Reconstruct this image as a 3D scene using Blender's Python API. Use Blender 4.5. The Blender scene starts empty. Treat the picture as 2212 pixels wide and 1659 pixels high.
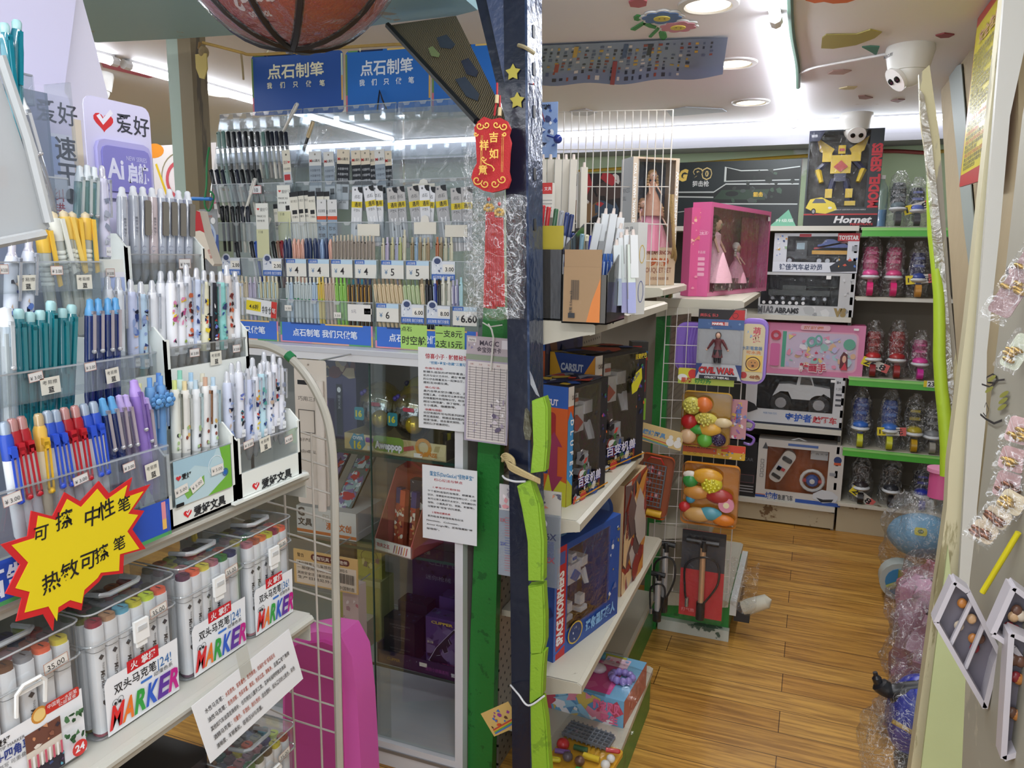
import bpy,bmesh,math,random
from mathutils import Matrix,Vector,noise
PI=math.pi
random.seed(7)
scn=bpy.context.scene
COL=scn.collection
# ---------------------------------------------------------------- camera
FPX,CX,CY,EYE=1640.0,1106.0,829.5,1.5
YAW,PIT,ROLL=math.radians(21.4),math.radians(9.7),math.radians(.7)
FW=Vector((-math.sin(YAW)*math.cos(PIT),math.cos(YAW)*math.cos(PIT),-math.sin(PIT)))
_r0=Vector((math.cos(YAW),math.sin(YAW),0));_u0=_r0.cross(FW)
RT=_r0*math.cos(ROLL)+_u0*math.sin(ROLL);UP=RT.cross(FW)
CAM=Vector((0,0,EYE))
cd=bpy.data.cameras.new('camera');cd.sensor_width=36;cd.lens=FPX/2212*36;cd.clip_start=.02;cd.clip_end=60
cam=bpy.data.objects.new('camera',cd);COL.objects.link(cam)
cam.matrix_world=Matrix(((RT.x,UP.x,-FW.x,0),(RT.y,UP.y,-FW.y,0),(RT.z,UP.z,-FW.z,EYE),(0,0,0,1)))
scn.camera=cam
# ---------------------------------------------------------------- world, exposure, lights
scn.view_settings.view_transform='Standard';scn.view_settings.look='None'
scn.view_settings.gamma=1;scn.view_settings.use_curve_mapping=False
scn.view_settings.exposure=0.22
w=bpy.data.worlds.new('world');scn.world=w;w.use_nodes=True
w.node_tree.nodes['Background'].inputs[0].default_value=(.86,.93,1,1)
w.node_tree.nodes['Background'].inputs[1].default_value=.45
cy=scn.cycles
cy.max_bounces=5;cy.diffuse_bounces=3;cy.glossy_bounces=3;cy.transmission_bounces=3
cy.transparent_max_bounces=24;cy.caustics_reflective=False ;cy.caustics_refractive=False
cy.use_adaptive_sampling=True ;cy.adaptive_threshold=.03;cy.sample_clamp_indirect=3
def area(name,loc,rot,sx,sy,power,col=(1,1,1)):
 l=bpy.data.lights.new(name,'AREA');l.shape='RECTANGLE';l.size=sx;l.size_y=sy;l.energy=power;l.color=col
 o=bpy.data.objects.new(name,l);COL.objects.link(o);o.location=loc;o.rotation_euler=rot
 return o
area('led_light_aisle',(-.17,2.3,2.205),(0,0,0),.04,4.6,17,(.93,.96,1))
area('led_light_left',(-2.6,2.2,2.205),(0,0,0),.04,4.4,17,(.93,.96,1))
area('led_light_back',(-1.2,4.68,2.2),(math.radians(-25),0,0),5.0,.04,9,(.93,.96,1))
area('led_light_entrance',(-.45,-.35,2.2),(math.radians(20),0,0),2.6,.06,24,(.95,.97,1))
area('daylight_shopfront',(-.4,-1.4,1.35),(math.radians(88),0,0),3.4,2.2,36,(.92,.96,1))
# ---------------------------------------------------------------- pixel rays onto planes of the place
def ray(x,y):return FW+RT*((x-CX)/FPX)-UP*((y-CY)/FPX)
def at(x,y,X=None,Y=None,Z=None):
 d=ray(x,y)
 t=X/d.x if X is not None else Y/d.y if Y is not None else (Z-EYE)/d.z
 return CAM+d*t
 # ---------------------------------------------------------------- materials
_M={}
def lin(h):
 h=h.lstrip('#')
 return tuple(((c/12.92)if c<=.04045 else ((c+.055)/1.055)**2.4)for c in (int(h[i:i+2],16)/255 for i in (0,2,4)))
def newmat(key):
 m=bpy.data.materials.new(key);m.use_nodes=True ;nt=m.node_tree
 return m,nt,nt.nodes,nt.links,nt.nodes['Principled BSDF']
def M(h,r=.5,m=0,bump=0,scale=60,var=0,coat=0):
 k=('p',h,r,m,bump,scale,var,coat)
 if k in _M:return _M[k]
 mt,nt,N,L,p=newmat('paint_'+h.strip('#'))
 c=lin(h)
 p.inputs['Base Color'].default_value=(*c,1);p.inputs['Roughness'].default_value=r;p.inputs['Metallic'].default_value=m
 if coat:p.inputs['Coat Weight'].default_value=coat
 mt.diffuse_color=(*c,1)
 if bump or var:
  tc=N.new('ShaderNodeTexCoord');n=N.new('ShaderNodeTexNoise');n.inputs['Scale'].default_value=scale;n.inputs['Detail'].default_value=4
  L.new(tc.outputs['Object'],n.inputs['Vector'])
  if bump:
   b=N.new('ShaderNodeBump');b.inputs['Strength'].default_value=bump;b.inputs['Distance'].default_value=.004
   L.new(n.outputs['Fac'],b.inputs['Height']);L.new(b.outputs[0],p.inputs['Normal'])
  if var:
   mx=N.new('ShaderNodeMix');mx.data_type='RGBA';mx.inputs[6].default_value=(*[x*(1-var)for x in c],1);mx.inputs[7].default_value=(*[min(1,x*(1+var*.5))for x in c],1)
   n2=N.new('ShaderNodeTexNoise');n2.inputs['Scale'].default_value=scale*.22;n2.inputs['Detail'].default_value=5
   L.new(tc.outputs['Object'],n2.inputs['Vector']);L.new(n2.outputs['Fac'],mx.inputs[0]);L.new(mx.outputs[2],p.inputs['Base Color'])
 _M[k]=mt;return mt
def GLOW(h,s):
 k=('e',h,s)
 if k not in _M:
  mt,nt,N,L,p=newmat('glow_'+h.strip('#'));p.inputs['Emission Color'].default_value=(*lin(h),1);p.inputs['Emission Strength'].default_value=s
  _M[k]=mt
 return _M[k]
def CLR(h='#ffffff',g=.10,r=.06,body=0,bh=None,bump=0,scale=40):
 """thin clear plastic: transparent with a glossy skin; body = share of diffuse haze"""
 k=('c',h,g,r,body,bh,bump,scale)
 if k in _M:return _M[k]
 mt,nt,N,L,p=newmat('clear_plastic');N.remove(p);out=N['Material Output']
 t=N.new('ShaderNodeBsdfTransparent');t.inputs[0].default_value=(*lin(h),1)
 gl=N.new('ShaderNodeBsdfGlossy');gl.inputs['Roughness'].default_value=r
 lw=N.new('ShaderNodeLayerWeight');lw.inputs[0].default_value=.35
 ma=N.new('ShaderNodeMath');ma.operation='MULTIPLY_ADD';ma.inputs[1].default_value=.38;ma.inputs[2].default_value=g;ma.use_clamp=True
 L.new(lw.outputs['Facing'],ma.inputs[0])
 mx=N.new('ShaderNodeMixShader');L.new(ma.outputs[0],mx.inputs[0])
 src=t.outputs[0]
 if body:
  df=N.new('ShaderNodeBsdfDiffuse');df.inputs[0].default_value=(*lin(bh or h),1)
  m2=N.new('ShaderNodeMixShader');m2.inputs[0].default_value=body;L.new(t.outputs[0],m2.inputs[1]);L.new(df.outputs[0],m2.inputs[2]);src=m2.outputs[0]
 L.new(src,mx.inputs[1]);L.new(gl.outputs[0],mx.inputs[2]);L.new(mx.outputs[0],out.inputs[0])
 if bump:
  tc=N.new('ShaderNodeTexCoord');n=N.new('ShaderNodeTexNoise');n.inputs['Scale'].default_value=scale;n.inputs['Detail'].default_value=3;n.inputs['Distortion'].default_value=1.5
  b=N.new('ShaderNodeBump');b.inputs['Strength'].default_value=bump;b.inputs['Distance'].default_value=.01
  L.new(tc.outputs['Object'],n.inputs['Vector']);L.new(n.outputs['Fac'],b.inputs['Height']);L.new(b.outputs[0],gl.inputs['Normal']);L.new(b.outputs[0],lw.inputs['Normal'])
 _M[k]=mt;return mt
ACR=CLR('#fafcfd',.04,.05,.03,'#e8eef4')
FILM=CLR('#ffffff',.012,.09,.0,None,.5,25)
CRINK=CLR('#fafafa',.06,.10,.02,'#f0f2f5',1.0,45)
def _glint_creases(mt):  # whitened creases in the film, also painting in sparkle the lamps don't give
 N,L=mt.node_tree.nodes,mt.node_tree.links;tc=N.new('ShaderNodeTexCoord');n=N.new('ShaderNodeTexNoise');n.inputs['Scale'].default_value=17;n.inputs['Detail'].default_value=3;n.inputs['Distortion'].default_value=2.2;L.new(tc.outputs['Object'],n.inputs['Vector'])
 a=N.new('ShaderNodeMath');a.operation='SUBTRACT';a.inputs[1].default_value=.5;b=N.new('ShaderNodeMath');b.operation='ABSOLUTE';c=N.new('ShaderNodeMapRange');c.inputs[1].default_value=0;c.inputs[2].default_value=.02;c.inputs[3].default_value=.5;c.inputs[4].default_value=.015
 L.new(n.outputs['Fac'],a.inputs[0]);L.new(a.outputs[0],b.inputs[0]);L.new(b.outputs[0],c.inputs[0])
 for m in N:
  if m.type=='MIX_SHADER' and m.inputs[2].links and m.inputs[2].links[0].from_node.type=='BSDF_DIFFUSE':L.new(c.outputs[0],m.inputs[0])
_glint_creases(CRINK)
WH=M('#e9e9ea',.45);BK=M('#14151a',.45);CHR=M('#cfd2d6',.2,1);GOLD=M('#d7a93c',.3,1)
# ---------------------------------------------------------------- mesh builder
_T={}
def glyphs(s,bold):
 k=(s,bold)
 if k not in _T:
  c=bpy.data.curves.new('t','FONT');c.body=s;c.resolution_u=2;c.offset=bold
  o=bpy.data.objects.new('t',c);COL.objects.link(o)
  dg=bpy.context.evaluated_depsgraph_get();me=o.evaluated_get(dg).to_mesh()
  _T[k]=([tuple(v.co[:2])for v in me.vertices],[tuple(p.vertices)for p in me.polygons])
  o.evaluated_get(dg).to_mesh_clear();bpy.data.objects.remove(o);bpy.data.curves.remove(c)
 return _T[k]
class B:
 def __init__(s,mtx=None):
  s.v=[];s.f=[];s.mi=[];s.ms=[];s.T=mtx or Matrix.Identity(4);s.lift=0.0
 def _m(s,m):
  if m not in s.ms:s.ms.append(m)
  return s.ms.index(m)
 def add(s,vs,fs,m,T=None):
  T=s.T@T if T else s.T;n=len(s.v);i=s._m(m)
  s.v+=[T@Vector(p)for p in vs];s.f+=[tuple(n+k for k in f)for f in fs];s.mi+=[i]*len(fs);return s
 def box(s,x0,y0,z0,x1,y1,z1,m,T=None):
  return s.add([(x,y,z)for z in (z0,z1)for y in (y0,y1)for x in (x0,x1)],[(0,2,3,1),(4,5,7,6),(0,1,5,4),(2,6,7,3),(0,4,6,2),(1,3,7,5)],m,T)
 def rbox(s,x0,y0,z0,x1,y1,z1,r,m,n=3,ax='z',T=None):
  """box with rounded vertical (ax) edges"""
  if ax=='z':a0,b0,a1,b1,c0,c1=x0,y0,x1,y1,z0,z1
  elif ax=='y':a0,b0,a1,b1,c0,c1=x0,z0,x1,z1,y0,y1
  else:a0,b0,a1,b1,c0,c1=y0,z0,y1,z1,x0,x1
  return s.prism(rr(a0,b0,a1,b1,r,n),c0,c1,m,ax,T)
 def prism(s,pts,c0,c1,m,ax='z',T=None):
  n=len(pts)
  def P(a,b,c):return (a,b,c)if ax=='z' else (a,c,b)if ax=='y' else (c,a,b)
  vs=[P(a,b,c0)for a,b in pts]+[P(a,b,c1)for a,b in pts]
  fs=[tuple(range(n))[::-1],tuple(range(n,2*n))]+[(i,(i+1)%n,n+(i+1)%n,n+i)for i in range(n)]
  return s.add(vs,fs,m,T)
 def shell(s,pts,c0,c1,m,ax='z',cap0=True):
  n=len(pts)
  def P(a,b,c):return (a,b,c)if ax=='z' else (a,c,b)if ax=='y' else (c,a,b)
  vs=[P(a,b,c0)for a,b in pts]+[P(a,b,c1)for a,b in pts]
  fs=([tuple(range(n))[::-1]]if cap0 else [])+[(i,(i+1)%n,n+(i+1)%n,n+i)for i in range(n)]
  return s.add(vs,fs,m)
 def cyl(s,p0,p1,r0,m,r1=None,n=10,caps=True):
  p0,p1=Vector(p0),Vector(p1);r1=r0 if r1 is None else r1
  d=(p1-p0).normalized();a=d.orthogonal().normalized();b=d.cross(a)
  vs=[p+(a*math.cos(t)+b*math.sin(t))*r for p,r in ((p0,r0),(p1,r1))for t in [2*PI*k/n for k in range(n)]]
  fs=[(i,(i+1)%n,n+(i+1)%n,n+i)for i in range(n)]
  if caps:fs+=[tuple(range(n))[::-1],tuple(range(n,2*n))]
  return s.add(vs,fs,m)
 def lathe(s,prof,m,n=12,sx=1,sy=1,T=None):
  """profile [(r,z)...] about local z"""
  vs=[];fs=[];k=len(prof)
  for r,z in prof:
   vs+=[(r*sx*math.cos(2*PI*i/n),r*sy*math.sin(2*PI*i/n),z)for i in range(n)]
  for j in range(k-1):
   fs+=[(j*n+i,j*n+(i+1)%n,(j+1)*n+(i+1)%n,(j+1)*n+i)for i in range(n)]
  if prof[0][0]>1e-5:fs.append(tuple(range(n))[::-1])
  if prof[-1][0]>1e-5:fs.append(tuple(range((k-1)*n,k*n)))
  return s.add(vs,fs,m,T)
 def ball(s,c,r,m,sc=(1,1,1),n=12,k=8,rot=None):
  T=Matrix.Translation(Vector(c))@(rot.to_4x4()if rot else Matrix.Identity(4))@Matrix.Diagonal((*[r*q for q in sc],1))
  return s.lathe([(math.sin(PI*j/k)*(1 if 0<j<k else 0),-math.cos(PI*j/k))for j in range(k+1)],m,n,T=T)
 def tube(s,pts,r,m,n=6,closed=False):
  pts=[Vector(p)for p in pts];vs=[];fs=[];a=None ;K=len(pts)
  for i,p in enumerate(pts):
   d=(pts[(i+1)%K]-pts[i-1])if closed else (pts[min(i+1,K-1)]-pts[max(i-1,0)])
   d.normalize()
   a=d.orthogonal().normalized()if a is None else (a-d*a.dot(d)).normalized()
   b=d.cross(a);rr_=r[i]if isinstance(r,(list,tuple))else r
   vs+=[p+(a*math.cos(2*PI*k/n)+b*math.sin(2*PI*k/n))*rr_ for k in range(n)]
  for j in range(K if closed else K-1):
   q=(j+1)%K
   fs+=[(j*n+k,j*n+(k+1)%n,q*n+(k+1)%n,q*n+k)for k in range(n)]
  if not closed:fs+=[tuple(range(n))[::-1],tuple(range((K-1)*n,K*n))]
  return s.add(vs,fs,m)
 def grid(s,fn,nu,nv,m):
  vs=[fn(i/nu,j/nv)for j in range(nv+1)for i in range(nu+1)]
  return s.add(vs,[(j*(nu+1)+i,j*(nu+1)+i+1,(j+1)*(nu+1)+i+1,(j+1)*(nu+1)+i)for j in range(nv)for i in range(nu)],m)
  # --- printing on the current face frame: u right, v up, +z out
 def on(s,o,u,v,w=None):
  """enter a face frame: origin o, right u, up v (vectors)"""
  o,u,v=Vector(o),Vector(u).normalized(),Vector(v)
  n=u.cross(v).normalized();v=n.cross(u)
  q=B();q.v,q.f,q.mi,q.ms=s.v,s.f,s.mi,s.ms;q.par=s
  q.T=s.T@Matrix(((u.x,v.x,n.x,o.x),(u.y,v.y,n.y,o.y),(u.z,v.z,n.z,o.z),(0,0,0,1)));q.lift=.0002
  return q
 def _l(s):s.lift+=.00012;return s.lift
 def pg(s,pts,m):
  l=s._l();return s.add([(a,b,l)for a,b in pts],[tuple(range(len(pts)))],m)
 def rc(s,u0,v0,u1,v1,m,r=0):
  return s.pg(rr(u0,v0,u1,v1,r,3)if r else [(u0,v0),(u1,v0),(u1,v1),(u0,v1)],m)
 def el(s,u,v,a,b,m,n=16,ang=0):
  c,d=math.cos(ang),math.sin(ang)
  return s.pg([(u+a*math.cos(t)*c-b*math.sin(t)*d,v+a*math.cos(t)*d+b*math.sin(t)*c)for t in [2*PI*k/n for k in range(n)]],m)
 def ring(s,u,v,a,w_,m,n=20,b=None):
  l=s._l();b=b or a;vs=[]
  for k in range(n):
   t=2*PI*k/n;vs+=[(u+a*math.cos(t),v+b*math.sin(t),l),(u+(a-w_)*math.cos(t),v+(b-w_)*math.sin(t),l)]
  return s.add(vs,[(2*k,2*((k+1)%n),2*((k+1)%n)+1,2*k+1)for k in range(n)],m)
 def line(s,u0,v0,u1,v1,w_,m):
  d=Vector((u1-u0,v1-v0)).normalized();p=Vector((-d.y,d.x))*w_/2
  return s.pg([(u0-p.x,v0-p.y),(u1-p.x,v1-p.y),(u1+p.x,v1+p.y),(u0+p.x,v0+p.y)],m)
 def border(s,u0,v0,u1,v1,w_,m):
  for q in ((u0,v0,u1,v0+w_),(u0,v1-w_,u1,v1),(u0,v0,u0+w_,v1),(u1-w_,v0,u1,v1)):s.rc(*q,m)
  return s
 def tx(s,t,u,v,h,m,w=None,bold=.0,al='l',ang=0,sh=0,vert=False):
  if vert:
   for i,ch in enumerate(t):s.tx(ch,u,v-i*h*1.08-h,h,m,w,bold,'c')
   return s
  V,F=glyphs(t,bold)
  if not V:return s
  x0=min(p[0]for p in V);x1=max(p[0]for p in V);y0=min(p[1]for p in V);y1=max(p[1]for p in V)
  k=h/max(.01,(y1-y0))if not any(ord(c)>0x2e80 for c in t)else h/.93
  if not any(ord(c)>0x2e80 for c in t)and max(y1,.5)>0:k=h/.72
  kx=k if w is None else w/(x1-x0)
  W=(x1-x0)*kx;off=0 if al=='l' else -W/2 if al=='c' else -W
  c,d=math.cos(ang),math.sin(ang);l=s._l();vs=[]
  for a,b in V:
   a=(a-x0)*kx+off+b*k*sh;b=b*k+(.08*h if any(ord(q)>0x2e80 for q in t)else 0)
   vs.append((u+a*c-b*d,v+a*d+b*c,l))
  return s.add(vs,F,m)
 def mess(s,u0,v0,u1,v1,cols,n,sd=1,k=(.06,.22)):
  rg=random.Random(sd);W,H=u1-u0,v1-v0;D=min(W,H)
  for i in range(n):
   cx=u0+W*rg.random();cy_=v0+H*rg.random();a=D*rg.uniform(*k);q=rg.randint(3,7);t0=rg.random()*6
   st=rg.uniform(.4,1);ang=rg.random()*PI
   pts=[]
   for j in range(q):
    t=t0+2*PI*j/q;rr_=a*rg.uniform(.55,1.1);x,y=rr_*math.cos(t),rr_*st*math.sin(t)
    X=cx+x*math.cos(ang)-y*math.sin(ang);Y=cy_+x*math.sin(ang)+y*math.cos(ang)
    pts.append((min(max(X,u0),u1),min(max(Y,v0),v1)))
   s.pg(pts,M(cols[i%len(cols)],.4))
  return s
 def bars(s,u0,v0,u1,v1,m,sd=1):
  rg=random.Random(sd);u=u0
  while u<u1:
   a=(u1-u0)*rg.uniform(.012,.04);s.rc(u,v0,min(u+a,u1),v1,m);u+=a+(u1-u0)*rg.uniform(.015,.04)
  return s
 def mesh(s,name,smooth=True):
  me=bpy.data.meshes.new(name);me.from_pydata([tuple(p)for p in s.v],[],s.f)
  for m in s.ms:me.materials.append(m)
  me.polygons.foreach_set('material_index',s.mi)
  if smooth:
   me.polygons.foreach_set('use_smooth',[s.ms[i]is not CRINK for i in s.mi]);me.set_sharp_from_angle(angle=math.radians(38))
  me.update();return me
 def obj(s,name,parent=None,label=None,cat=None,group=None,kind=None,mtx=None):
  return link(name,s.mesh(name),parent,label,cat,group,kind,mtx)
def rr(x0,y0,x1,y1,r,n=3):
 out=[]
 for cx,cy_,t0 in ((x1-r,y1-r,0),(x0+r,y1-r,PI/2),(x0+r,y0+r,PI),(x1-r,y0+r,1.5*PI)):
  out+=[(cx+r*math.cos(t0+PI/2*k/n),cy_+r*math.sin(t0+PI/2*k/n))for k in range(n+1)]
 return out
def link(name,me,parent=None,label=None,cat=None,group=None,kind=None,mtx=None):
 o=bpy.data.objects.new(name,me);COL.objects.link(o)
 if parent:o.parent=parent
 if mtx:o.matrix_world=mtx
 tag(o,label,cat,group,kind);return o
def tag(o,label=None,cat=None,group=None,kind=None):
 for k,v in (('label',label),('category',cat),('group',group),('kind',kind)):
  if v:o[k]=v
 return o
def thing(name,label,cat,mtx=None,group=None,kind=None):
 return link(name,None,None,label,cat,group,kind,mtx or Matrix.Identity(4))
def st(b,name,mtx=None):return b.obj(name,kind='structure',mtx=mtx)
_K={}
def kit(fn,*a):
 """parts of a repeated thing, meshes built once: [(part name, mesh, [(sub name, mesh)])]"""
 k=(fn.__name__,a)
 if k not in _K:
  _K[k]=[(n,b.mesh(n),[(sn,sb.mesh(sn))for sn,sb in sub])for n,b,sub in fn(*a)]
 return _K[k]
def put(parts,name,mtx,label,cat,group=None,lab={}):
 if len(parts)==1 and not parts[0][2]:
  return link(name,parts[0][1],None,label,cat,group,None,mtx)
 r=thing(name,label,cat,mtx,group)
 for n,me,sub in parts:
  o=link(n,me,r,lab.get(n))
  for sn,sm in sub:link(sn,sm,o)
 return r
def fr(o,x,y,z):
 """matrix from origin and three axes"""
 return Matrix(((x[0],y[0],z[0],o[0]),(x[1],y[1],z[1],o[1]),(x[2],y[2],z[2],o[2]),(0,0,0,1)))
def stick(p0,p1,face,s=1.0):
 """frame with z from p0 to p1, -y towards face"""
 z=(Vector(p1)-Vector(p0)).normalized();y=-Vector(face);y=(y-z*y.dot(z)).normalized();x=y.cross(z)
 return fr(p0,x*s,y*s,z*s)
def RX(a):return Matrix.Rotation(math.radians(a),4,'X')
def RY(a):return Matrix.Rotation(math.radians(a),4,'Y')
def RZ(a):return Matrix.Rotation(math.radians(a),4,'Z')
def TR(x,y=None,z=None):return Matrix.Translation((x,y,z)if y is not None else x)
ORD='first second third fourth fifth sixth seventh eighth ninth tenth eleventh twelfth thirteenth fourteenth fifteenth sixteenth seventeenth eighteenth nineteenth twentieth'.split()
def od(i,n):
 """place in a row of n read from the left"""
 if n==1:return 'only'
 if i==0:return 'leftmost'
 if i==n-1:return 'rightmost'
 return ORD[i]
def wh(i,n):return od(i,n)+('' if i in (0,n-1)else ' from left')
# ================================================================ room shell
def wood_mat():
 mt,nt,N,L,p=newmat('laminate_planks')
 tc=N.new('ShaderNodeTexCoord');br=N.new('ShaderNodeTexBrick')
 br.inputs['Scale'].default_value=1;br.inputs['Brick Width'].default_value=1.15;br.inputs['Row Height'].default_value=.125
 br.inputs['Mortar Size'].default_value=.0016;br.inputs['Mortar Smooth'].default_value=.2;br.offset=.37
 br.inputs['Color1'].default_value=(*lin('#c79a4c'),1);br.inputs['Color2'].default_value=(*lin('#b18038'),1);br.inputs['Mortar'].default_value=(*lin('#5d3d1a'),1)
 L.new(tc.outputs['Object'],br.inputs['Vector'])
 mp=N.new('ShaderNodeMapping');mp.inputs['Scale'].default_value=(1.6,26,1);L.new(tc.outputs['Object'],mp.inputs['Vector'])
 n=N.new('ShaderNodeTexNoise');n.inputs['Scale'].default_value=2.2;n.inputs['Detail'].default_value=9;n.inputs['Roughness'].default_value=.62;n.inputs['Distortion'].default_value=.6
 L.new(mp.outputs[0],n.inputs['Vector'])
 cr=N.new('ShaderNodeValToRGB');cr.color_ramp.elements[0].position=.38;cr.color_ramp.elements[0].color=(.30,.17,.06,1);cr.color_ramp.elements[1].position=.6;cr.color_ramp.elements[1].color=(1.12,1.05,.95,1)
 L.new(n.outputs['Fac'],cr.inputs[0])
 mx=N.new('ShaderNodeMix');mx.data_type='RGBA';mx.blend_type='MULTIPLY';mx.inputs[0].default_value=.62
 L.new(br.outputs['Color'],mx.inputs[6]);L.new(cr.outputs[0],mx.inputs[7]);L.new(mx.outputs[2],p.inputs['Base Color'])
 n2=N.new('ShaderNodeTexNoise');n2.inputs['Scale'].default_value=3.5;L.new(tc.outputs['Object'],n2.inputs['Vector'])
 mr=N.new('ShaderNodeMapRange');mr.inputs[3].default_value=.26;mr.inputs[4].default_value=.44;L.new(n2.outputs['Fac'],mr.inputs[0]);L.new(mr.outputs[0],p.inputs['Roughness'])
 bp=N.new('ShaderNodeBump');bp.inputs['Strength'].default_value=.35;bp.inputs['Distance'].default_value=.002;L.new(br.outputs['Fac'],bp.inputs['Height']);bp.invert=True ;L.new(bp.outputs[0],p.inputs['Normal'])
 return mt
def worn(base,under,sc=9,th=.63,r=.45,stretch=(1,1,1)):
 """painted surface with chipped patches showing what lies under"""
 k=('worn',base,under,sc,th,stretch)
 if k in _M:return _M[k]
 mt,nt,N,L,p=newmat('worn_paint');tc=N.new('ShaderNodeTexCoord');mp=N.new('ShaderNodeMapping');mp.inputs['Scale'].default_value=stretch
 L.new(tc.outputs['Object'],mp.inputs['Vector'])
 n=N.new('ShaderNodeTexNoise');n.inputs['Scale'].default_value=sc;n.inputs['Detail'].default_value=8;n.inputs['Roughness'].default_value=.6;L.new(mp.outputs[0],n.inputs['Vector'])
 cr=N.new('ShaderNodeValToRGB');cr.color_ramp.elements[0].position=th;cr.color_ramp.elements[1].position=th+.02
 L.new(n.outputs['Fac'],cr.inputs[0]);mx=N.new('ShaderNodeMix');mx.data_type='RGBA';L.new(cr.outputs[0],mx.inputs[0])
 mx.inputs[6].default_value=(*lin(base),1);mx.inputs[7].default_value=(*lin(under),1);L.new(mx.outputs[2],p.inputs['Base Color']);p.inputs['Roughness'].default_value=r
 n2=N.new('ShaderNodeTexNoise');n2.inputs['Scale'].default_value=sc*5;L.new(mp.outputs[0],n2.inputs['Vector'])
 b=N.new('ShaderNodeBump');b.inputs['Strength'].default_value=.25;b.inputs['Distance'].default_value=.003;L.new(n2.outputs['Fac'],b.inputs['Height']);L.new(b.outputs[0],p.inputs['Normal'])
 _M[k]=mt;return mt
CEIL=worn('#eae8ea','#d3c8bc',3,.70,.6);WALLG=worn('#b4c8a8','#d5dcd6',1.3,.66,.7)
b=B();b.box(-5,-1.6,-.05,2,4.97,0,wood_mat());st(b,'floor')
b=B();b.box(-5,-.9,2.25,2,4.62,2.3,CEIL);b.box(-5,4.62,2.262,2,5.0,2.3,M('#8f8f95',.6));st(b,'ceiling')
b=B();b.box(-5,4.95,0,2,5.0,2.262,WALLG);st(b,'wall_back')
b=B();b.box(-5.05,-.9,0,-5,5,2.3,M('#c3c9bd',.7));st(b,'wall_left')
b=B();b.box(-5,4.72,2.13,2,4.95,2.17,M('#77767b',.6));b.box(-5,4.74,2.17,2,4.95,2.262,M('#7c7b80',.6));st(b,'trim_1')
b=B();b.box(1.0,2.6,0,1.05,4.95,2.25,M('#a3977c',.8));st(b,'wall_right')
# ---- LED tubes and downlights
TUBE=GLOW('#f0f5ff',17)
def led(name,p0,p1,r,label):
 t=thing(name,label,'ceiling light',TR(p0));d=Vector(p1)-Vector(p0)
 b=B();b.cyl((0,0,0),d,r,TUBE,n=8);b.obj('tube',t)
 b=B();u=d.normalized()*.02
 b.cyl(-u,u*.6,r*1.15,WH,n=8);b.cyl(d-u*.6,d+u,r*1.15,WH,n=8)
 s=Vector((-d.y,d.x,0)).normalized()*r*.8
 b.add([(-s.x,-s.y,r*.7),(s.x,s.y,r*.7),(d.x+s.x,d.y+s.y,r*.7),(d.x-s.x,d.y-s.y,r*.7),(-s.x,-s.y,r*1.6),(s.x,s.y,r*1.6),(d.x+s.x,d.y+s.y,r*1.6),(d.x-s.x,d.y-s.y,r*1.6)],[(0,3,2,1),(4,5,6,7),(0,1,5,4),(2,3,7,6),(0,4,7,3),(1,2,6,5)],WH);b.obj('mounting_strip',t)
led('led_tube',(-.17,0,2.228),(-.168,2.62,2.228),.017,'white LED tube running along the ceiling, near piece of the aisle run')
led('led_tube',(-.168,2.66,2.228),(-.166,4.66,2.228),.017,'white LED tube along the ceiling, far piece that meets the back tube')
led('led_tube',(-2.62,.2,2.228),(-2.62,2.35,2.228),.017,'white LED tube on the ceiling beyond the lavender cards, near piece')
led('led_tube',(-2.62,2.42,2.228),(-2.62,4.5,2.228),.017,'white LED tube seen between wooden post and the blue signs')
led('led_tube',(-1.75,4.69,2.238),(.62,4.7,2.238),.018,'long LED tube across the top of the back wall')
led('led_tube',(-4.3,4.69,2.238),(-1.9,4.69,2.238),.018,'LED tube on the back wall hidden behind the pen display')
def downlight(x,y,lab,on=True):
 t=thing('downlight',lab,'ceiling light',TR(x,y,2.25),'round recessed ceiling lights')
 b=B();b.lathe([(.092,0),(.090,-.006),(.072,-.009),(.066,-.004),(.066,0)],M('#d6d4d2',.35),24);b.obj('rim',t)
 b=B();b.lathe([(.066,-.003),(.0,-.004)],GLOW('#fff1cf',5),24);b.obj('lens',t)
 l=bpy.data.lights.new('downlight_glow','SPOT');l.energy=5;l.spot_size=2.3;l.color=(1,.93,.82);l.shadow_soft_size=.05
 o=bpy.data.objects.new('downlight_glow',l);COL.objects.link(o);o.location=(x,y,2.235)
downlight(-.356,2.49,'round recessed downlight cut by the top edge, beside the flower stickers')
downlight(-.354,3.24,'round recessed downlight just past the curled paper chart')
downlight(-.35,4.05,'round recessed downlight closest to the back wall tube')
downlight(-2.72,3.05,'round warm downlight seen beside the wooden post')
# ---- dome cameras
def dome(name,M0,lab,txt=None):
 t=thing(name,lab,'camera',M0);c=M('#d9d8d2',.3)
 b=B();b.lathe([(0,0),(.062,0),(.064,-.012),(.060,-.03),(.052,-.066)],c,24);b.lathe([(.052,-.066),(.0,-.068)],c,24)
 if txt:
  q=b.on((-.028,-.0605,-.03),(1,0,0),(0,-.12,1));q.tx(txt,.004,.0,.0085,BK,.048,.02)
 b.obj('base',t)
 b=B();b.ball((0,0,-.062),.047,c,n=20,k=12);b.obj('ball_head',t)
 R=Matrix.Translation((0,0,-.062))@RX(38)
 b=B(R);b.lathe([(0,-.0495),(.036,-.047),(.034,-.035)],M('#eceae6',.2),20,T=RX(-90));b.obj('faceplate',t)
 for s in (-1,1):
  b=B(R);b.lathe([(.0,-.0535),(.009,-.052),(.0105,-.045)],M('#101014',.08),14,T=RX(-90)@TR(0,0,0)@TR(s*.0155,0,0));b.obj('lens',t)
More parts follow.
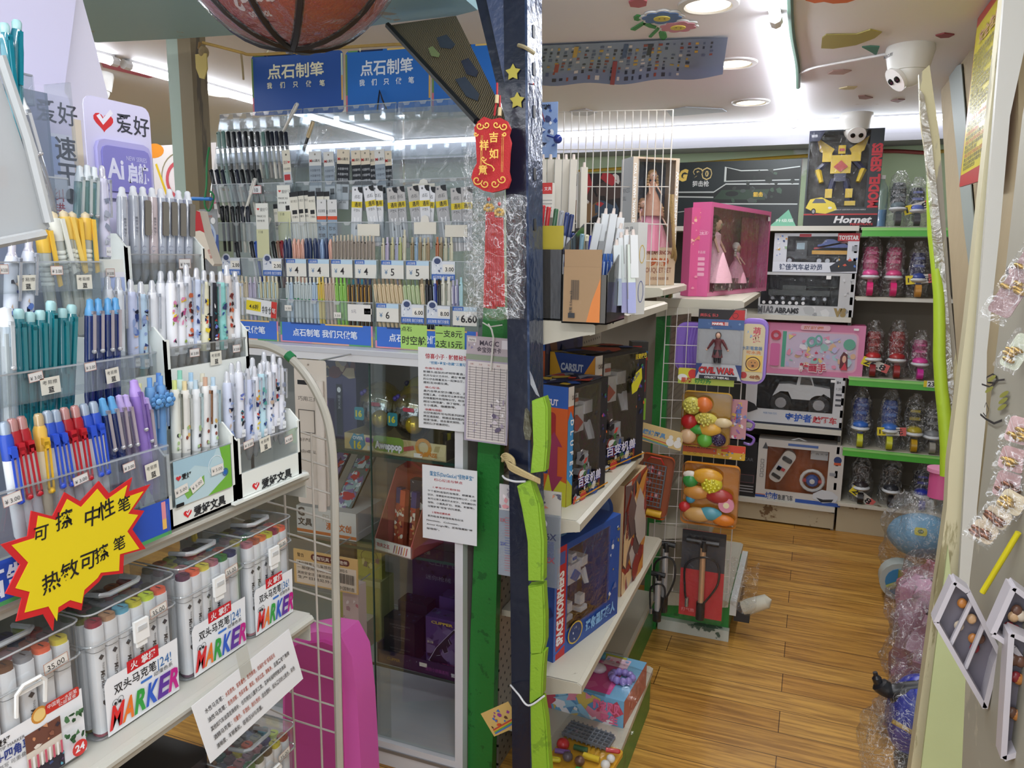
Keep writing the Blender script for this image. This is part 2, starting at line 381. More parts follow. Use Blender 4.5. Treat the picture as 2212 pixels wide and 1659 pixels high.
dome('dome_camera',TR(.262,3.2,2.25)@RZ(-66)@Matrix.Scale(1.28,4),'large white dome camera with small dark lettering, nearest on the ceiling','MERCURY')
dome('dome_camera',TR(.145,4.45,2.235)@RZ(8)@Matrix.Scale(1.25,4),'white dome camera hanging in front of the robot toy box')
dome('dome_camera',TR(-2.95,2.55,2.25)@RZ(30)@Matrix.Scale(1.15,4),'white dome camera half hidden behind the wooden post')
# ---- wires on the back wall
def wire(name,pts,r,m,label,cat='cable',n=6,seg=6):
 P=[Vector(p)for p in pts];out=[]
 for i in range(len(P)-1):
  p0,p1,p2,p3=P[max(i-1,0)],P[i],P[i+1],P[min(i+2,len(P)-1)]
  for k in range(seg):
   t=k/seg;out.append(.5*((2*p1)+(p2-p0)*t+(2*p0-5*p1+4*p2-p3)*t*t+(3*p1-p0-3*p2+p3)*t**3))
 out.append(P[-1]);b=B();b.tube(out,r,m,n);return b.obj(name,None,label,cat)
wire('yellow_pipe',[(-4.9,4.93,2.02),(-3.6,4.925,1.93),(-2.6,4.925,2.0),(-1.6,4.925,2.035),(-.9,4.925,2.06),(-.1,4.925,2.09),(.25,4.925,2.1)],.010,M('#a88a2c',.35),'yellow pipe running along the pale green back wall')
wire('red_pipe',[(.2,4.925,2.1),(.36,4.925,2.1),(.52,4.925,2.085)],.011,M('#7d2420',.35),'short dark red sleeved pipe right of the robot box')
wire('yellow_pipe',[(.52,4.925,2.085),(.62,4.92,2.09),(.8,4.92,2.10)],.010,M('#a88a2c',.35),'short yellow pipe end above the bagged shoes')
wire('bundled_cable',[(-.125,1.6,2.235),(-.12,2.2,2.24),(-.128,2.8,2.24),(-.12,3.3,2.24),(-.125,3.7,2.235)],.010,M('#3d5a48',.6),'dark green bundled cable beside the aisle LED tube')
wire('white_cable',[(-.12,3.45,2.238),(-.06,3.36,2.236),(.08,3.30,2.24),(.2,3.25,2.243)],.005,WH,'white cable clipped to ceiling, leading to the large camera')
wire('grey_cable',[(-3.6,2.6,2.24),(-3.3,2.75,2.24),(-3.0,2.6,2.235)],.006,M('#8d8780',.6),'grey cable curving on the ceiling to the half hidden camera')
wire('yellow_cord_loop',[(-.50,4.945,1.98),(-.44,4.945,2.0),(-.36,4.945,1.99),(-.3,4.945,1.93)],.004,M('#d6c52c',.5),'thin yellow cord loop above the toy rifle box')
# ---- ceiling stickers and paper chart
def flower(c0,col,lab,R0):
 t=thing('flower_sticker',lab,'sticker',R0)
 b=B();pts=[];
 for k in range(64):
  a=2*PI*k/64;r=.052+.011*abs(math.cos(4*a));pts.append((r*math.cos(a),r*math.sin(a)))
 b.prism([(x*1.14,y*1.14)for x,y in pts],-.006,-.001,M('#dfe2e2',.5));b.obj('backing',t)
 b=B();b.prism(pts,-.008,-.006,M(col,.5));b.obj('petals',t)
 b=B();b.lathe([(0,-.0105),(.026,-.0105),(.026,-.008)],M('#d9c85a',.5),24);b.obj('centre',t)
 b=B();q=b.on((0,0,-.0106),(1,0,0),(0,-1,0));q.el(-.008,.005,.003,.004,BK);q.el(.008,.005,.003,.004,BK)
 for k in range(9):q.el(.012*math.cos(PI+PI*k/8),-.004+.01*math.sin(PI+PI*k/8),.0012,.0012,BK,6)
 b.obj('face',t)
flower(0,'#5476a8','blue smiling flower sticker on the ceiling',TR(*at(1430,34,Z=2.25))@RZ(15))
flower(0,'#c9899a','pink smiling flower sticker on the ceiling',TR(*at(1465,54,Z=2.249))@RZ(25)@Matrix.Scale(.95,4))
def flat_on_ceiling(name,px,m,lab,z=2.2495,th=.004,cat='sticker',edge=None):
 P=[at(x,y,Z=z)for x,y in px];b=B()
 n=len(P);b.add([(p.x,p.y,z)for p in P]+[(p.x,p.y,z-th)for p in P],[tuple(range(n)),tuple(range(n,2*n))]+[(i,(i+1)%n,n+(i+1)%n,n+i)for i in range(n)],m)
 return b.obj(name,None,lab,cat)
LG=M('#3f8f4c',.5)
flat_on_ceiling('leaf_sticker',[(1362,62),(1372,64),(1402,44),(1398,40)],LG,'green stem sticker under the blue flower, slanting left')
flat_on_ceiling('leaf_sticker',[(1369,36),(1376,31),(1386,33),(1388,39),(1378,43),(1370,41)],LG,'green leaf sticker left of the blue flower')
flat_on_ceiling('leaf_sticker',[(1388,48),(1400,46),(1408,53),(1418,56),(1416,60),(1402,57),(1392,52)],LG,'wavy green leaf sticker between the two flowers')
flat_on_ceiling('leaf_sticker',[(1401,78),(1407,79),(1426,60),(1422,57)],LG,'green stem sticker under the pink flower')
flat_on_ceiling('leaf_sticker',[(1430,62),(1439,70),(1441,78),(1433,87),(1425,79),(1423,70)],LG,'pointed green leaf sticker hanging below the pink flower')
flat_on_ceiling('torn_sticker',[(1358,2),(1362,12),(1380,14),(1396,10),(1398,0),(1380,-6)],M('#b5606a',.5),'torn red and blue sticker at the top edge of the ceiling')
flat_on_ceiling('orange_sticker',[(1740,-2),(1760,4),(1780,1),(1800,5),(1830,3),(1850,-4),(1790,-14)],M('#d0682c',.5),'jagged orange paper sticker on the ceiling at the top edge')
for i,(px,c,lab)in enumerate([([(1788,158),(1800,151),(1822,149),(1840,151),(1822,159),(1800,159)],'#b99c94','scrap of torn sticker right of the aisle tube'),([(1812,190),(1830,186),(1852,186),(1845,191),(1825,192)],'#c4b98e','yellowish sticker scrap on the ceiling'),([(1854,206),(1868,205),(1886,210),(1870,213),(1856,212)],'#9a7670','red sticker scrap on the ceiling by the leaning board'),([(1924,217),(1940,213),(1955,214),(1940,220)],'#8d6664','small red sticker scrap closest to the leaning board'),([(2021,75),(2040,70),(2062,73),(2050,79),(2032,80)],'#8a3c40','dark red sticker scrap beside the large camera'),([(1776,80),(1785,73),(1850,72),(1880,62),(1905,68),(1890,80),(1850,95),(1800,103),(1774,102)],'#a89f5e','olive faded sticker strip left of the large camera'),([(1862,100),(1880,98),(1900,99),(1893,118),(1884,112),(1870,104)],'#4e8576','teal sticker scrap under the large camera'),([(1440,238),(1480,230),(1560,234),(1570,240),(1500,246),(1450,250)],'#b9c3cc','pale bird shaped sticker scrap above the back tube'),([(1230,240),(1265,234),(1290,242),(1270,249),(1240,248)],'#c0bfc4','pale torn sticker scrap above the wire grid')]):
 flat_on_ceiling('torn_sticker',px,M(c,.6),lab)
flat_on_ceiling('red_ceiling_patch',[(215,127),(350,161),(320,167),(300,162),(222,143)],M('#b25060',.6),'faded red strip painted on the ceiling beside the left tube')
# curled chart
def chart():
 A,Bp,C,D=at(1138,103,Z=2.238),at(1572,84,Z=2.238),at(1560,178,Z=2.2),at(1120,190,Z=2.2)
 b=B();cols=['#d0b24c','#26324e','#9a4a3c','#e3e2df','#5d6f96','#3d3f4d']
 base=M('#8192b4',.35);wht=M('#e4e8ee',.35)
 def P(u,v):
  p=A.lerp(Bp,u).lerp(D.lerp(C,u),v);z=2.243-.012*math.sin(u*9)**2*v-.03*max(0,v-.8)**1.0*5*(.3+.7*abs(math.sin(u*2.5+.6)))
  return (p.x,p.y,z)
 b.grid(P,30,14,base)
 b.grid(lambda u,v:(lambda p:(p[0],p[1]+.02*v,p[2]-.004+.02*v))(P(u,1))if v else P(u,1),30,1,wht)
 rg=random.Random(4)
 def cell(u0,v0,u1,v1,m,d=.001):
  q=[P(u0,v0),P(u1,v0),P(u1,v1),P(u0,v1)]
  b.add([(x,y,z-d)for x,y,z in q],[(0,3,2,1)],m)
 for k in range(26):
  u=.02+k*.036
  for j in range(9):
   v=.08+j*.10
   if rg.random()<.15 or (u>.84 and j>3):continue
   cell(u+.003,v,u+.012+.012*rg.random(),v+.04+.03*rg.random(),M(cols[rg.randrange(6)],.5))
 for u,v,h,c in ((.03,.1,.3,'#d0b24c'),(.25,.06,.3,'#d0b24c'),(.17,.52,.25,'#b8402c'),(.46,.5,.5,'#a6424c'),(.62,.08,.3,'#2c2f38'),(.08,.5,.25,'#26324e'),(.5,.05,.35,'#46618f')):
  cell(u,v,u+.022,v+h,M(c,.5),.0015)
 b.obj('ceiling_chart',None,'curling blue paper chart of small pictures taped under the ceiling','poster')
chart()
# ---- teal canopy, wooden post and rope at upper left
b=B();P=[at(150,78,Z=2.1),at(210,92,Z=2.1),at(380,84,Z=2.1),at(560,72,Z=2.1),at(790,58,Z=2.1),at(842,50,Z=2.1),at(985,34,Z=2.1),at(1032,22,Z=2.1)]
pts=[(p.x,p.y)for p in P]+[(-.72,.1),(-2.6,.1)]
b.prism(pts,2.1,2.118,worn('#9cc3cc','#a49f88',4,.66,.5));b.obj('teal_canopy_board',None,'teal painted canopy board with peeling patches, held over the pen display','board')
t=thing('wooden_post','weathered wooden post with pale green and brown boards, left of the pen display','post',TR(-1.915,2.0,0));cx=cyy=0;b=B()
b.box(cx-.048,cyy-.03,0,cx-.002,cyy+.03,2.25,worn('#9fb0a4','#6d6a55',12,.66,.6,(1,1,.12)));b.obj('pale_board',t);b=B();b.box(cx+.003,cyy-.035,0,cx+.055,cyy+.03,2.25,worn('#77694c','#4f4634',12,.6,.6,(1,1,.1)))
b.obj('brown_board',t)
_p=at(403,95,Y=1.95)
b=B();b.prism([(-.022,0),(.022,0),(.022,-.045),(.008,-.075),(-.01,-.07),(-.022,-.04)],-.004,0,M('#c3ad5e',.6),'y');b.obj('post_badge',None,'small yellow wooden badge nailed to the top of the wooden post','badge',mtx=TR(_p.x+.045,1.963,2.10))
wire('rope',[at(437,92,Y=1.98),at(470,100,Y=2.0),at(520,113,Y=2.03),at(545,118,Y=2.05),at(640,113,Y=2.06),at(735,103,Y=2.07),at(830,97,Y=2.08),at(900,95,Y=2.08),at(1010,94,Y=2.1)],.0045,M('#b1914f',.8,0,.6,200),'tan rope strung from the wooden post above the blue signs','rope')
b=B();c=at(440,113,Y=1.97);b.ball(c,.016,M('#8c7a58',.9,0,.8,150),(1,1,1.2));b.tube([at(432,92,Y=1.97),at(430,104,Y=1.965),c],.005,M('#7a6038',.8));b.obj('rope_knot',None,'frayed rope knot hanging from the wooden post','knot')
for x,y in ((520,118),(534,122)):pass
wire('rope_end',[at(521,116,Y=2.03),at(524,145,Y=2.035),at(526,172,Y=2.03)],.003,M('#a5916a',.8),'loose rope end hanging left of the blue signs','rope')
# ---- blue signs hung from the rope
def bluesign(px,dark,lab,full=True):
 A,Bq,C,D=[at(x,y,Y=Yy)for x,y,Yy in px]
 o=D;u=C-D;Wd=u.length;Hh=(A-D).length;b=B(fr(o,u.normalized(),-Vector((0,0,1)).cross(u.normalized()).normalized()*-1,Vector((0,0,1))))
 t=thing('hanging_sign',lab,'sign',b.T.copy(),'blue signs above the pen display')
 b=B();b.rbox(0,0,0,Wd,.003,Hh,.012,M('#2a55a3' if dark else '#2a70c4',.4),ax='y')
 q=b.on((0,0,0),(1,0,0),(0,0,1))
 for (u0,v0,u1,v1,c)in ((0,Hh*.3,.006,Hh*.95,'#6d8f4e'),(0,0,.006,Hh*.3,'#d0707e'),(Wd-.006,Hh*.2,Wd,Hh*.6,'#e2b05c'),(Wd-.006,Hh*.6,Wd,Hh*.95,'#c8d4b8'),(Wd*.5,Hh-.005,Wd*.82,Hh,'#e3c270'),(Wd*.15,Hh-.005,Wd*.45,Hh,'#182b55'),(.01,Hh-.004,Wd*.15,Hh,'#6fa05c')):
  q.rc(u0,v0,u1,v1,M(c,.4))
 b.obj('board',t)
 if full:
  b=B();q=b.on((0,0,0),(1,0,0),(0,0,1));q.lift=.0012
  yl=M('#f3ecca',.4)if dark else M('#e9eff6',.4)
  q.tx('点石制笔',Wd*.18,Hh*.60,Hh*.235,yl,Wd*.62,.022)
  for i,ch in enumerate('我们只做笔'):q.tx(ch,Wd*(.20+.145*i),Hh*.44,Hh*.1,yl,None,.02,'c')
  b.obj('lettering',t)
 for k in (.18,.78)if full else (.3,):
  b=B();b.tube([(Wd*k,.004,Hh-.008),(Wd*k,-.002,Hh+.004),(Wd*k+.003,.002,Hh+.012),(Wd*k,.006,Hh+.006)],.0028,M('#d9cfb0',.5));b.obj('hook',t)
bluesign([(541,121,2.06),(735,106,2.08),(742,245,2.08),(547,250,2.06)],True,'dark blue hanging pen sign with cream lettering, left of the lighter one')
bluesign([(740,112,2.08),(930,101,2.09),(930,242,2.09),(748,247,2.08)],False,'brighter blue hanging pen sign with white lettering, in the middle')
bluesign([(931,101,2.09),(1120,94,2.11),(1120,240,2.11),(933,243,2.09)],False,'plain blue hanging sign half hidden behind the patterned beam',False)
b=B();b.tube([at(835,236,Y=2.03),at(826,215,Y=2.04),at(820,195,Y=2.075),at(817,220,Y=2.04),at(815,240,Y=2.0)],.0025,M('#2c2628',.5));b.obj('black_hair_tie_cord',None,'thin black cord hanging in front of the brighter blue sign','cord')
# ================================================================ left shelving unit (faces +X)
SHC=worn('#b9b8ae','#6d604a',9,.60,.4,(1,.4,1));SHB=M('#a9a598',.5)
def FX(b,X,y0,z0):return b.on((X,y0,z0),(0,1,0),(0,0,1))
def FY(b,Y,x0,z0):return b.on((x0,Y,z0),(1,0,0),(0,0,1))
t=thing('shelf_unit','cream metal shelf unit with chipped edges holding the pen racks and marker cases','shelf',TR(-1.27,1.0,0))
def shelfboard(z,y0,y1,xf,xb=-1.27,T=None):
 b=B(TR(1.27,-1.0,0));b.box(xb,y0,z-.022,xf-.012,y1,z,SHC)
 b.prism([(xf-.014,z),(xf-.004,z-.001),(xf,z-.006),(xf,z-.011),(xf-.004,z-.016),(xf-.014,z-.016)],y0,y1,SHC,'y')
 b.box(xf-.014,y0,z-.026,xf-.010,y1,z-.016,SHC)
 b.box(xb,y1,z-.05,xf-.01,y1+.003,z,SHC);return b
for z,y1,xf in ((.889,1.005,-.752),(1.118,1.075,-.803),(.50,1.02,-.74),(.14,1.02,-.74)):
 shelfboard(z,-.3,y1,xf).obj('shelf_board',t)
b=B(TR(1.27,-1.0,0));b.box(-1.29,-.3,0,-1.272,1.06,1.40,SHB);b.obj('back_panel',t)
b=B(TR(1.27,-1.0,0));b.box(-1.29,1.02,0,-1.25,1.06,1.42,SHC);b.obj('upright',t)
b=B(TR(1.27,-1.0,0));b.box(-.80,-.3,0,-.77,1.0,.11,M('#8f8a7c',.6));b.obj('kick_plate',t)
# ---- markers and their cases
def mk_marker(cap):
 b=B();b.prism(rr(-.0092,-.0092,.0092,.0092,.0055,2),.004,.1135,WH);b.prism(rr(-.0095,-.0095,.0095,.0095,.0058,2),.1145,.146,WH)
 b.prism(rr(-.0088,-.0088,.0088,.0088,.0055,2),.1135,.1145,M('#4a4d52',.5))
 c=B();c.prism(rr(-.0085,-.0085,.0085,.0085,.0055,2),.146,.153,M(cap,.35));q=c.on((0,0,.153),(0,-1,0),(1,0,0));q.rc(-.005,-.0005,.005,.0015,M('#3a3336'))
 e=B();e.prism(rr(-.0088,-.0088,.0088,.0088,.0055,2),0,.004,M(cap,.35))
 return [('barrel',b,[]),('cap_top',c,[]),('end_plug',e,[])]
def mk_marker_logo(cap):
 P=mk_marker(cap);q=P[0][1].on((0,-.0092,0),(0,0,-1),(1,0,0));d=M('#2c2c33',.5)
 q.tx('TOUCHFIVE',-.098,.001,.0026,d);q.tx('Marker',-.088,-.0025,.0062,d,None,.01,sh=.25);q.tx('brush',-.06,-.001,.003,d)
 q.pg([(-.102,0),(-.106,.004),(-.110,0),(-.106,-.004)],d);q.pg([(-.048,-.003),(-.044,-.003),(-.040,0),(-.044,.003),(-.048,.003)],d);return P
def marker_case(y0,W,z,X,D,colors,lab,kind,nx=6,H=.172,where=''):
 T0=TR(X,y0,z)@RZ(90);t=thing('marker_case',lab,'marker case',T0)
 c=ACR
 b=B();b.shell(rr(0,0,W,D,.010,3),0.002,H*.76,c);b.obj('clear_body',t)
 b=B();b.prism(rr(.003,.003,W-.003,D-.003,.01),0,.002,CLR('#e9ecee',.1,.1,.35));b.obj('base_tray',t)
 b=B();b.shell(rr(-.002,-.002,W+.002,D+.002,.011,3),H*.74,H,c,cap0=False);b.prism(rr(-.002,-.002,W+.002,D+.002,.011,3),H-.001,H,CLR('#fbfcfc',.01,.05,.03,'#e8ecee'));e_=CLR('#e8ecee',.25,.05,.45,'#e4e8ea')
 for zz in (H,H*.755):b.tube([(x_,y_,zz)for x_,y_ in rr(-.003,-.003,W+.003,D+.003,.012,3)],.0013,e_,5,True)
 b.shell(rr(-.004,-.004,W+.004,D+.004,.012,3),H*.74,H*.77,c,cap0=False);b.obj('lid',t)
 b=B();hz=H+.002;x0,x1,ya=W*.28,W*.72,D*.35
 b.tube([(x0,ya+.02,hz),(x0,ya-.012,hz+.004),(x0+.008,ya-.018,hz+.004),(x1-.008,ya-.018,hz+.004),(x1,ya-.012,hz+.004),(x1,ya+.02,hz)],.0035,CLR('#dfe3e5',.15,.1,.5),6)
 b.obj('carry_handle',t)
 b=B();lx=W*.52;lz=H*.70
 if kind=='loop':
  b.tube([(lx-.017,-.005,lz-.022),(lx-.017,-.009,lz+.006),(lx-.01,-.011,lz+.014),(lx+.01,-.011,lz+.014),(lx+.017,-.009,lz+.006),(lx+.017,-.005,lz-.022)],.0024,M('#e9e9e6',.3),6)
  b.box(lx-.015,-.008,lz+.002,lx+.015,-.004,lz+.006,M('#e9e9e6',.3))
 else:
  b.box(lx-.011,-.0085,lz-.012,lx+.011,-.004,lz+.016,M('#e9e9e6',.3));b.box(lx-.007,-.0095,lz+.003,lx+.007,-.008,lz+.009,M('#bfc1c1',.4));b.box(lx-.008,-.007,lz-.02,lx+.008,-.004,lz-.012,M('#e9e9e6',.3))
 b.obj('latch',t)
 b=B();q=b.on((0,-.0006,0),(1,0,0),(0,0,1))
 if kind=='zw' or kind=='zw36':
  q.pg([(W*.10,.002),(W*.97,.002),(W*.985,H*.46),(W*.14,H*.46),(W*.10,H*.42)],M('#e9eaec',.4))
  a=.0;q.rc(W*.36,H*.405,W*.74,H*.50,M('#c4202c',.4));q.tx('掌握',W*.53,H*.42,.011,WH,None,.02);q.tx('火',W*.40,H*.42,.011,WH,None,.02)
  q.tx('双头马克笔',W*.2,H*.305,.0135,BK,W*.50,.012);q.tx('|36!' if kind=='zw36' else '|24!',W*.72,H*.305,.0135,M('#2f6aa6',.4),W*.17,.0)
  q.rc(W*.50,H*.262,W*.64,H*.282,M('#3a74c8',.4),.0015);q.tx('动漫色系',W*.66,H*.255,.0065,BK,W*.24)
  q.ring(W*.20,H*.245,.0045,.0006,BK);q.ring(W*.26,H*.25,.0045,.0006,BK);q.el(W*.20,H*.24,.002,.002,BK);q.el(W*.25,H*.24,.002,.002,BK)
  u=W*.115
  for ch,cc in zip('MARKER',('#d8282a','#e8731f','#2f9a3c','#2b58c0','#5c2c94','#c01a82')):
   ww=W*.148;q.tx(ch,u,.010,.030,M(cc,.4),ww*.93,.035,sh=.22);u+=ww*.95
 else:
  q.pg([(W*.13,.004),(W*.975,.004),(W*.975,H*.50),(W*.12,H*.50)],M('#e9eaec',.4))
  q.el(W*.60,H*.485,.010,.010,M('#c98a3c',.4));q.el(W*.60,H*.485,.0075,.0075,M('#e9c77e',.4));q.rc(W*.65,H*.455,W*.95,H*.53,M('#c2342c',.4),.003)
  q.tx('中国第一水彩笔',W*.67,H*.488,.0055,WH,W*.26);q.tx('公益基金',W*.76,H*.463,.0045,WH,W*.16)
  q.pg(heart(W*.19,H*.445,.0045),M('#cc2a30'));q.tx('爱好',W*.24,H*.425,.008,BK,None,.02);q.tx('TWIN TIP MARKER',W*.16,H*.395,.0038,BK)
  q.tx('双头四角马克笔',W*.15,H*.315,.0125,M('#2b3f86',.4),W*.5,.03);q.tx('双头书写 可重叠',W*.16,H*.27,.0055,M('#55585c'),W*.3);q.tx('色彩鲜艳',W*.16,H*.23,.0055,M('#55585c'),W*.18)
  x0,x1=W*.46,W*.76;q.rc(x0,.006,x1,H*.40,M('#d9cfc0'));q.rc(x0,H*.27,x1,H*.40,M('#6d4438'));q.mess(x0,H*.27,x1,H*.41,['#c98c64','#37303c','#e2d8cc','#8c5a48'],9,3);q.rc(x0,.006,x1,H*.14,M('#2a2230'))
  q.mess(x0,.006,x1,H*.14,['#3a4a78','#1d1a22','#5aa0b0','#54405c'],8,5)
  for k in range(9):q.rc(x0+(x1-x0)*k/9,H*.14,x0+(x1-x0)*(k+.55)/9,H*.235,M('#c3566a' if k%2==0 else '#e9e6e2'))
  q.mess(W*.76,H*.14,W*.96,H*.38,['#2f5b38','#47744c','#244a2f'],16,6,(.1,.25));q.el(W*.88,H*.10,.010,.010,M('#cc3430' if '24' in lab else '#cc6a24'));q.tx('24',W*.88,H*.078,.009,WH,None,.03,'c')
  q.pg([(W*.15,.006),(W*.34,H*.19),(W*.37,H*.175),(W*.24,.006)],M('#8f9194'));q.pg([(W*.34,H*.19),(W*.385,H*.2),(W*.37,H*.175)],M('#c23036'));q.mess(W*.33,.006,W*.45,H*.17,['#b3905c','#8c4a38','#6a7a48'],10,8)
 b.obj('label_card',t)
 b=B();q=b.on((0,-.0035,0),(1,0,0),(0,0,1));q.T=q.T@RZ(4)
 q.rc(W*.72,H*.70,W*.93,H*.78,M('#dcd9d2',.5));q.tx('35.00',W*.75,H*.715,.007,BK,W*.15);q.border(W*.72,H*.70,W*.93,H*.78,.0005,M('#b8704a'));b.obj('price_sticker',t)
 # markers inside
 n=len(colors);px=(W-.012)/nx
 for i,(cn,cc)in enumerate(colors):
  r,k=divmod(i,nx);yy=.013+r*.0205
  if yy>D-.01:break
  Mx=T0@TR(.006+px*(k+.5),yy,.0035)@RZ(random.uniform(-6,6))
  fn=mk_marker_logo if (r==0 and (k in (0,3)or where=='second'))or (r==0 and random.random()<.2)else mk_marker
  if r==0 and k==0:Mx=T0@TR(.006+px*.5,.0125,.0035)
  put(kit(fn,cc),'marker_pen',Mx,f'{cn}-capped white marker, {ROW[r]}, {NTH[k]}, {where} case','marker',f'markers in the {where} case')
ROW=['front row','second row','third row','rear row','rearmost row'];NTH=['near end','next to near end','third along','fourth along','next to far end','far end','seventh along']
def heart(u,v,s):
 return [(u+s*1.05*math.sin(t)**3,v+s*.9*(13*math.cos(t)-5*math.cos(2*t)-2*math.cos(3*t)-math.cos(4*t))/16)for t in [2*PI*k/22 for k in range(22)]]
PAL=[('crimson','#8f1f3c'),('tan','#b08868'),('sky blue','#5aa6bf'),('mustard','#c9c23a'),('lime','#cbe03c'),('coral','#ef6a4a'),('plum','#5c2c4c'),('dark green','#23503c'),('slate','#59656c'),('mauve','#9c7a84'),('brick','#a5492f'),('orange','#e0793c'),('navy','#26305c'),('rose','#b06c76'),('teal','#2c6a6c'),('olive','#7c7a34'),('grey','#8c8c90'),('black','#26262a'),('purple','#4c3a7a'),('brown','#6a4632'),('green','#2f7a3c'),('pink','#d08c94'),('red','#c0342c'),('yellow','#dccb4c')]
def pal(seed,first=()):
 rg=random.Random(seed);L=list(PAL);rg.shuffle(L);d=dict(PAL);f=[(n,d[n])for n in first];return f+[x for x in L if x[0]not in first]
marker_case(.455,.145,.890,-.790,.098,pal(1,('black','slate','brown','grey','coral','yellow')),'clear marker case closest to the camera with a picture label and red 24','loop',where='nearmost')
marker_case(.612,.134,.890,-.788,.098,pal(2,('crimson','tan','sky blue','mustard','lime','coral')),'clear marker case with rainbow MARKER card, crimson capped marker at its front corner','zw',where='second')
marker_case(.760,.125,.890,-.790,.098,pal(3,('plum','coral','yellow','rose','green','navy')),'clear 24 marker case with rainbow card, plum capped marker at its corner','zw',where='third')
marker_case(.893,.108,.890,-.790,.098,pal(4,('rose','brick','orange','mustard','crimson','coral')),'clear 36 marker case at the far end of the shelf','zw36',where='farmost')
marker_case(.862,.14,.503,-.80,.098,pal(5,('orange','green','dark green','black','mustard','brick')),'clear marker case with orange 24 dot on the shelf below','loop',where='lower shelf')
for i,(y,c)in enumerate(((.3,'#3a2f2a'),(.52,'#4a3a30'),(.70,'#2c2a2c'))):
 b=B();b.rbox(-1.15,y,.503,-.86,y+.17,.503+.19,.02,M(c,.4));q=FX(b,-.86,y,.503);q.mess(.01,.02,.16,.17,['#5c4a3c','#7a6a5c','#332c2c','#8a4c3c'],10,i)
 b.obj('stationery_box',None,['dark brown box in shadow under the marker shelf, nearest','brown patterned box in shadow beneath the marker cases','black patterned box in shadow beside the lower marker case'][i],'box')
 # ---- handwritten-price note taped to the shelf edge
A,C_,D_,E_=at(455,1649,X=-.728),at(655,1466,X=-.728),at(636,1384,X=-.74),at(414,1527,X=-.74)
u=(C_-A);Wd=u.length;b=B();q=b.on(A,u,E_-A);Hh=(E_-A).length
sk=(E_-A).dot(u.normalized())
q.T=q.T@Matrix(((1,sk/Hh,0,0),(0,1,0,0),(0,0,1,0),(0,0,0,1)))
q.box(0,0,-.001,Wd,Hh,0,M('#dfe0e1',.6));dk=M('#3c3a3c',.6);rd=M('#a8503c',.6)
L_=[('水性马克笔：','水彩质地，容易叠色，颜色鲜艳，绘画时“纸”容易起毛',1),('油性马克笔：','颜色浓郁，色彩丰富，柔和，色彩过渡，清晰净，',1),('其他如汽车油漆走珠修补，也可用在儿童手工类，各种毛毡吧吧做主体染','',0),('酒精马克笔：','可叠色，不透纸，耐久性好，',2),('清晰度、不够柔和，容易压倒与浓重。','',0)]
for i,(a,c,k)in enumerate(L_):
 v=Hh*(.74-.155*i);s=Hh*.082
 q.tx(a,Wd*(.08+.0*i),v,s,dk,Wd*(.17 if c else (.78 if i==2 else .46)),.01)
 if c:q.tx(c,Wd*.27,v,s,rd,Wd*(.52 if i==0 else .46 if i==1 else .28),.01)
 if i==1:q.tx('且是墨块复制来',Wd*.75,v,s,dk,Wd*.18,.01)
 if i==3:q.tx('适合塑料，起头墨印的上颜色，彩色',Wd*.56,v,s,dk,Wd*.38,.01)
b.obj('paper_note',None,'white printed note about markers taped to the shelf edge','note')
b=B();q=b.on(A.lerp(E_,1)+u*.5,u,E_-A);q.rc(-.012,-.02,.012,.025,CLR('#f4f4ee',.1,.2,.15));b.obj('clear_tape',None,'strip of clear tape holding the note to the shelf edge','tape')
# ---- yellow starburst
pts=[(0,1176),(58,1158),(66,1103),(112,1115),(138,1063),(172,1083),(212,1039),(234,1066),(284,1031),(276,1062),(323,1046),(286,1100),(310,1103),(284,1143),(313,1185),(266,1198),(264,1238),(220,1243),(212,1256),(180,1285),(174,1318),(145,1310),(116,1328),(113,1362),(92,1326),(33,1342),(46,1291),(10,1282),(42,1219)]
X0=-.772
P3=[at(x,y,X=X0)for x,y in pts];cen=sum(P3,Vector())/len(P3)
b=B(TR(-cen));b.prism([(p.y,p.z)for p in P3],X0,X0+.0015,M('#c32227',.45),'x')
b.prism([(cen.y+(p.y-cen.y)*.885,cen.z+(p.z-cen.z)*.885)for p in P3],X0+.0015,X0+.002,M('#dcc61a',.45),'x')
def pxf(q0,x,y):return at(x,y,X=X0)
def handtx(b,s,x0,y0,x1,y1,hpx,m,Xp,bold=.0):
 """writing running from pixel to pixel on a plane facing +X"""
 a,c=at(x0,y0,X=Xp),at(x1,y1,X=Xp);hh=(at(x0,y0-hpx,X=Xp)-a).length;q=b.on(a,c-a,(0,0,1));n=len(s)
 for i,ch in enumerate(s):q.tx(ch,(c-a).length*(i+.1)/n,random.uniform(-.05,.05)*hh,hh,m,None,bold,sh=.12,ang=random.uniform(-.05,.05))
for s,x0,y0,x1,y1,h in (('可',68,1175,108,1160,34),('擦',116,1150,162,1130,40),('中',180,1142,205,1132,42),('性',212,1130,245,1114,40),('笔',252,1112,282,1098,32),('热敏',88,1288,168,1240,42),('可',170,1240,196,1228,40),('擦',203,1220,240,1200,34),('笔',242,1196,272,1180,30)):
 handtx(b,s,x0,y0,x1,y1,h,M('#17161a',.5),X0+.0021,.012)
b.obj('starburst_tag',None,'yellow starburst price tag with red border and handwritten pen names','tag',mtx=TR(cen))
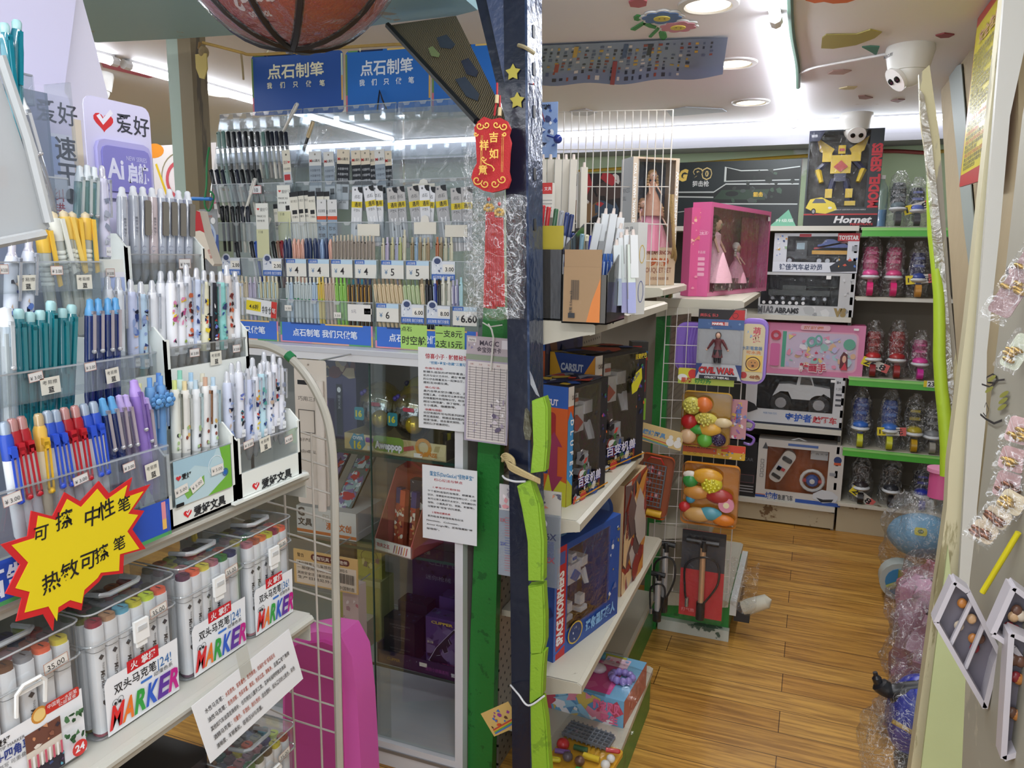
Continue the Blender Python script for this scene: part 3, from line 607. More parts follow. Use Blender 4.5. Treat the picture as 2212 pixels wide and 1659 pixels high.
# ================================================================ pens
def mk_clear(tint,top,clip,ink='#1d2a4a',r=.0062,L=.145,inner=True):
 b=B();m=CLR(tint,.12,.06,.25,tint)if inner else M(tint,.25)
 b.lathe([(.001,0),(.0022,.006),(r*.75,.012),(r,.03),(r,L-.012)],m,10)
 if inner:b.cyl((0,0,.012),(0,0,L-.02),.0022,M(ink,.4),n=6)
 c=B();c.lathe([(r,L-.012),(r*.9,L-.004),(r*.7,L),(r*.62,L+.008),(0,L+.010)],M(top,.3),10)
 d=B();d.box(-.0018,-r-.0045,L-.056,.0018,-r-.003,L-.006,CLR(clip,.15,.06,.5,clip));d.box(-.0018,-r-.0045,L-.010,.0018,-r+.001,L-.006,CLR(clip,.15,.06,.5,clip));d.ball((0,-r-.003,L-.057),.0032,CLR('#eef0f4',.3,.05,.4),n=8,k=6)
 return [('barrel',b,[]),('button',c,[]),('clip',d,[])]
def mk_teal(col):
 b=B();m=CLR(col,.14,.08,.55,col);b.lathe([(.002,0),(.005,.01),(.0072,.03),(.0075,.11),(.0068,.128),(.0055,.135)],m,10,1,.9);b.cyl((0,0,.01),(0,0,.12),.003,M('#0c4a58',.4),n=6)
 q=b.on((-.0012,-.0069,0),(0,0,1),(1,0,0));q.tx('可擦笔',.03,-.001,.0035,M('#123a44'))
 c=B();c.lathe([(.0052,.135),(.0055,.143),(.004,.146),(0,.1465)],M('#9cc4c6',.3),10)
 d=B();d.box(-.002,-.0105,.07,.002,-.008,.13,m);d.box(-.002,-.0105,.126,.002,-.005,.132,m)
 return [('barrel',b,[]),('eraser_tip',c,[]),('clip',d,[])]
def mk_loop(body,top,clip,tip):
 b=B();b.lathe([(.002,0),(.0062,.012),(.0068,.10)],M(body,.35),10);q=b.on((-.0012,-.0069,0),(0,0,1),(1,0,0));q.tx('热可擦',.055,-.001,.0034,M('#3c4560'))
 a=B();a.lathe([(.007,.10),(.0072,.124),(.0055,.129)],M(top,.25),10)
 c=B();c.lathe([(.0052,.129),(.0052,.139),(.0038,.1425),(0,.1435)],CLR(tip,.15,.1,.6,tip),10)
 d=B();cm=M(clip,.2)
 for s in (-1,1):d.box(s*.0026-.0009,-.0125,.055,s*.0026+.0009,-.0105,.108,cm)
 d.box(-.0035,-.0125,.052,.0035,-.0105,.058,cm);d.box(-.0035,-.0125,.104,.0035,-.0105,.112,cm);d.box(-.0032,-.0125,.108,.0032,-.005,.116,cm);d.ball((0,-.0105,.054),.0038,cm,n=8,k=6)
 return [('barrel',b,[]),('collar',a,[]),('eraser_tip',c,[]),('clip',d,[])]
def mk_white(body,button,clip,deco,flower=0):
 b=B();b.lathe([(.002,0),(.0055,.012),(.0066,.034)],M('#c8cbc8',.3),10);b.lathe([(.0067,.034),(.0067,.118),(.0058,.124)],M(body,.3),10)
 if deco:
  q=b.on((0,-.0069,0),(1,0,0),(0,0,1));rg=random.Random(deco)
  for k in range(5):q.el(rg.uniform(-.003,.003),rg.uniform(.04,.075),.0022,.003,M(rg.choice(['#d9b56a','#8a4a3c','#2e3038','#a9c48a','#c9cfd6']),.4),7)
  q.tx('good',-.0035,.038,.0022,BK)
 c=B();c.cyl((0,0,.124),(0,0,.137),.0033,M(button,.35),n=8)
 d=B();cm=CLR(clip,.2,.05,.55,clip)if clip!='gold' else M('#b98a6c',.2,1);d.box(.0015,-.0115,.068,.0045,-.010,.118,cm);d.box(.0015,-.0115,.113,.0045,-.004,.118,cm)
 out=[('barrel',b,[]),('button',c,[]),('clip',d,[])]
 if flower:
  e=B()
  for k in range(7):e.ball((.003+.0075*math.cos(k*.9),-.012,.105+.0075*math.sin(k*.9)),.0038,M('#4f86bd',.35),(1,.5,1),8,6)
  e.ball((.003,-.0135,.105),.0045,M('#6fa6d8',.3),(1,.6,1),8,6);out.append(('flower_charm',e,[]))
 return out
def mk_art(body,art,seed,top='#e6e8ee',r=.0075):
 """fat gel pen with printed sleeve, gel tip and clear clip"""
 b=B();b.lathe([(.002,0),(.0055,.010),(r*.95,.028)],CLR('#d5d9dc',.1,.1,.45,'#b9bdc2'),10);b.lathe([(r,.028),(r,.128),(r*.8,.134)],M(body,.25),12)
 q=b.on((0,-r-.0001,0),(1,0,0),(0,0,1));cols={'blue':['#2f3f78','#8fa3cf','#1c2036','#c7b09c','#5b76b8'],'pink':['#c0568c','#d98cb0','#8aa04a','#2e2c38','#e7c23e'],'multi':['#d8c22c','#22306c','#c24030','#2b2a30','#d98a3c'],'teal':['#57aaa2','#2e4f8f','#7cc2bc','#35406a'],'red':['#a83c2c','#6a2a26','#c96a44','#3a2a2c'],'grey':['#aab0c0','#8890a4','#c6ccd8'],'dark':['#1b1b22','#9a2f2c','#e0e0e0','#6a78c2','#22606a'],'none':[]}[art]
 if cols:q.mess(-r*.62,.045,r*.62,.112,cols,12,seed,(.35,.7))
 q.rc(-r*.5,.030,r*.5,.042,M('#e8eaec'));q.tx('0.5',-r*.35,.034,.003,BK)
 c=B();c.lathe([(r*.8,.134),(r*.55,.139),(r*.55,.147),(r*.35,.151),(0,.152)],CLR(top,.1,.15,.65,top),10)
 d=B();cm=CLR('#e9ecf2',.25,.04,.35,'#cfd4de');d.box(r*.35,-r-.005,.082,r*.35+.003,-r-.0035,.132,cm);d.box(r*.35,-r-.005,.128,r*.35+.003,-r+.002,.133,cm)
 return [('barrel',b,[]),('gel_tip',c,[]),('clip',d,[])]
def mk_gel(body,chrome):
 b=B();b.lathe([(.003,0),(.0078,.014),(.0082,.03)],CLR('#dadde0',.1,.15,.5,'#b7bbc0'),12);b.lathe([(.0083,.03),(.0083,.075),(.0080,.076),(.0080,.12),(.0070,.130)],CLR(body,.1,.15,.72,body),12)
 q=b.on((-.001,-.0084,0),(0,0,1),(1,0,0));
 if not chrome:q.tx('中性笔 大容量',.072,-.002,.0042,M('#4f545c'))
 q.ring(.052,-.003,.004,.0006,M('#8d93a6'));q.ring(.046,-.002,.003,.0006,M('#8d93a6'))
 c=B();c.lathe([(.007,.130),(.0045,.137),(.0045,.142),(.0025,.1445),(0,.145)],M('#d3d5da',.4),10)
 out=[('barrel',b,[]),('button',c,[])]
 if chrome:
  d=B();d.rbox(-.0052,-.0125,.072,.0052,-.0105,.124,.002,M('#a59a8c',.12,1),ax='y');d.box(-.003,-.0115,.118,.003,-.007,.124,M('#a59a8c',.12,1));out.append(('clip',d,[]))
 return out
def mk_yellow(clipcol):
 b=B();b.lathe([(.002,0),(.0068,.014),(.0072,.10)],CLR('#e6ebe6',.1,.1,.6,'#d6dcd4'),12)
 for k in range(5):b.lathe([(.0074,.060+k*.006),(.0078,.062+k*.006),(.0074,.064+k*.006)],M('#dfe5de',.4),12)
 a=B();a.lathe([(.0078,.10),(.0082,.12),(.0072,.128)],M(clipcol,.35),12)
 c=B();c.lathe([(.0052,.128),(.005,.133),(0,.1365)],M('#d6c7a6',.4),10)
 d=B();d.add([(.004,-.009,.127),(.0085,-.009,.127),(.012,-.011,.06),(.0075,-.011,.058),(.004,-.006,.127),(.0085,-.006,.127),(.012,-.008,.06),(.0075,-.008,.058)],[(0,1,2,3),(4,7,6,5),(0,4,5,1),(1,5,6,2),(2,6,7,3),(3,7,4,0)],M(clipcol,.35))
 return [('barrel',b,[]),('collar',a,[]),('button',c,[]),('clip',d,[])]
PX=Vector((1,-.12,0)).normalized()
def penrow(fn,args,name,items,X,desc,where,group,L=.147,face=PX,sc=1.0,lean=0.0,Y=None):
 n=len(items)
 for i,it in enumerate(items):
  xt,yt,xb,yb=it[:4];a=it[4]if len(it)>4 else args;ds=it[5]if len(it)>5 else desc
  if Y is None:p1=at(xt,yt,X=X);p0=at(xb,yb,X=X+lean)
  else:p1=at(xt,yt,Y=Y);p0=at(xb,yb,Y=Y-lean)
  d=(p1-p0).normalized();base=p1-d*L*sc
  put(kit(fn,*a),name,stick(base,p1,face,sc),f'{ds}, {wh(i, n)} {where}','pen',group)
  # tier 1 of the big rack
B_,R_,Y_=('#e3e6ea','#2a4bb0','#2d50c4','#b9cbe0'),('#e3e6ea','#a01c26','#b3202c','#d99a94'),('#e8dfc0','#d9b04e','#d6a92c','#e6c88c')
it=[(8,910,30,1060,B_,'white erasable pen with blue clip'),(24,903,50,1060,R_,'white erasable pen with red clip'),(44,898,72,1055,R_,'white erasable pen with red clip'),(82,892,98,1045,Y_,'yellow erasable pen with amber clip'),(100,886,122,1035,B_,'white erasable pen with blue clip'),(118,884,142,1032,B_,'white erasable pen with blue clip'),(137,879,162,1025,R_,'white erasable pen with red clip'),(160,875,182,1020,R_,'white erasable pen with red clip'),(179,871,205,1015,B_,'white erasable pen with blue clip'),(200,866,220,1010,B_,'white erasable pen with blue clip')]
penrow(mk_loop,None,'erasable_pen',it,-.803,'','in bottom tier','pens with looped clips',L=.1435)
CB,CP=('#3a5ab8','#5e9ed0','#d8d0d6'),('#c3b4d8','#b9a6dc','#d9ccd6')
penrow(mk_clear,None,'gel_pen',[(222,872,244,1000,CB),(241,868,262,996,CB)],-.806,'clear blue gel pen with blue button','of the bottom tier pair','clear blue pens in the bottom tier')
penrow(mk_clear,None,'gel_pen',[(258,865,275,990,CP),(272,864,292,985,CP),(316,870,328,975,CP)],-.809,'clear lilac gel pen','in the bottom tier','lilac pens in the bottom tier')
penrow(mk_clear,('#9a7ccc','#b497dc','#a584d8','#3a2a6a',.0078,.145,False),'gel_pen',[(290,832,312,975),(303,858,322,980)],-.812,'solid purple retractable pen','in the bottom tier','solid purple pens')
# tier 2
penrow(mk_teal,('#189aa8',),'erasable_pen',[(40,665,46,800),(64,672,66,805),(86,668,90,800),(110,648,108,790),(134,664,136,790),(155,656,150,785)],-.845,'teal translucent erasable pen','in the second tier','teal pens in the second tier',sc=1.04)
penrow(mk_clear,('#dfe8ec','#e0e6ea','#e9edf0','#b9b9b4',.0088),'gel_pen',[(12,678,18,820)],-.84,'fat clear pen with white grip','at the left frame edge, second tier',None,sc=1.02)
penrow(mk_clear,CB,'gel_pen',[(194,658,194,780),(212,657,212,778),(233,656,234,776),(249,655,250,774)],-.848,'clear blue gel pen with sky blue button','in the second tier','clear blue pens in the second tier')
# tier 3
penrow(mk_yellow,None,'highlighter_pen',[(88,480,100,580,('#dcb444',),'yellow topped pen'),(113,455,134,580,('#d6d8cf',),'white topped pen with frosted collar'),(135,452,158,585,('#e3c263',),'yellow topped pen'),(155,455,160,585,('#dfb748',),'yellow topped pen'),(184,456,186,580,('#e0b84a',),'yellow topped pen')],-.885,'','in the third tier','yellow topped pens',L=.137)
penrow(mk_clear,('#b9dcd8','#dfe6ea','#e6eef0','#7fb9b8'),'gel_pen',[(172,370,166,540),(188,368,186,540),(203,372,200,540)],-.915,'clear mint gel pen','behind the yellow topped pens','mint pens')
penrow(mk_art,('#d9d8ee','grey',3,'#e6e4f0'),'gel_pen',[(220,365,226,535)],-.915,'lavender pen with printed anime sleeve','just left of the grey gel pens',None)
penrow(mk_art,('#d6dbe6','blue',9,'#e6e4f0'),'gel_pen',[(62,520,60,600),(26,530,24,610)],-.88,'pale printed pen','under the frosted tub','pale pens under the frosted tub')
# tier 4
penrow(mk_teal,('#17a2b8',),'erasable_pen',[(9,48,20,150),(36,42,36,150)],-.905,'bright teal erasable pen','in the topmost cup','teal pens in the topmost cup')
penrow(mk_clear,('#e0e3e8','#eef0f2','#eef0f4','#b8b8b4',.0075),'gel_pen',[(30,225,72,345),(46,222,82,350)],-.905,'clear pen with white ball top','below the topmost cup','white topped clear pens')
# display D (grey gel pens)
penrow(mk_gel,None,'gel_pen',[(263,400,266,560,('#c9ced8',0),'pale grey gel pen'),(287,398,292,560,('#c6ccd6',0),'pale grey gel pen with black lettering'),(308,400,310,560,('#c4cbd8',1),'grey blue gel pen with wide chrome clip'),(328,402,330,560,('#dfd0d2',0),'pinkish gel pen with black lettering'),(347,404,348,560,('#c3cad8',1),'grey blue gel pen with chrome clip'),(366,405,367,560,('#c3cad8',1),'grey blue gel pen with chrome clip'),(385,408,386,560,('#c3cad8',1),'grey blue gel pen with wide chrome clip'),(405,410,405,560,('#c6ccd8',1),'grey blue gel pen with chrome clip')],-.955,'','in the upper white holder','grey gel pens in upper holder',sc=1.0)
# display B upper
penrow(mk_art,None,'gel_pen',[(232,604,236,770,('#e2e6ec','none',1,'#e9ecf2')),(255,606,258,770,('#e0e6ec','none',1,'#e9ecf2')),(282,610,288,760,('#c3cbe6','blue',2,'#e9ecf2')),(304,615,308,760,('#bcd6ea','blue',4,'#e9ecf2')),(328,612,331,770,('#e6e8ec','none',5,'#e9ecf2')),(347,592,350,760,('#e8eaee','none',6,'#e9ecf2'))],-.885,'white gel tipped pen','in the row before the cartoon pens','white gel tipped pens')
# display C upper: cartoon pens
it=[(368,592,373,750,('#e9eaef','pink',11),'pink cartoon pen'),(387,590,391,745,('#e9eaef','pink',12),'pink and white cartoon pen'),(402,578,405,745,('#d9dbe2','red',13),'clear pen with red swirl'),(424,585,421,745,('#cdd8ee','blue',14),'pale blue pen with blue haired figure'),(440,590,441,740,('#e9e6c8','multi',15),'yellow and navy cartoon pen'),(458,592,461,740,('#22232c','dark',16),'black cartoon pen'),(476,592,479,735,('#8fcfca','teal',17),'turquoise cartoon pen'),(489,578,496,735,('#d5cdc8','red',18),'clear pen with flame print'),(507,592,510,730,('#eceff4','none',19),'plain white pen with blue mark')]
penrow(mk_art,None,'gel_pen',it,-.87,'','in the printed pen row','printed pens in the upper holder')
# display B lower: white pens
it=[(300,812,304,990,('#e6e8c8','#dfe0a8','#dce3ea',0,0),'cream slim pen'),(322,800,330,985,('#6f9fd2','#6c9fdc','#8fb2dd',0,1),'blue pen with flower charm'),(346,796,350,985,('#6f9fd2','#6c9fdc','#8fb2dd',0,1),'blue pen with flower charm'),(376,806,382,1010,('#e8eadf','#d3dd8c','#8f9488',3,0),'white pen with lime button'),(398,808,402,1010,('#e8e6df','#e2d2a4','#d6d9d4',5,0),'white pen with cream button'),(422,806,424,1010,('#e4e8ea','#b9cfdc','#c9dfe0',6,0),'white pen with pale blue button'),(443,800,444,1010,('#e8e8e6','#c9a48c','gold',8,0),'white pen with copper clip'),(460,800,461,1000,('#e4eaee','#b7d0e2','#bcd6de',9,0),'white pen with sky blue button')]
penrow(mk_white,None,'retractable_pen',it,-.822,'','in the holder with green card','slim retractable pens')
penrow(mk_white,None,'retractable_pen',[(342,790,344,980,('#7fa6d8','#5f8fdc','#8fb2dd',0,0),'blue pen'),(388,785,390,980,('#cfe6dc','#8fd0b8','#d6d9d4',0,0),'mint pen'),(412,790,414,980,('#dfe6ea','#a9cbe6','#c9dfe0',0,0),'pale blue pen'),(437,792,438,980,('#e8e6df','#ded9c4','#d6d9d4',0,0),'cream pen')],-.838,'','of the back row behind the green card','retractable pens in the back row')
# display C lower
it=[(490,808,494,950,('#cfd6ea','blue',21),'pale pen with dark blue figure'),(515,786,518,940,('#d9dce6','dark',22),'pen with a black haired figure print'),(534,802,538,960,('#ccd4ec','blue',23),'lilac pen with blue oval'),(549,796,552,950,('#dfe2ea','multi',24),'grey printed pen'),(562,790,566,950,('#b9dbe6','teal',25),'aqua printed pen'),(578,786,582,950,('#dfe2ea','blue',26),'clear pen with blue print'),(590,770,594,940,('#dfe0e8','dark',27),'pen with dark figure print'),(604,778,606,930,('#dfe2ea','grey',28),'pale grey pen with blue oval')]
penrow(mk_art,None,'gel_pen',it,-.825,'','in the far white holder','printed pens in the far holder',sc=.98)
penrow(mk_art,None,'gel_pen',[(500,790,503,940,('#dfe2ea','none',21)),(545,778,548,940,('#dfe2ea','none',21)),(570,765,573,930,('#dfe2ea','none',21))],-.845,'clear gel tipped pen','of the second row in the far holder','clear pens behind the printed row')
# ================================================================ clear racks and white holders
WHH=M('#e4e8e2',.3)
def pocket(b,tl,tr,bl,br,X,dep=.03,div=1,m=ACR,notch=True):
 a,c,d,e=at(*tl,X=X),at(*tr,X=X),at(*bl,X=X),at(*br,X=X);y0,y1=(a.y+d.y)/2,(c.y+e.y)/2;z1,z0=(a.z+c.z)/2,(d.z+e.z)/2
 b.box(X-.0025,y0,z0,X,y1,z1,m);b.box(X-dep,y0,z0,X,y1,z0+.002,m)
 for k in range(div+1):yy=y0+(y1-y0)*k/div;b.box(X-dep,yy-.0012,z0,X+.0005,yy+.0012,z1,m)
 b.box(X-.0035,y0,z1-.001,X+.0008,y1,z1+.001,CLR('#dfe8f0',.3,.05,.35,'#f0f4f8'))
 return y0,y1,z0,z1
def sticker(b,x,y,w,h,X,kind=0,ang=0):
 p=at(x,y,X=X);q=b.on(p,(0,1,0),(0,0,1));q.T=q.T@RZ(ang)
 if kind==0:
  q.rc(0,0,w,h,M('#dedcd8',.5));q.border(0,0,w,h,.0005,M('#b9806c'));q.tx('¥ 3.00',w*.1,h*.22,h*.38,M('#454548'),w*.8)
 else:
  q.rc(0,0,w,h,M('#d9d6c8',.5));q.tx('考易擦',w*.1,h*.58,h*.26,M('#3c3c3e'),w*.76);q.tx('蓝',w*.36,h*.08,h*.36,M('#26262a'),None,.02)
t=thing('pen_rack','tall clear tiered pen rack with price stickers, closest to the camera','rack',TR(-.80,.60,1.12));I=TR(.80,-.60,-1.12)
tiers=[((-30,1068),(368,966),(-30,1178),(368,1102),-.79,.05,3,[(160,1052,.020,.011,0,8),(8,1098,.021,.013,0,6),(267,1022,.018,.011,0,6),(317,1040,.022,.022,1,5)]),((-30,822),(290,765),(-30,878),(290,838),-.83,.05,3,[(63,828,.018,.011,0,6),(90,855,.025,.020,1,2),(184,804,.016,.011,0,4),(231,830,.020,.019,1,4)]),((-30,567),(221,565),(-30,632),(221,630),-.87,.05,3,[(0,592,.010,.011,0,0),(110,594,.016,.011,0,0),(40,628,.025,.018,1,0),(167,625,.022,.018,1,0)]),((-30,375),(148,380),(-30,420),(148,425),-.90,.05,2,[(84,418,.012,.013,1,-4)]),((-30,150),(72,155),(-30,215),(72,222),-.905,.05,2,[])]
for tl,tr,bl,br,X,dep,dv,stk in tiers:
 b=B(I);y0,y1,z0,z1=pocket(b,tl,tr,bl,br,X,dep,dv);o=b.obj('tier_pocket',t)
 for x,y,w_,h_,k,an in stk:
  b=B(I);sticker(b,x,y,w_,h_,X+.001,k,an);b.obj('price_sticker',o)
b=B(I)
for s in (.46,.742):b.prism([(-.788,1.12),(-.79,1.245),(-.826,1.25),(-.832,1.364),(-.866,1.37),(-.872,1.484),(-.90,1.49),(-.905,1.71),(-.95,1.71),(-.95,1.12)],s,s+.003,ACR,'y')
b.obj('side_panel',t)
b=B(I);b.box(-.953,.46,1.12,-.95,.746,1.70,CLR('#d3dae6',.05,.1,.45,'#a9b4c8'));b.obj('back_panel',t)
b=B(I);q=FX(b,-.789,.44,1.1195);q.rc(0,0,.308,.05,M('#2b51b4',.4));q.rc(.294,.01,.301,.048,M('#d98c94'));q.rc(.294,.01,.301,.024,M('#e0b45c'));q.rc(0,0,.308,.005,M('#4d9a5c'));q.tx('点石制笔',.01,.01,.033,M('#dce4f2'),None,.02);b.obj('blue_banner',t)
def holder(name,lab,tl,tr,bl,br,X,zb,dep,card=None,back=.12):
 a,c,d,e=at(*tl,X=X),at(*tr,X=X),at(*bl,X=X),at(*br,X=X);y0,y1=(a.y+d.y)/2,(c.y+e.y)/2;z1,z0=(a.z+c.z)/2,(d.z+e.z)/2
 t=thing(name,lab,'pen holder',TR(X,(y0+y1)/2,zb));I=TR(-X,-(y0+y1)/2,-zb)
 b=B(I);b.box(X-.004,y0-.012,zb,X,y1+.012,z0,WHH)
 b.box(X-.004,y0-.012,zb,X,y0-.004,z1+.012,WHH);b.box(X-.004,y1+.004,zb,X,y1+.012,z1+.012,WHH)
 b.box(X-dep,y0-.012,zb,X,y1+.012,zb+.004,WHH);b.box(X-dep,y0-.012,zb,X-dep+.004,y1+.012,z1+.03,WHH);b.prism([(X-dep,zb),(X,zb),(X,z1+.01),(X-.02,z1+.03),(X-dep,z1+.03)],y1+.009,y1+.012,WHH,'y');b.prism([(X-dep,zb),(X,zb),(X,z1+.01),(X-.02,z1+.03),(X-dep,z1+.03)],y0-.012,y0-.009,WHH,'y')
 b.obj('frame',t)
 b=B(I);b.box(X-.002,y0-.004,z0,X-.0005,y1+.004,z1,ACR);b.box(X-.003,y0-.004,z1-.001,X+.001,y1+.004,z1+.001,CLR('#dfe8f0',.3,.05,.35,'#f0f4f8'));o=b.obj('clear_front',t)
 return t,I,y0,y1,z0,z1,o
t,I,y0,y1,z0,z1,o=holder('pen_holder','white pen holder with landscape card and heart logo beside the clear rack',(374,990),(497,965),(374,1098),(497,1052),-.80,1.1185,.055)
b=B(I);q=FX(b,-.7985,y0,z0);W_,H_=y1-y0,z1-z0
q.rc(0,0,W_,H_,M('#b5cfd6',.4));q.pg([(0,H_*.72),(W_*.2,H_*.66),(W_*.35,H_*.78),(W_*.6,H_*.64),(W_*.75,H_),(0,H_)],M('#9fc0cf'));q.pg([(W_*.8,H_),(W_,H_),(W_,0),(W_*.55,.0),(W_*.9,H_*.3)],M('#6fae3c'));q.pg([(W_*.15,H_*.25),(W_*.5,H_*.5),(W_*.5,.3*H_),(W_*.2,.1*H_)],M('#79b04c'))
q.ring(W_*.72,H_*.62,W_*.14,.001,M('#dfe9ee'));q.pg(heart(W_*.07,H_*.62,.0045),M('#c8323a'));q.tx('爱好',W_*.12,H_*.56,.0085,BK,None,.02);q.ring(W_*.88,H_*.4,.006,.001,M('#1f4f9a'));q.el(W_*.88,H_*.4,.004,.004,M('#2a62ae'));q.rc(0,0,W_*.13,.005,BK,.001)
for u_,v_,a_ in ((.0,.22,8),(.28,.18,22),(.62,.42,2)):
 k=q.T;q.T=q.T@TR(W_*u_,H_*v_,0)@RZ(a_);q.rc(0,0,W_*.22,.013,M('#dedbd4'));q.tx('¥ 5.00',.002,.004,.005,M('#454548'),W_*.18);q.T=k
b.obj('picture_card',t)
def hlogo(t,I,X,y0,W_,z,h):
 b=B(I);q=FX(b,X+.0002,y0,z);q.pg(heart(W_*.20,h*.62,h*.5),M('#d02a30',.4));q.pg([(W_*.20-h*.2,h*.72),(W_*.20-.0*h,h*.42),(W_*.20+h*.42,h*.92),(W_*.20+h*.34,h*1.0),(W_*.20,h*.62),(W_*.20-h*.12,h*.8)],WH)
 q.tx('爱好文具',W_*.30,h*.05,h*1.0,M('#26282c'),W_*.58,.035);b.obj('logo',t)
hlogo(t,I,-.80,y0,W_,1.124,.0145)
t,I,y0,y1,z0,z1,o=holder('pen_holder','white pen holder with clear window and heart logo at the far shelf end',(524,956),(640,930),(524,1016),(640,985),-.80,1.1185,.06)
hlogo(t,I,-.80,y0,y1-y0,1.123,.016)
for x,y,w_,h_,k in ((527,972,.022,.012,0),(563,978,.026,.022,1),(616,960,.02,.012,0)):b=B(I);sticker(b,x,y,w_,h_,-.799,k,6);b.obj('price_sticker',t)
b=B(I);b.box(-.86,y0-.03,1.1185,-.792,y1+.02,1.122,WHH);b.obj('foot_tray',t)
t,I,y0,y1,z0,z1,o=holder('pen_holder','upper white holder stepped behind, carrying the printed pens',(372,745),(527,735),(372,792),(527,775),-.855,1.1235,.05)
for a_ in ((410,772,.019,.012,-.853,0),(455,790,.024,.021,-.853,1),(503,762,.016,.012,-.853,0)):b=B(I);sticker(b,*a_);b.obj('price_sticker',t)
t,I,y0,y1,z0,z1,o=holder('pen_holder','upper white holder behind the clear rack edge, carrying white pens',(225,775),(355,760),(225,830),(355,805),-.872,1.1235,.05)
t,I,y0,y1,z0,z1,o=holder('pen_holder','high white holder with wide clear front carrying the grey gel pens',(290,552),(432,548),(290,615),(432,610),-.935,1.1235,.05)
b=B(I);sticker(b,387,580,.024,.015,-.933,0);b.obj('price_sticker',t)
b=B(TR(0,0,0));
t=thing('pen_holder','small pen holder with blue and green card left of the grey gel pens','pen holder',TR(-.90,.77,1.1235));I=TR(.90,-.77,-1.1235)
b=B(I);a,c=at(222,640,X=-.90),at(268,560,X=-.90);b.box(-.93,a.y,1.1235,-.902,c.y,c.z,WHH);q=FX(b,-.902,a.y,a.z-.02);q.rc(0,0,c.y-a.y,.05,M('#aebfe6'));q.el(.02,.012,.012,.008,M('#79b04c'));q.rc(0,.045,c.y-a.y,.052,M('#e6e6ee'));b.obj('body',t)
b=B(I);sticker(b,229,598,.014,.011,-.90,0);b.obj('price_sticker',t)
# ---- printed card stands behind the pens
def cardstand(name,lab,px,X,T_,extra):
 P=[at(x,y,X=X)for x,y in px];ys=[p.y for p in P];zs=[p.z for p in P];y0,y1,z0,z1=min(ys),max(ys),min(zs),max(zs)
 o=Vector((X,y0,z0));b=B();b.T=Matrix.Identity(4);t=thing(name,lab,'display card',TR(o));W_,H_=y1-y0,z1-z0
 b.rbox(-.002,0,0,0,W_,H_,.014,M('#d6d2ee',.45),ax='x');q=FX(b,0,0,0);extra(q,W_,H_,t);b.obj('card',t);return t
def ex1(q,W,H,t):
 q.pg(heart(W*.27,H*.87,.017),M('#d0242c',.4));q.pg([(W*.17,H*.895),(W*.26,H*.85),(W*.42,H*.925),(W*.38,H*.945),(W*.26,H*.885),(W*.22,H*.91)],M('#e9e6f2'));q.tx('爱好',W*.46,H*.825,.030,M('#2b2c3a'),None,.01)
 q.tx('GRABBOR',W*.42,H*.37,.0055,M('#3a3a58'),None,.03);q.tx('2B/0.5',W*.7,H*.37,.0055,M('#3a3a58'),None,.03);q.ring(W*.93,H*.395,.006,.0025,M('#26263c'))
 b=B();f=b.on((0,0,0),(0,1,0),(0,0,1));f.prism(rr(W*.10,H*.44,W*.93,H*.77,.014,2),0,.007,M('#b3aee0',.3));f.prism(rr(W*.15,H*.48,W*.88,H*.735,.010,2),.007,.010,M('#8a86cc',.25));f.lift=.0102
 f.tx('Ai',W*.2,H*.555,.030,M('#e3e2f6',.3),W*.25,.03);f.tx('启航',W*.50,H*.545,.028,M('#dcdcf4',.3),W*.34,.045);f.tx('NEW SERIES',W*.5,H*.665,.007,M('#d0cff0'),W*.32);b.obj('raised_badge',t)
cardstand('display_card','lavender card with red heart, black characters and a raised violet badge',[(178,202),(322,235),(325,590)],-1.02,None,ex1)
def ex2(q,W,H,t):
 q.tx('爱好',W*.14,H*.80,.030,M('#2b2c3a'),None,.01);q.rc(W*.36,H*.2,W*.98,H*.74,M('#dfe2f2',.3));q.rc(W*.4,H*.5,W*.62,H*.72,M('#9fb0dc'));q.tx('速干',W*.8,H*.73,.032,M('#34353f'),None,.02,vert=True);q.tx('纠错',W*.5,H*.42,.018,M('#b8303c'),None,0,vert=True);q.el(W*.84,H*.38,.009,.011,BK)
cardstand('display_card','lavender card with black characters, left of the heart card',[(60,178),(148,200),(150,560)],-1.0,None,ex2)
# big lavender boards at upper left
t=thing('lavender_board','tall plain lavender header board rising to the top left corner','board',TR(-1.13,.9,1.12));I=TR(1.13,-.9,-1.12)
b=B(I);P=[at(-60,-80,X=-1.13),at(172,-80,X=-1.13),at(162,20,X=-1.13),at(138,200,X=-1.13),at(140,600,X=-1.13),at(-60,600,X=-1.13)];b.prism([(p.y,p.z)for p in P],-1.134,-1.13,M('#d5d0ea',.5),'x');b.obj('panel',t)
t=thing('white_board','white card board edge standing behind the heart card','board',TR(-1.15,.9,1.12));I=TR(1.15,-.9,-1.12)
b=B(I);P=[at(150,-60,X=-1.15),at(176,-10,X=-1.15),at(205,95,X=-1.15),at(233,206,X=-1.15),at(250,600,X=-1.15),at(100,600,X=-1.15)];b.prism([(p.y,p.z)for p in P],-1.155,-1.15,M('#dcd7e6',.5),'x');b.obj('panel',t)
b=B(I);a,c=at(148,255,X=-1.148),at(200,590,X=-1.148);b.box(-1.1495,a.y,c.z,-1.147,c.y,a.z,M('#e0d3bc',.5));b.obj('cream_patch',t)
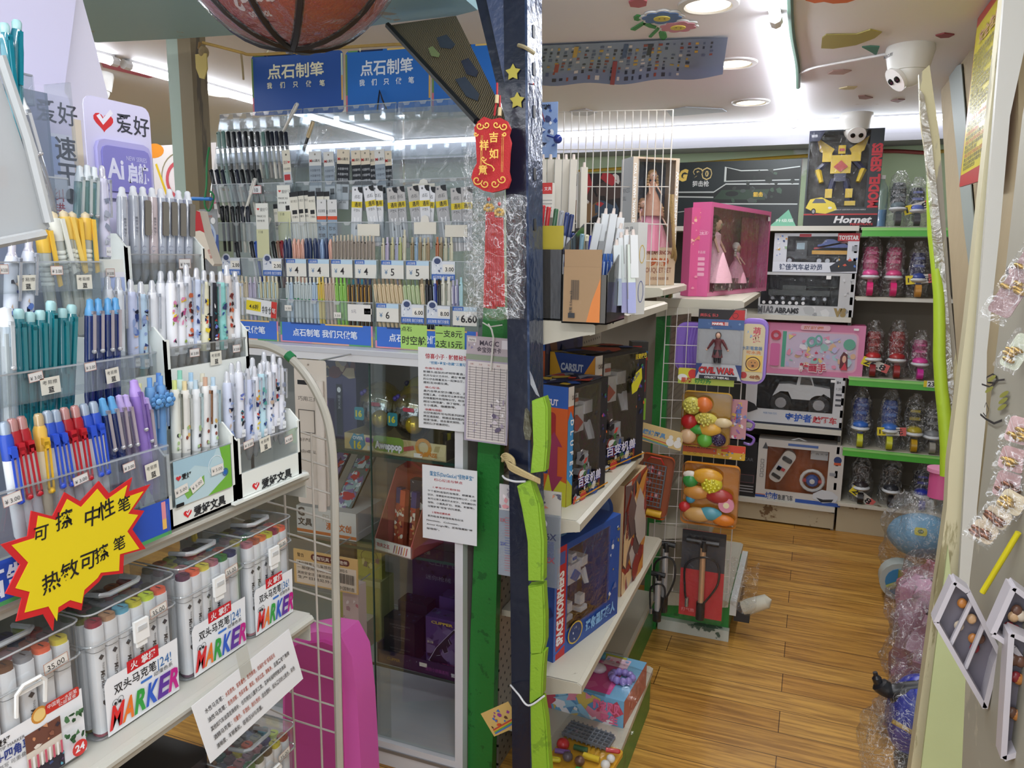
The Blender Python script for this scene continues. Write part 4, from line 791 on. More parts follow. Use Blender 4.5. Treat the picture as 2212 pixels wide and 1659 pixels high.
# frosted tub close to the camera
t=thing('frosted_tub','frosted plastic tub corner close to the camera at the left edge','tub',TR(-.6,.38,1.5));I=TR(.6,-.38,-1.5)
FR=CLR('#dcdfe0',.08,.25,.62,'#c9cccd')
P=[at(-40,60,X=-.58),at(0,165,X=-.58),(at(108,490,X=-.58)),at(80,508,X=-.58),at(-40,532,X=-.58)]
b=B(I);b.prism([(p.y,p.z)for p in P],-.615,-.58,FR,'x');b.obj('wall',t)
b=B(I);b.tube([at(0,120,X=-.577),at(60,300,X=-.577),at(105,480,X=-.577)],.004,FR);b.tube([at(-20,528,X=-.577),at(95,505,X=-.577)],.004,FR);b.obj('rim',t)
b=B(I);P=[at(-20,350,X=-.60),at(14,360,X=-.60),at(20,405,X=-.60),at(-20,412,X=-.60)];b.prism([(p.y,p.z)for p in P],-.612,-.60,M('#b08f84',.6),'x');b.obj('brown_contents',t)
b=B(I);b.box(-1.0,.30,1.49,-.615,.41,1.5,ACR);b.obj('clear_shelf',t)
# ---- curved white tube rack, wire grid and pink case at the end of the unit
t=thing('wire_rack_frame','white painted curved tube frame with wire grid at the shelf end','rack',TR(-.85,1.2,0));I=TR(.85,-1.2,0)
def cm(pts,seg=6):
 P=[Vector(p)for p in pts];out=[]
 for i in range(len(P)-1):
  p0,p1,p2,p3=P[max(i-1,0)],P[i],P[i+1],P[min(i+2,len(P)-1)]
  for k in range(seg):t_=k/seg;out.append(.5*((2*p1)+(p2-p0)*t_+(2*p0-5*p1+4*p2-p3)*t_*t_+(3*p1-p0-3*p2+p3)*t_**3))
 return out+[P[-1]]
YF=1.2;path=[at(x,y,Y=YF)for x,y in ((470,745),(540,742),(590,752),(640,785),(685,850),(712,930),(722,1050),(725,1250))];foot=at(733,1640,Y=YF);foot.z=.4;path+=[foot,Vector((foot.x,YF,0))]
b=B(I);b.tube(cm(path),.0085,M('#bab6aa',.35),8);b.obj('tube_frame',t)
b=B(I);b.cyl(at(621,766,Y=YF),at(632,776,Y=YF),.0098,M('#1d7a46',.4));b.obj('green_tape',t)
WIRE=M('#c9c2b8',.4)
b=B(I)
for k in range(12):
 y=948+57*k;p=at(640,y-18,Y=YF+.01);c=at(724,y+8,Y=YF);b.tube([(-1.15,YF+.03,p.z+.01),p,c],.0021,WIRE,5)
b.obj('cross_wire',t).__setitem__('kind','stuff')
b=B(I)
for x in (681,620):p=at(x,1200,Y=YF+.004);b.cyl((p.x,p.y,.02),(p.x,p.y,1.15),.0024,WIRE,n=6)
b.obj('upright_wire',t)
out=[at(x,y,Y=1.42)for x,y in ((610,1800),(612,1395),(640,1372),(690,1364),(735,1372),(760,1420),(772,1520),(788,1800))]
b=B();b.prism([(p.x,max(p.z,.01))for p in out],1.42,1.50,M('#ec6cc4',.3),'y');inn=[at(x,y,Y=1.415)for x,y in ((618,1800),(620,1410),(645,1390),(700,1384),(722,1392),(738,1500),(745,1800))]
b.prism([(p.x,max(p.z,.012))for p in inn],1.408,1.42,M('#c04a94',.4),'y')
b.obj('pink_plastic_case',None,'tall magenta plastic case standing behind the wire grid','case')
# yellow-tagged packs behind the frame
b=B();p=at(652,860,Y=1.56)
t=thing('hanging_blister_pack','beige blister card with printed diagram behind the curved frame','blister pack',TR(p.x,1.56,.9));I=TR(-p.x,-1.56,-.9)
a,c=at(634,775,Y=1.56),at(712,1095,Y=1.56);b=B(I);b.rbox(a.x,1.56,c.z,c.x,1.563,a.z,.006,M('#cfc6ba',.5),ax='y');q=FY(b,1.56,a.x,c.z);W_,H_=c.x-a.x,a.z-c.z
q.rc(W_*.1,H_*.83,W_*.9,H_*.86,BK);q.tx('巧用三角尺',W_*.1,H_*.72,.012,M('#57504a'),W_*.8);q.border(W_*.1,H_*.50,W_*.62,H_*.66,.002,M('#57504a'));q.tx('电子产品',W_*.1,H_*.44,.009,M('#57504a'));q.tx('为(自)14周岁以上合使用',W_*.08,H_*.36,.009,M('#57504a'),W_*.85);b.obj('card',t)
b=B(I);b.rbox(c.x-.028,1.545,c.z-.01,c.x-.004,1.56,a.z-.05,.008,M('#d8d0c6',.3),ax='z');b.obj('white_tube',t)
b=B();a,c=at(628,1090,Y=1.5),at(634,1178,Y=1.5)
t=thing('candy_box','small white carton with a yellow ribbon under the pen shelf end','box',TR(-1.1,1.3,.889));I=TR(1.1,-1.3,-.889)
b=B(I);b.box(-1.16,1.12,.889,-1.10,1.20,1.0,M('#8a8f8c',.5));q=FY(b,1.12,-1.16,.889);q.mess(0,0,.06,.11,['#2f4f8c','#c9b03c','#a83c30','#dcdcdc'],12,3);b.obj('carton',t)
b=B(I);b.tube([(-1.11,1.11,1.0),(-1.112,1.108,.96),(-1.108,1.108,.93)],.006,M('#cdb62c',.5));b.obj('ribbon',t)
# ================================================================ glass cabinet
WC=M('#d6d7da',.35);GLS=CLR('#f8fbfa',.015,.03);GEDGE=M('#2d4a42',.2)
YC=1.76;CX0,CX1=-1.78,-.826
t=thing('glass_cabinet','white framed glass display cabinet under the blue pen rack','cabinet',TR(-1.3,1.95,0));I=TR(1.3,-1.95,0)
b=B(I);b.box(CX0,YC-.01,1.205,CX1,2.18,1.24,WC);b.box(CX0,YC-.012,1.225,CX1+.002,YC-.008,1.238,M('#c2c4ca',.3));b.obj('top_board',t)
b=B(I);b.box(CX0,YC,.0,CX1,YC+.03,.075,WC);b.box(CX0,YC-.004,.045,CX1,YC,.055,M('#9b9da0',.3,.6));b.obj('bottom_rail',t)
b=B(I);b.box(CX1-.024,YC,.075,CX1,YC+.03,1.205,WC);b.obj('door_stile',t)
b=B(I);b.box(CX1-.014,YC+.03,.0,CX1-.002,2.18,1.205,M('#8b8580',.5));b.obj('side_panel',t)
b=B(I);b.box(CX0,YC+.0,.0,CX0+.02,2.18,1.205,WC);b.obj('side_panel',t)
b=B(I);b.box(CX0,2.15,.0,CX1,2.18,1.205,M('#a79f98',.6));b.obj('back_panel',t)
b=B(I);b.box(CX0,YC+.03,.0,CX1-.014,2.15,.075,M('#dad8e2',.4));b.obj('floor_board',t)
b=B(I);b.box(CX0+.02,2.138,.075,CX1-.014,2.149,.30,M('#dcdce0',.4));b.obj('back_skirting',t)
for z,y0 in ((.94,.0),(.655,.0),(.30,.0)):
 b=B(I);b.box(CX0+.02,YC+.035,z-.008,CX1-.014,2.14,z,CLR('#eef6f2',.05,.04,.04,'#9fb5ad'));b.box(CX0+.02,YC+.033,z-.008,CX1-.014,YC+.0345,z,GEDGE);b.obj('glass_shelf',t)
b=B(I);b.box(-1.115,YC+.012,.078,CX1-.022,YC+.015,1.203,GLS);b.box(-1.1165,YC+.010,.078,-1.1135,YC+.016,1.203,GEDGE);b.obj('sliding_glass',t)
b=B(I);b.box(CX0+.02,YC+.020,.078,-1.07,YC+.023,1.203,GLS);b.obj('sliding_glass',t)
# ================================================================ pen rack on the cabinet
TY=[1.80,1.83,1.86,1.89,1.915,1.94]
MX=[-1.74,-1.43,-1.113,-.797]
TZ=[]
for Y,(a,c)in zip(TY,((690,650),(600,560),(522,480),(433,392),(345,310),(268,232))):TZ.append((at(700,a,Y=Y).z,at(700,c,Y=Y).z))
names=['left','middle','right']
for k in range(3):
 x0,x1=MX[k]+.004,MX[k+1]-.004
 t=thing('tiered_pen_rack',['clear tiered pen rack stuffed with black pens, beside the wooden post','middle clear tiered pen rack with price cards of 4','right clear tiered pen rack with yellow banded refills, beside the red charm'][k],'rack',TR((x0+x1)/2,1.87,1.24),'clear tiered racks on the cabinet');I=TR(-(x0+x1)/2,-1.87,-1.24)
 for i,(Y,(z0,z1))in enumerate(zip(TY,TZ)):
  b=B(I);b.box(x0,Y,z0,x1,Y+.0022,z1,ACR);b.box(x0,Y-.0008,z1-.0012,x1,Y+.0025,z1+.0008,CLR('#dfe8f0',.3,.05,.4,'#f4f6f8'));b.box(x0,Y,z0,x1,Y+.026,z0+.002,ACR)
  nd=4 if i<4 else 6
  for j in range(nd+1):xx=x0+(x1-x0)*j/nd;b.box(xx-.0009,Y-.0006,z0,xx+.0009,Y+.027,z1,ACR)
  for j in range(nd):xx=x0+(x1-x0)*(j+.5)/nd;q=FY(b,Y-.0012,0,0);q.pg([(xx-.012,z1),(xx+.012,z1),(xx+.007,z1-.009),(xx-.007,z1-.009)],CLR('#ffffff',.2,.1,.25))
  b.obj('tier_pocket',t)
 b=B(I)
 for xx in (x0,x1-.002):b.prism([(1.80,1.24),(1.80,TZ[0][1]),(1.86,TZ[2][1]),(1.94,TZ[5][1]),(1.97,TZ[5][1]),(1.97,1.24)],xx,xx+.002,ACR,'x')
 b.obj('side_panels',t).__setitem__('kind','stuff')
 b=B(I);b.box(x0,1.970,1.24,x1,1.974,TZ[5][1]-.01,CLR('#e6eaee',.10,.12,.22,'#dfe3ea',.5,14))
 b.obj('back_panel',t)
 if k==0:bx0=x0+.0
 b=B(I);q=FY(b,1.797,x0,1.242);W_,H_=x1-x0,.058;q.rc(0,0,W_,H_,M('#3b6cc6',.4))
 for (u0,v0,u1,v1,c)in ((0,0,.005,H_,'#5aa06a'),(0,0,.005,H_*.35,'#d98ca0'),(0,0,W_*.35,.004,'#d9909c'),(W_*.35,0,W_*.75,.004,'#e0a890'),(W_*.75,0,W_,.004,'#5aa06a'),(W_-.005,0,W_,H_*.5,'#e0b45c'),(W_-.005,H_*.5,W_,H_,'#d98ca0'),(W_*.12,H_-.004,W_*.45,H_,'#1d3a72'),(W_*.5,H_-.004,W_*.9,H_,'#e0b86c')):q.rc(u0,v0,u1,v1,M(c,.4))
 if k==0:q.tx('点石制笔 我们只做笔',.014,.020,.021,M('#e3e8f2',.4),W_*.80,.02)
 else:q.tx('点石制笔 我们只做笔',W_*.14,.020,.021,M('#e3e8f2',.4),W_*.70,.02)
 b.obj('blue_banner',t)
 # price cards on the pockets
 cards=[]
 if k==1:cards=[(1,0,'4'),(1,1,'4'),(1,2,'4'),(1,3,'4')]
 if k==2:cards=[(1,0,'5'),(1,1,'5'),(1,2,'A3.00'),(0,0,'6'),(0,1,'A6.00'),(0,2,'A8.00'),(0,3,'6.60')]
 if k==0:cards=[(1,1,'A2.00'),(1,3,'A2.00')]
 for tier,slot,txt in cards:
  z0,z1=TZ[tier];w_=(x1-x0)/4;b=B(I);q=FY(b,TY[tier]-.0015,x0+w_*slot+.004,z0+.002);cw,ch_=w_-.008,z1-z0-.003
  if txt[0]=='A':
   q.rc(0,0,cw,ch_,M('#d8dcE4',.4));q.rc(0,0,cw,ch_*.32,M('#3b66b4',.4));q.tx('点石制笔 我们只做笔',cw*.05,ch_*.06,ch_*.19,WH,cw*.9);q.el(cw*.25,ch_*1.02,ch_*.30,ch_*.26,M('#c9ced8'));q.el(cw*.25,ch_*1.02,ch_*.20,ch_*.16,M('#39466e'));q.mess(cw*.05,ch_*.32,cw*.45,ch_*.85,['#e9ebef','#8f9bb8','#dfe2ea','#5a6688'],9,slot+tier);q.rc(cw*.5,ch_*.42,cw*.97,ch_*.85,M('#e8e4dc'));q.tx(txt[1:],cw*.60,ch_*.48,ch_*.22,BK,None,.02)
  else:
   q.rc(0,0,cw,ch_,M('#dfdcd4',.5));q.rc(0,ch_*.76,cw,ch_,M('#b9d3e6',.4));q.rc(0,ch_*.78,cw*.45,ch_,M('#2f62b4',.4));q.tx('点石制笔',cw*.05,ch_*.80,ch_*.15,WH,cw*.36);q.tx('¥',cw*.14,ch_*.24,ch_*.26,M('#3c6f9c'));q.tx(txt,cw*(.42 if len(txt)==1 else .34),ch_*.18,ch_*.40,M('#2a2628'),None,.01 if len(txt)==1 else .03)
  b.obj('price_card',t)
 if k==1:
  for u,v,h in ((.09,.02,0),(.63,.006,0),(.95,.02,0)):b=B(I);q=FY(b,1.7985,x0,TZ[0][0]);q.rc(W_*u-.012,v,W_*u+.012,v+.016,M('#dedad2'));q.tx('3.50',W_*u-.009,v+.004,.006,M('#444448'),.018);b.obj('price_sticker',t)
  b=B(I);q=FY(b,1.7985,x0,TZ[0][0]);q.rc(W_*.74,0,W_*.98,.046,M('#dfdcd8'));q.tx('5元',W_*.78,.022,.010,M('#55506a'));b.obj('price_card',t)
 if k==2:
  for (u0,u1,v0,v1,tt)in ((.26,.52,-.0,.066,(('点石',.03,.048,.013),('时空舱',.06,.012,.024))),(.60,.88,-.0,.066,(('一支8元',.02,.038,.019),('2支15元',.02,.010,.020)))):
   b=B(I);q=FY(b,1.7955,x0+W_*u0,1.244);ww=W_*(u1-u0);q.rc(0,v0,ww,v1,M('#a9cf6c',.5))
   for s,uu,vv,hh in tt:q.tx(s,ww*uu,vv,hh,M('#15161a',.5),ww*(.9 if len(s)>2 else .4),.01)
   b.obj('green_price_note',t)
def cardY(name,lab,px,Y,fn,cat='card',th=.0012,m=None,grp=None):
 """flat card on a plane facing the aisle; px = left top, right bottom"""
 a,c=at(*px[0],Y=Y),at(*px[1],Y=Y);W_,H_=c.x-a.x,a.z-c.z;b=B();b.box(0,0,0,W_,th,H_,m or M('#dfe0e2',.5));q=FY(b,0,0,0);fn(q,W_,H_);return b.obj(name,None,lab,cat,grp,mtx=TR(a.x,Y,c.z))
 # pens on the tiers
def mk_mini(body,top,tip,clipc,L=.142,r=.0048,bend=0):
 b=B();b.lathe([(.001,0),(r*.8,.012),(r,.03),(r,L-.02),(r*.8,L-.014)],M(body,.35),8);b.cyl((0,0,L-.014),(0,0,L),r*.62,M(top,.35),n=6)
 b.box(-.0014,-r-.0035,L-.062,.0014,-r-.0022,L-.018,M(clipc,.3));b.box(-.0014,-r-.0035,L-.021,.0014,-r+.001,L-.017,M(clipc,.3))
 if tip:b.ball((0,-r-.003,L-.064),.0034,M(tip,.3),n=7,k=5)
 return [('pen',b,[])]
def mk_swirl(body,L=.142):
 b=B();b.tube([(0,0,0),(.001,0,.03),(-.001,0,.08),(.0015,0,.11),(0,0,.128),(.002,0,.140)],[.003,.0052,.0056,.0056,.0054,.003],M(body,.3),8);b.box(-.001,-.009,.07,.0015,-.0078,.125,M(body,.3));return [('pen',b,[])]
def mk_cap(body,cap,L=.142):
 b=B();b.cyl((0,0,.005),(0,0,L-.045),.0044,M(body,.35),n=8);b.lathe([(.0052,L-.05),(.0054,L-.002),(.004,L)],M(cap,.3),9);b.box(-.0013,-.009,L-.045,.0013,-.0075,L-.004,M(cap,.3));b.box(-.0013,-.009,L-.008,.0013,-.004,L-.003,M(cap,.3));return [('pen',b,[])]
FYN=Vector((0,-1,0))
def row2(tier,xs,yt,yb,fn,args,desc,where,grp,drift=0,L=.142):
 Y=TY[tier]+.013;n=len(xs)
 for i,x in enumerate(xs):
  a=args[i]if isinstance(args,list)else args;p1=at(x,yt+random.uniform(-1.5,1.5),Y=Y);p0=at(x+drift,yb,Y=Y);d=(p1-p0).normalized();base=p1-d*L
  zb=TZ[tier][0]+.003
  if base.z<zb:base=base+d*((zb-base.z)/d.z*.0)
  ds=desc[i]if isinstance(desc,list)else desc
  put(kit(fn,*a),'retractable_pen' if fn!=mk_cap else 'capped_pen',stick(base,p1,FYN),f'{ds}, {wh(i, n)} {where}','pen',grp)
cr=('#d9cdb2','#ddd2bd','','#cfc3a6');lil=('#c9c3d6','#d6d0de','','#b9b0cc')
row2(0,[515,523,532,541,550],597,650,mk_mini,[cr,cr,cr,lil,lil],'slim pastel pen','bottom tier beside the printed pens','pastel pens in the left rack',2)
row2(0,[562,571,580,589,597],597,650,mk_mini,('#d6cfae','#dcd6c4','','#b9d3de'),'cream pen with pale blue clip','above the tilted yellow price card','cream pens in the left rack',3)
wg=('#cdd6d6','#dcd8c8','#1d7a4c','#c3cccc');wp=('#bcd0e0','#dcd8c8','#7a72c0','#b9cce0');yw=('#dcc46a','#dcc46a','#a8c83a','#d9b94a')
row2(0,[621,629,639,646,654,662,670,678,686],598,650,mk_mini,[wg,wp,wg,wg,wg,wg,wg,wp,wp],'pale pen with coloured ball clip','in the middle rack bottom tier','ball clip pens',2)
row2(0,[690,697],598,650,mk_mini,[yw,yw],'yellow ball clip pen','of the bottom tier pair','yellow ball clip pens',2)
row2(0,[704,712,720],600,650,mk_mini,('#cdb8a8','#d6cbbd','','#c3ac9c'),'beige pink slim pen','after the yellow pair','beige pink pens',3)
row2(0,[727,736,744],601,650,mk_mini,('#8fc45a','#86c452','','#9fd06a'),'lime green pen','in the bottom tier','lime green pens',3)
dk=[('#4a3a2c',c,'#d9b04a','#b98a3c')for c in ('#3f7a3c','#2a6a7a','#2b3f6a','#2a7a8a','#26365a','#26365a')]
row2(0,[754,763,774,782,790,799],602,655,mk_mini,dk,'bronze pen with gold clip tip','beside the green pens','bronze pens',2)
row2(0,[809,818,827,836,845,854,863],603,652,mk_mini,('#cdb894','#8c7c66','','#dccaa6',.142,.0056),'beige pen with broad clip','in the right rack bottom tier','beige broad clip pens',6)
row2(0,[873,882,891,900],604,652,mk_mini,('#a9b98c','#6f7c60','','#c6d0a8',.142,.0056),'sage green pen','among the beige pens','sage green pens',5)
row2(0,[911],603,650,mk_mini,('#cdb894','#8c7c66','','#dccaa6',.142,.0056),'single beige pen','beside the black pens',None,3)
row2(0,[922,930,948],602,655,mk_mini,('#1b1c22','#15161a','','#2a2b34',.142,.0052),'black pen','in the right rack bottom tier','black pens in the right rack',2)
row2(0,[939],600,655,mk_mini,('#2b3f9a','#dcdfe6','','#8fa0d0',.142,.0052),'blue and white pen','between the black pens',None,2)
row2(0,[957,969],599,655,mk_mini,('#d6d4c6','#dad8cc','','#a9a89c',.142,.0064),'ivory pen','in the right rack','ivory pens',1)
row2(0,[979,987],604,655,mk_mini,('#8f8cae','#b9b6cc','','#e3e0ec',.142,.005),'grey patterned pen','near the right rack edge','grey patterned pens',1)
row2(0,[996],598,655,mk_mini,('#a9cfd6','#a9cfd6','','#b9dade',.142,.005),'pale aqua pen','at the right rack edge',None,0)
nv,pk,lb=('#26355c',),('#dba996',),('#8fa8cc',)
row2(1,[616,624,635,644,653,661,669,680,688,695,704,713],514,565,mk_swirl,[nv,nv,pk,pk,pk,nv,nv,nv,nv,lb,nv,pk],['dark blue swirl pen','dark blue swirl pen','pink swirl pen','pink swirl pen','pink swirl pen','navy swirl pen','navy swirl pen','navy swirl pen','navy swirl pen','light blue swirl pen','navy swirl pen','pink swirl pen'],'of the swirl pens','swirl pens',3)
row2(1,[721+7.8*i for i in range(12)],508,565,mk_mini,('#a99c8e','#c9bda9','','#8f847c',.142,.0044),'taupe crystal pen','of the crystal pens','taupe crystal pens',1)
row2(1,[828,837,848,858,865],513,562,mk_mini,[('#cfc8ac','#cfc8ac','','#c3bc9c'),('#bdb4cc','#c9c0d6','','#a99fc0'),('#c3bf94','#c9c59c','','#b3ae84'),('#b4b6d0','#c0c2da','','#a0a2c0'),('#b3b97c','#c9c9a0','','#a3a96c')],['cream pen','lavender pen','olive cream pen','pale violet pen','olive pen'],'of the right rack second tier','pastel pens in the right rack')
row2(1,[874],496,562,mk_mini,('#cbc6b0','#cbc6b0','','#b9b49c'),'taller cream pen','standing above its neighbours',None)
row2(1,[891,900,908,917,925],513,562,mk_mini,[('#8f7c5c','#b9ae96','#d6d2c6','#a08c6a'),('#9ab4cc','#9ab4cc','','#8aa4bc'),('#8f7c5c','#b9ae96','#d6d2c6','#a08c6a'),('#c3bfa4','#c3bfa4','#d6d2c6','#b3af94'),('#9a8462','#b9ae96','#d6d2c6','#a08c6a')],['bronze pen','sky blue pen','bronze pen','sand pen','bronze pen'],'in the middle slot','bronze and sand pens')
row2(1,[945,953,963,975],512,562,mk_mini,[('#b9714c','#c07a54','','#a9643f'),('#8f7c5c','#b9ae96','','#a08c6a'),('#c9c5ac','#c9c5ac','','#b9b59c'),('#c9c5ac','#c9c5ac','#d6d2c6','#b9b59c')],['orange brown pen','bronze pen','ivory pen','ivory pen'],'above the astronaut card','pens above the astronaut card')
bk=('#c9c9c6','#26262a');mixc=[('#3a3a3e','#1d1d22'),('#dcdcda','#2b2c31'),('#2b4a9a','#2f55b0'),('#b98a2c','#c9952c'),('#c9beaa','#8f846c'),('#1d1e24','#15161a'),('#8f6f5c','#8a6a58'),('#7a1f2a','#8a222c')]
row2(1,[511,543,553,566,578,590,600,608],521,575,mk_cap,mixc,['black slanted pen','white pen with black cap','blue capped pen','mustard capped pen','cream capped pen','black capped pen','brown capped pen','dark red capped pen'],'in the left rack second tier','capped pens in the left rack',8)
rg=random.Random(5)
dkc=[('#55524e','#1b1b20'),('#c6c2b6','#2a2a30'),('#3c3a38','#141418'),('#d6d2c6','#1d2030'),('#9aa8a4','#8fa6a0'),('#7a8f8a','#6f8f88'),('#b3aaa0','#2a2d3c'),('#8f8a84','#202228')]
dkn=['grey pen with black cap','cream pen with black cap','black pen','white pen with navy cap','sage pen','grey green pen','beige pen with dark cap','taupe pen with black cap']
def dark_row(tier,xs,yt,yb,where,grp,dr=8):
 ix=[rg.randrange(8)for _ in xs]
 row2(tier,xs,yt,yb,mk_cap,[dkc[i]for i in ix],[dkn[i]for i in ix],where,grp,dr)
dark_row(4,[472,482,493,505,517,530,543,556,568,578,587,597,607,617],284,345,'in the left rack fifth tier','capped pens in the fifth tier',6)
dark_row(3,[456,468,480,489,500,511,522,534,546,558],366,425,'in the left rack fourth tier','capped pens in the fourth tier',12)
dark_row(2,[480,490,502,513,524,535],444,505,'in the left rack third tier','capped pens in the third tier',4)
p1,p0=at(643,223,Y=1.925),at(632,245,Y=1.93)
d=(p1-p0).normalized();put(kit(mk_cap,'#c9c4b8','#d2d0ca'),'capped_pen',stick(p1-d*.142,p1,FYN),'white capped pen sticking up over the rack top edge','pen')
p1,p0=at(677,262,Y=1.925),at(664,300,Y=1.93);d=(p1-p0).normalized();put(kit(mk_cap,'#2a2a2c','#c9b48c'),'capped_pen',stick(p1-d*.142,p1,FYN),'black pen with beige cap leaning in the top tier','pen')
p1,p0=at(552,385,Y=1.885),at(540,425,Y=1.88);d=(p1-p0).normalized();put(kit(mk_cap,'#cfcbc0','#dedad2'),'capped_pen',stick(p1-d*.142,p1,FYN),'fat white marker leaning left above the number tag','pen')
p1,p0=at(583,470,Y=1.85),at(566,515,Y=1.85);d=(p1-p0).normalized();put(kit(mk_cap,'#d9d9d6','#e0dfdb'),'capped_pen',stick(p1-d*.142,p1,FYN),'white marker leaning left in the third tier','pen')
# refill packs
def mk_pack(kind,W=.034,H=.165):
 b=B();f=CLR('#eef0f2',.08,.08,.30,'#c8ccd2');b.box(-W/2,0,-H,W/2,.003,0,f)
 q=b.on((-W/2,0,-H),(1,0,0),(0,0,1))
 if kind in ('yg','yw'):
  top='#b7b5b4' if kind=='yg' else '#dedfe4';q.rc(0,H*.72,W,H,M(top,.4));q.el(W*.3,H*.955,.003,.003,M('#6a6a70'));q.pg([(W*.55,H),(W,H),(W,H*.90),(W*.72,H*.915),(W*.55,H*.96)],BK)
  q.tx('点石',W*.25,H*.81,.010,M('#3c3c40'),W*.55);q.rc(0,H*.66,W,H*.76,M('#d6bf1e',.4));q.tx('通用',W*.28,H*.675,.0125,BK,W*.6,.02);q.rc(0,0,W,H*.66,M('#a9a9ac' if kind=='yg' else '#d3d4d8',.35))
  q.tx('子弹头',W*.2,H*.59,.0085,BK,W*.62);q.ring(W*.5,H*.54,.012,.0005,M('#e9e9ec'));q.rc(W*.30,0,W*.38,H*.5,M('#f0f0f2',.2));q.rc(W*.62,0,W*.7,H*.5,M('#f0f0f2',.2));q.pg([(W*.42,H*.3),(W*.5,H*.38),(W*.58,H*.3)],BK)
 elif kind in ('mk','mg'):
  q.rc(0,H*.76,W,H,M('#d9cdb9' if kind=='mk' else '#d4d4d2',.5));q.el(W*.5,H*.95,.0028,.0028,M('#8a8478'));q.tx('M&G晨光',W*.1,H*.82,.008,M('#3c3c3c'),W*.8,.01);q.tx('M',W*.06,H*.82,.008,M('#c02a2a'),None,.03)
  q.rc(0,H*.42,W,H*.76,M('#1d1f26' if kind=='mk' else '#8f9aa6',.3));
  for j in range(3):q.tx('大容量中性',W*.08,H*(.66-.09*j),.007,M('#c9ccd2' if kind=='mk' else '#3c4450'),W*.84)
  q.rc(0,0,W,H*.42,M('#c3c8cd',.3));q.rc(W*.5,H*.28,W*.92,H*.38,BK);q.tx('全针管',W*.08,H*.3,.007,BK,W*.35);q.tx('Gel ink',W*.2,H*.1,.008,M('#3c4048'),W*.6,0)
 elif kind=='wb':
  q.rc(0,H*.92,W,H,BK);q.rc(0,0,W,H*.92,M('#dcd8cb',.4));q.tx('得力笔芯',W*.1,H*.82,.007,M('#44413c'),W*.8);q.rc(W*.2,H*.62,W*.8,H*.69,BK);q.tx('子弹头',W*.15,H*.55,.0075,M('#2a2a2e'),W*.7);q.rc(W*.25,H*.0,W*.34,H*.45,M('#f3f3f0'));q.rc(W*.6,0,W*.69,H*.45,M('#f3f3f0'))
 elif kind=='or':
  q.rc(0,H*.7,W,H,M('#d3d2d2',.4));q.el(W*.5,H*.95,.0025,.0025,M('#8a8a8a'));q.tx('点石制笔',W*.12,H*.78,.009,M('#3c3c42'),W*.76);q.rc(0,H*.66,W,H*.72,M('#cf4a26'));q.rc(0,0,W,H*.66,M('#8fa3b6',.3));q.tx('防水',W*.15,H*.48,.011,BK,W*.7,.02);q.tx('防晒',W*.15,H*.36,.011,BK,W*.7,.02);q.el(W*.5,H*.15,.011,.014,M('#2a2a32'))
 elif kind=='ah':
  q.rc(0,0,W,H,M('#dfdfd8',.4));q.pg(heart(W*.2,H*.90,.0045),M('#cc3a34'));q.tx('爱好',W*.36,H*.86,.010,M('#34343a'),W*.4);q.ring(W*.88,H*.90,.0035,.0006,BK);q.tx('MAGIC 0.5',W*.1,H*.76,.006,M('#3c3c3c'),W*.7);q.tx('全针管 黑',W*.1,H*.68,.006,M('#3c3c3c'),W*.6);q.rc(0,0,W,H*.55,M('#cfcfa6',.4));q.tx('118',W*.2,H*.48,.008,M('#44443a'))
 elif kind=='ar':
  q.rc(0,H*.62,W,H,M('#dcd6c6',.5));q.el(W*.5,H*.92,.003,.003,M('#4a4640'));q.tx('爱好',W*.12,H*.76,.010,M('#8a3c3a'),W*.5);q.pg(heart(W*.78,H*.79,.004),M('#c8323a'));q.tx('COLORED',W*.1,H*.66,.006,BK,W*.8);q.rc(0,0,W,H*.62,M('#c6c9cc',.3));q.rc(W*.1,H*.48,W*.85,H*.58,M('#b3282e'));q.tx('笔芯',W*.3,H*.2,.012,M('#5a5c60'))
 return [('refill_pack',b,[])]
def packs(tier,items,where,grp):
 n=len(items)
 for i,(x,y,kind,ang,wd,ds)in enumerate(items):
  Y=TY[tier]+.004+.0025*(i%3);p=at(x,y,Y=Y)
  put(kit(mk_pack,kind,wd),'refill_pack',TR(p)@RY(-ang),f'{ds}, {wh(i, n)} {where}','refill pack',grp)
packs(2,[(772,404,'yw',-3,.034,'white refill pack with yellow band'),(795,402,'yw',9,.034,'white refill pack with yellow band'),(814,401,'yw',2,.036,'white refill pack with yellow band'),(846,405,'yg',4,.032,'grey refill pack with yellow band'),(862,403,'yg',5,.032,'grey refill pack with yellow band'),(891,402,'yg',8,.034,'grey refill pack with yellow band'),(916,400,'yw',3,.030,'white refill pack with yellow band'),(930,403,'yw',-4,.030,'pale refill pack with yellow band'),(950,401,'yg',8,.036,'grey refill pack with yellow band'),(984,406,'yg',3,.030,'grey refill pack with yellow band'),(1008,404,'yg',0,.034,'grey refill pack seen through the crinkled bag')],'of the yellow banded refill packs','yellow banded refill packs')
packs(3,[(680,327,'mg',0,.042,'beige headed refill pack'),(709,328,'mg',2,.034,'beige headed refill pack'),(742,323,'mk',-3,.042,'beige headed refill pack, black panel'),(768,325,'mk',2,.030,'beige headed refill pack, black panel'),(788,324,'mk',3,.030,'beige headed refill pack, black panel'),(800,326,'mk',3,.026,'beige headed refill pack, black panel'),(819,323,'mg',3,.032,'grey headed refill pack'),(838,326,'mk',2,.022,'narrow beige headed refill pack')],'in the fourth tier','beige headed refill packs')
packs(2,[(633,415,'wb',4,.028,'white refill pack with black top'),(646,413,'wb',4,.028,'white refill pack with black top'),(657,412,'wb',3,.026,'white refill pack with black top'),(672,414,'wb',3,.024,'cream refill pack with black top'),(691,414,'wb',1,.024,'white refill pack with black top'),(704,414,'wb',1,.022,'white refill pack with black top')],'in the middle rack third tier','black topped refill packs')
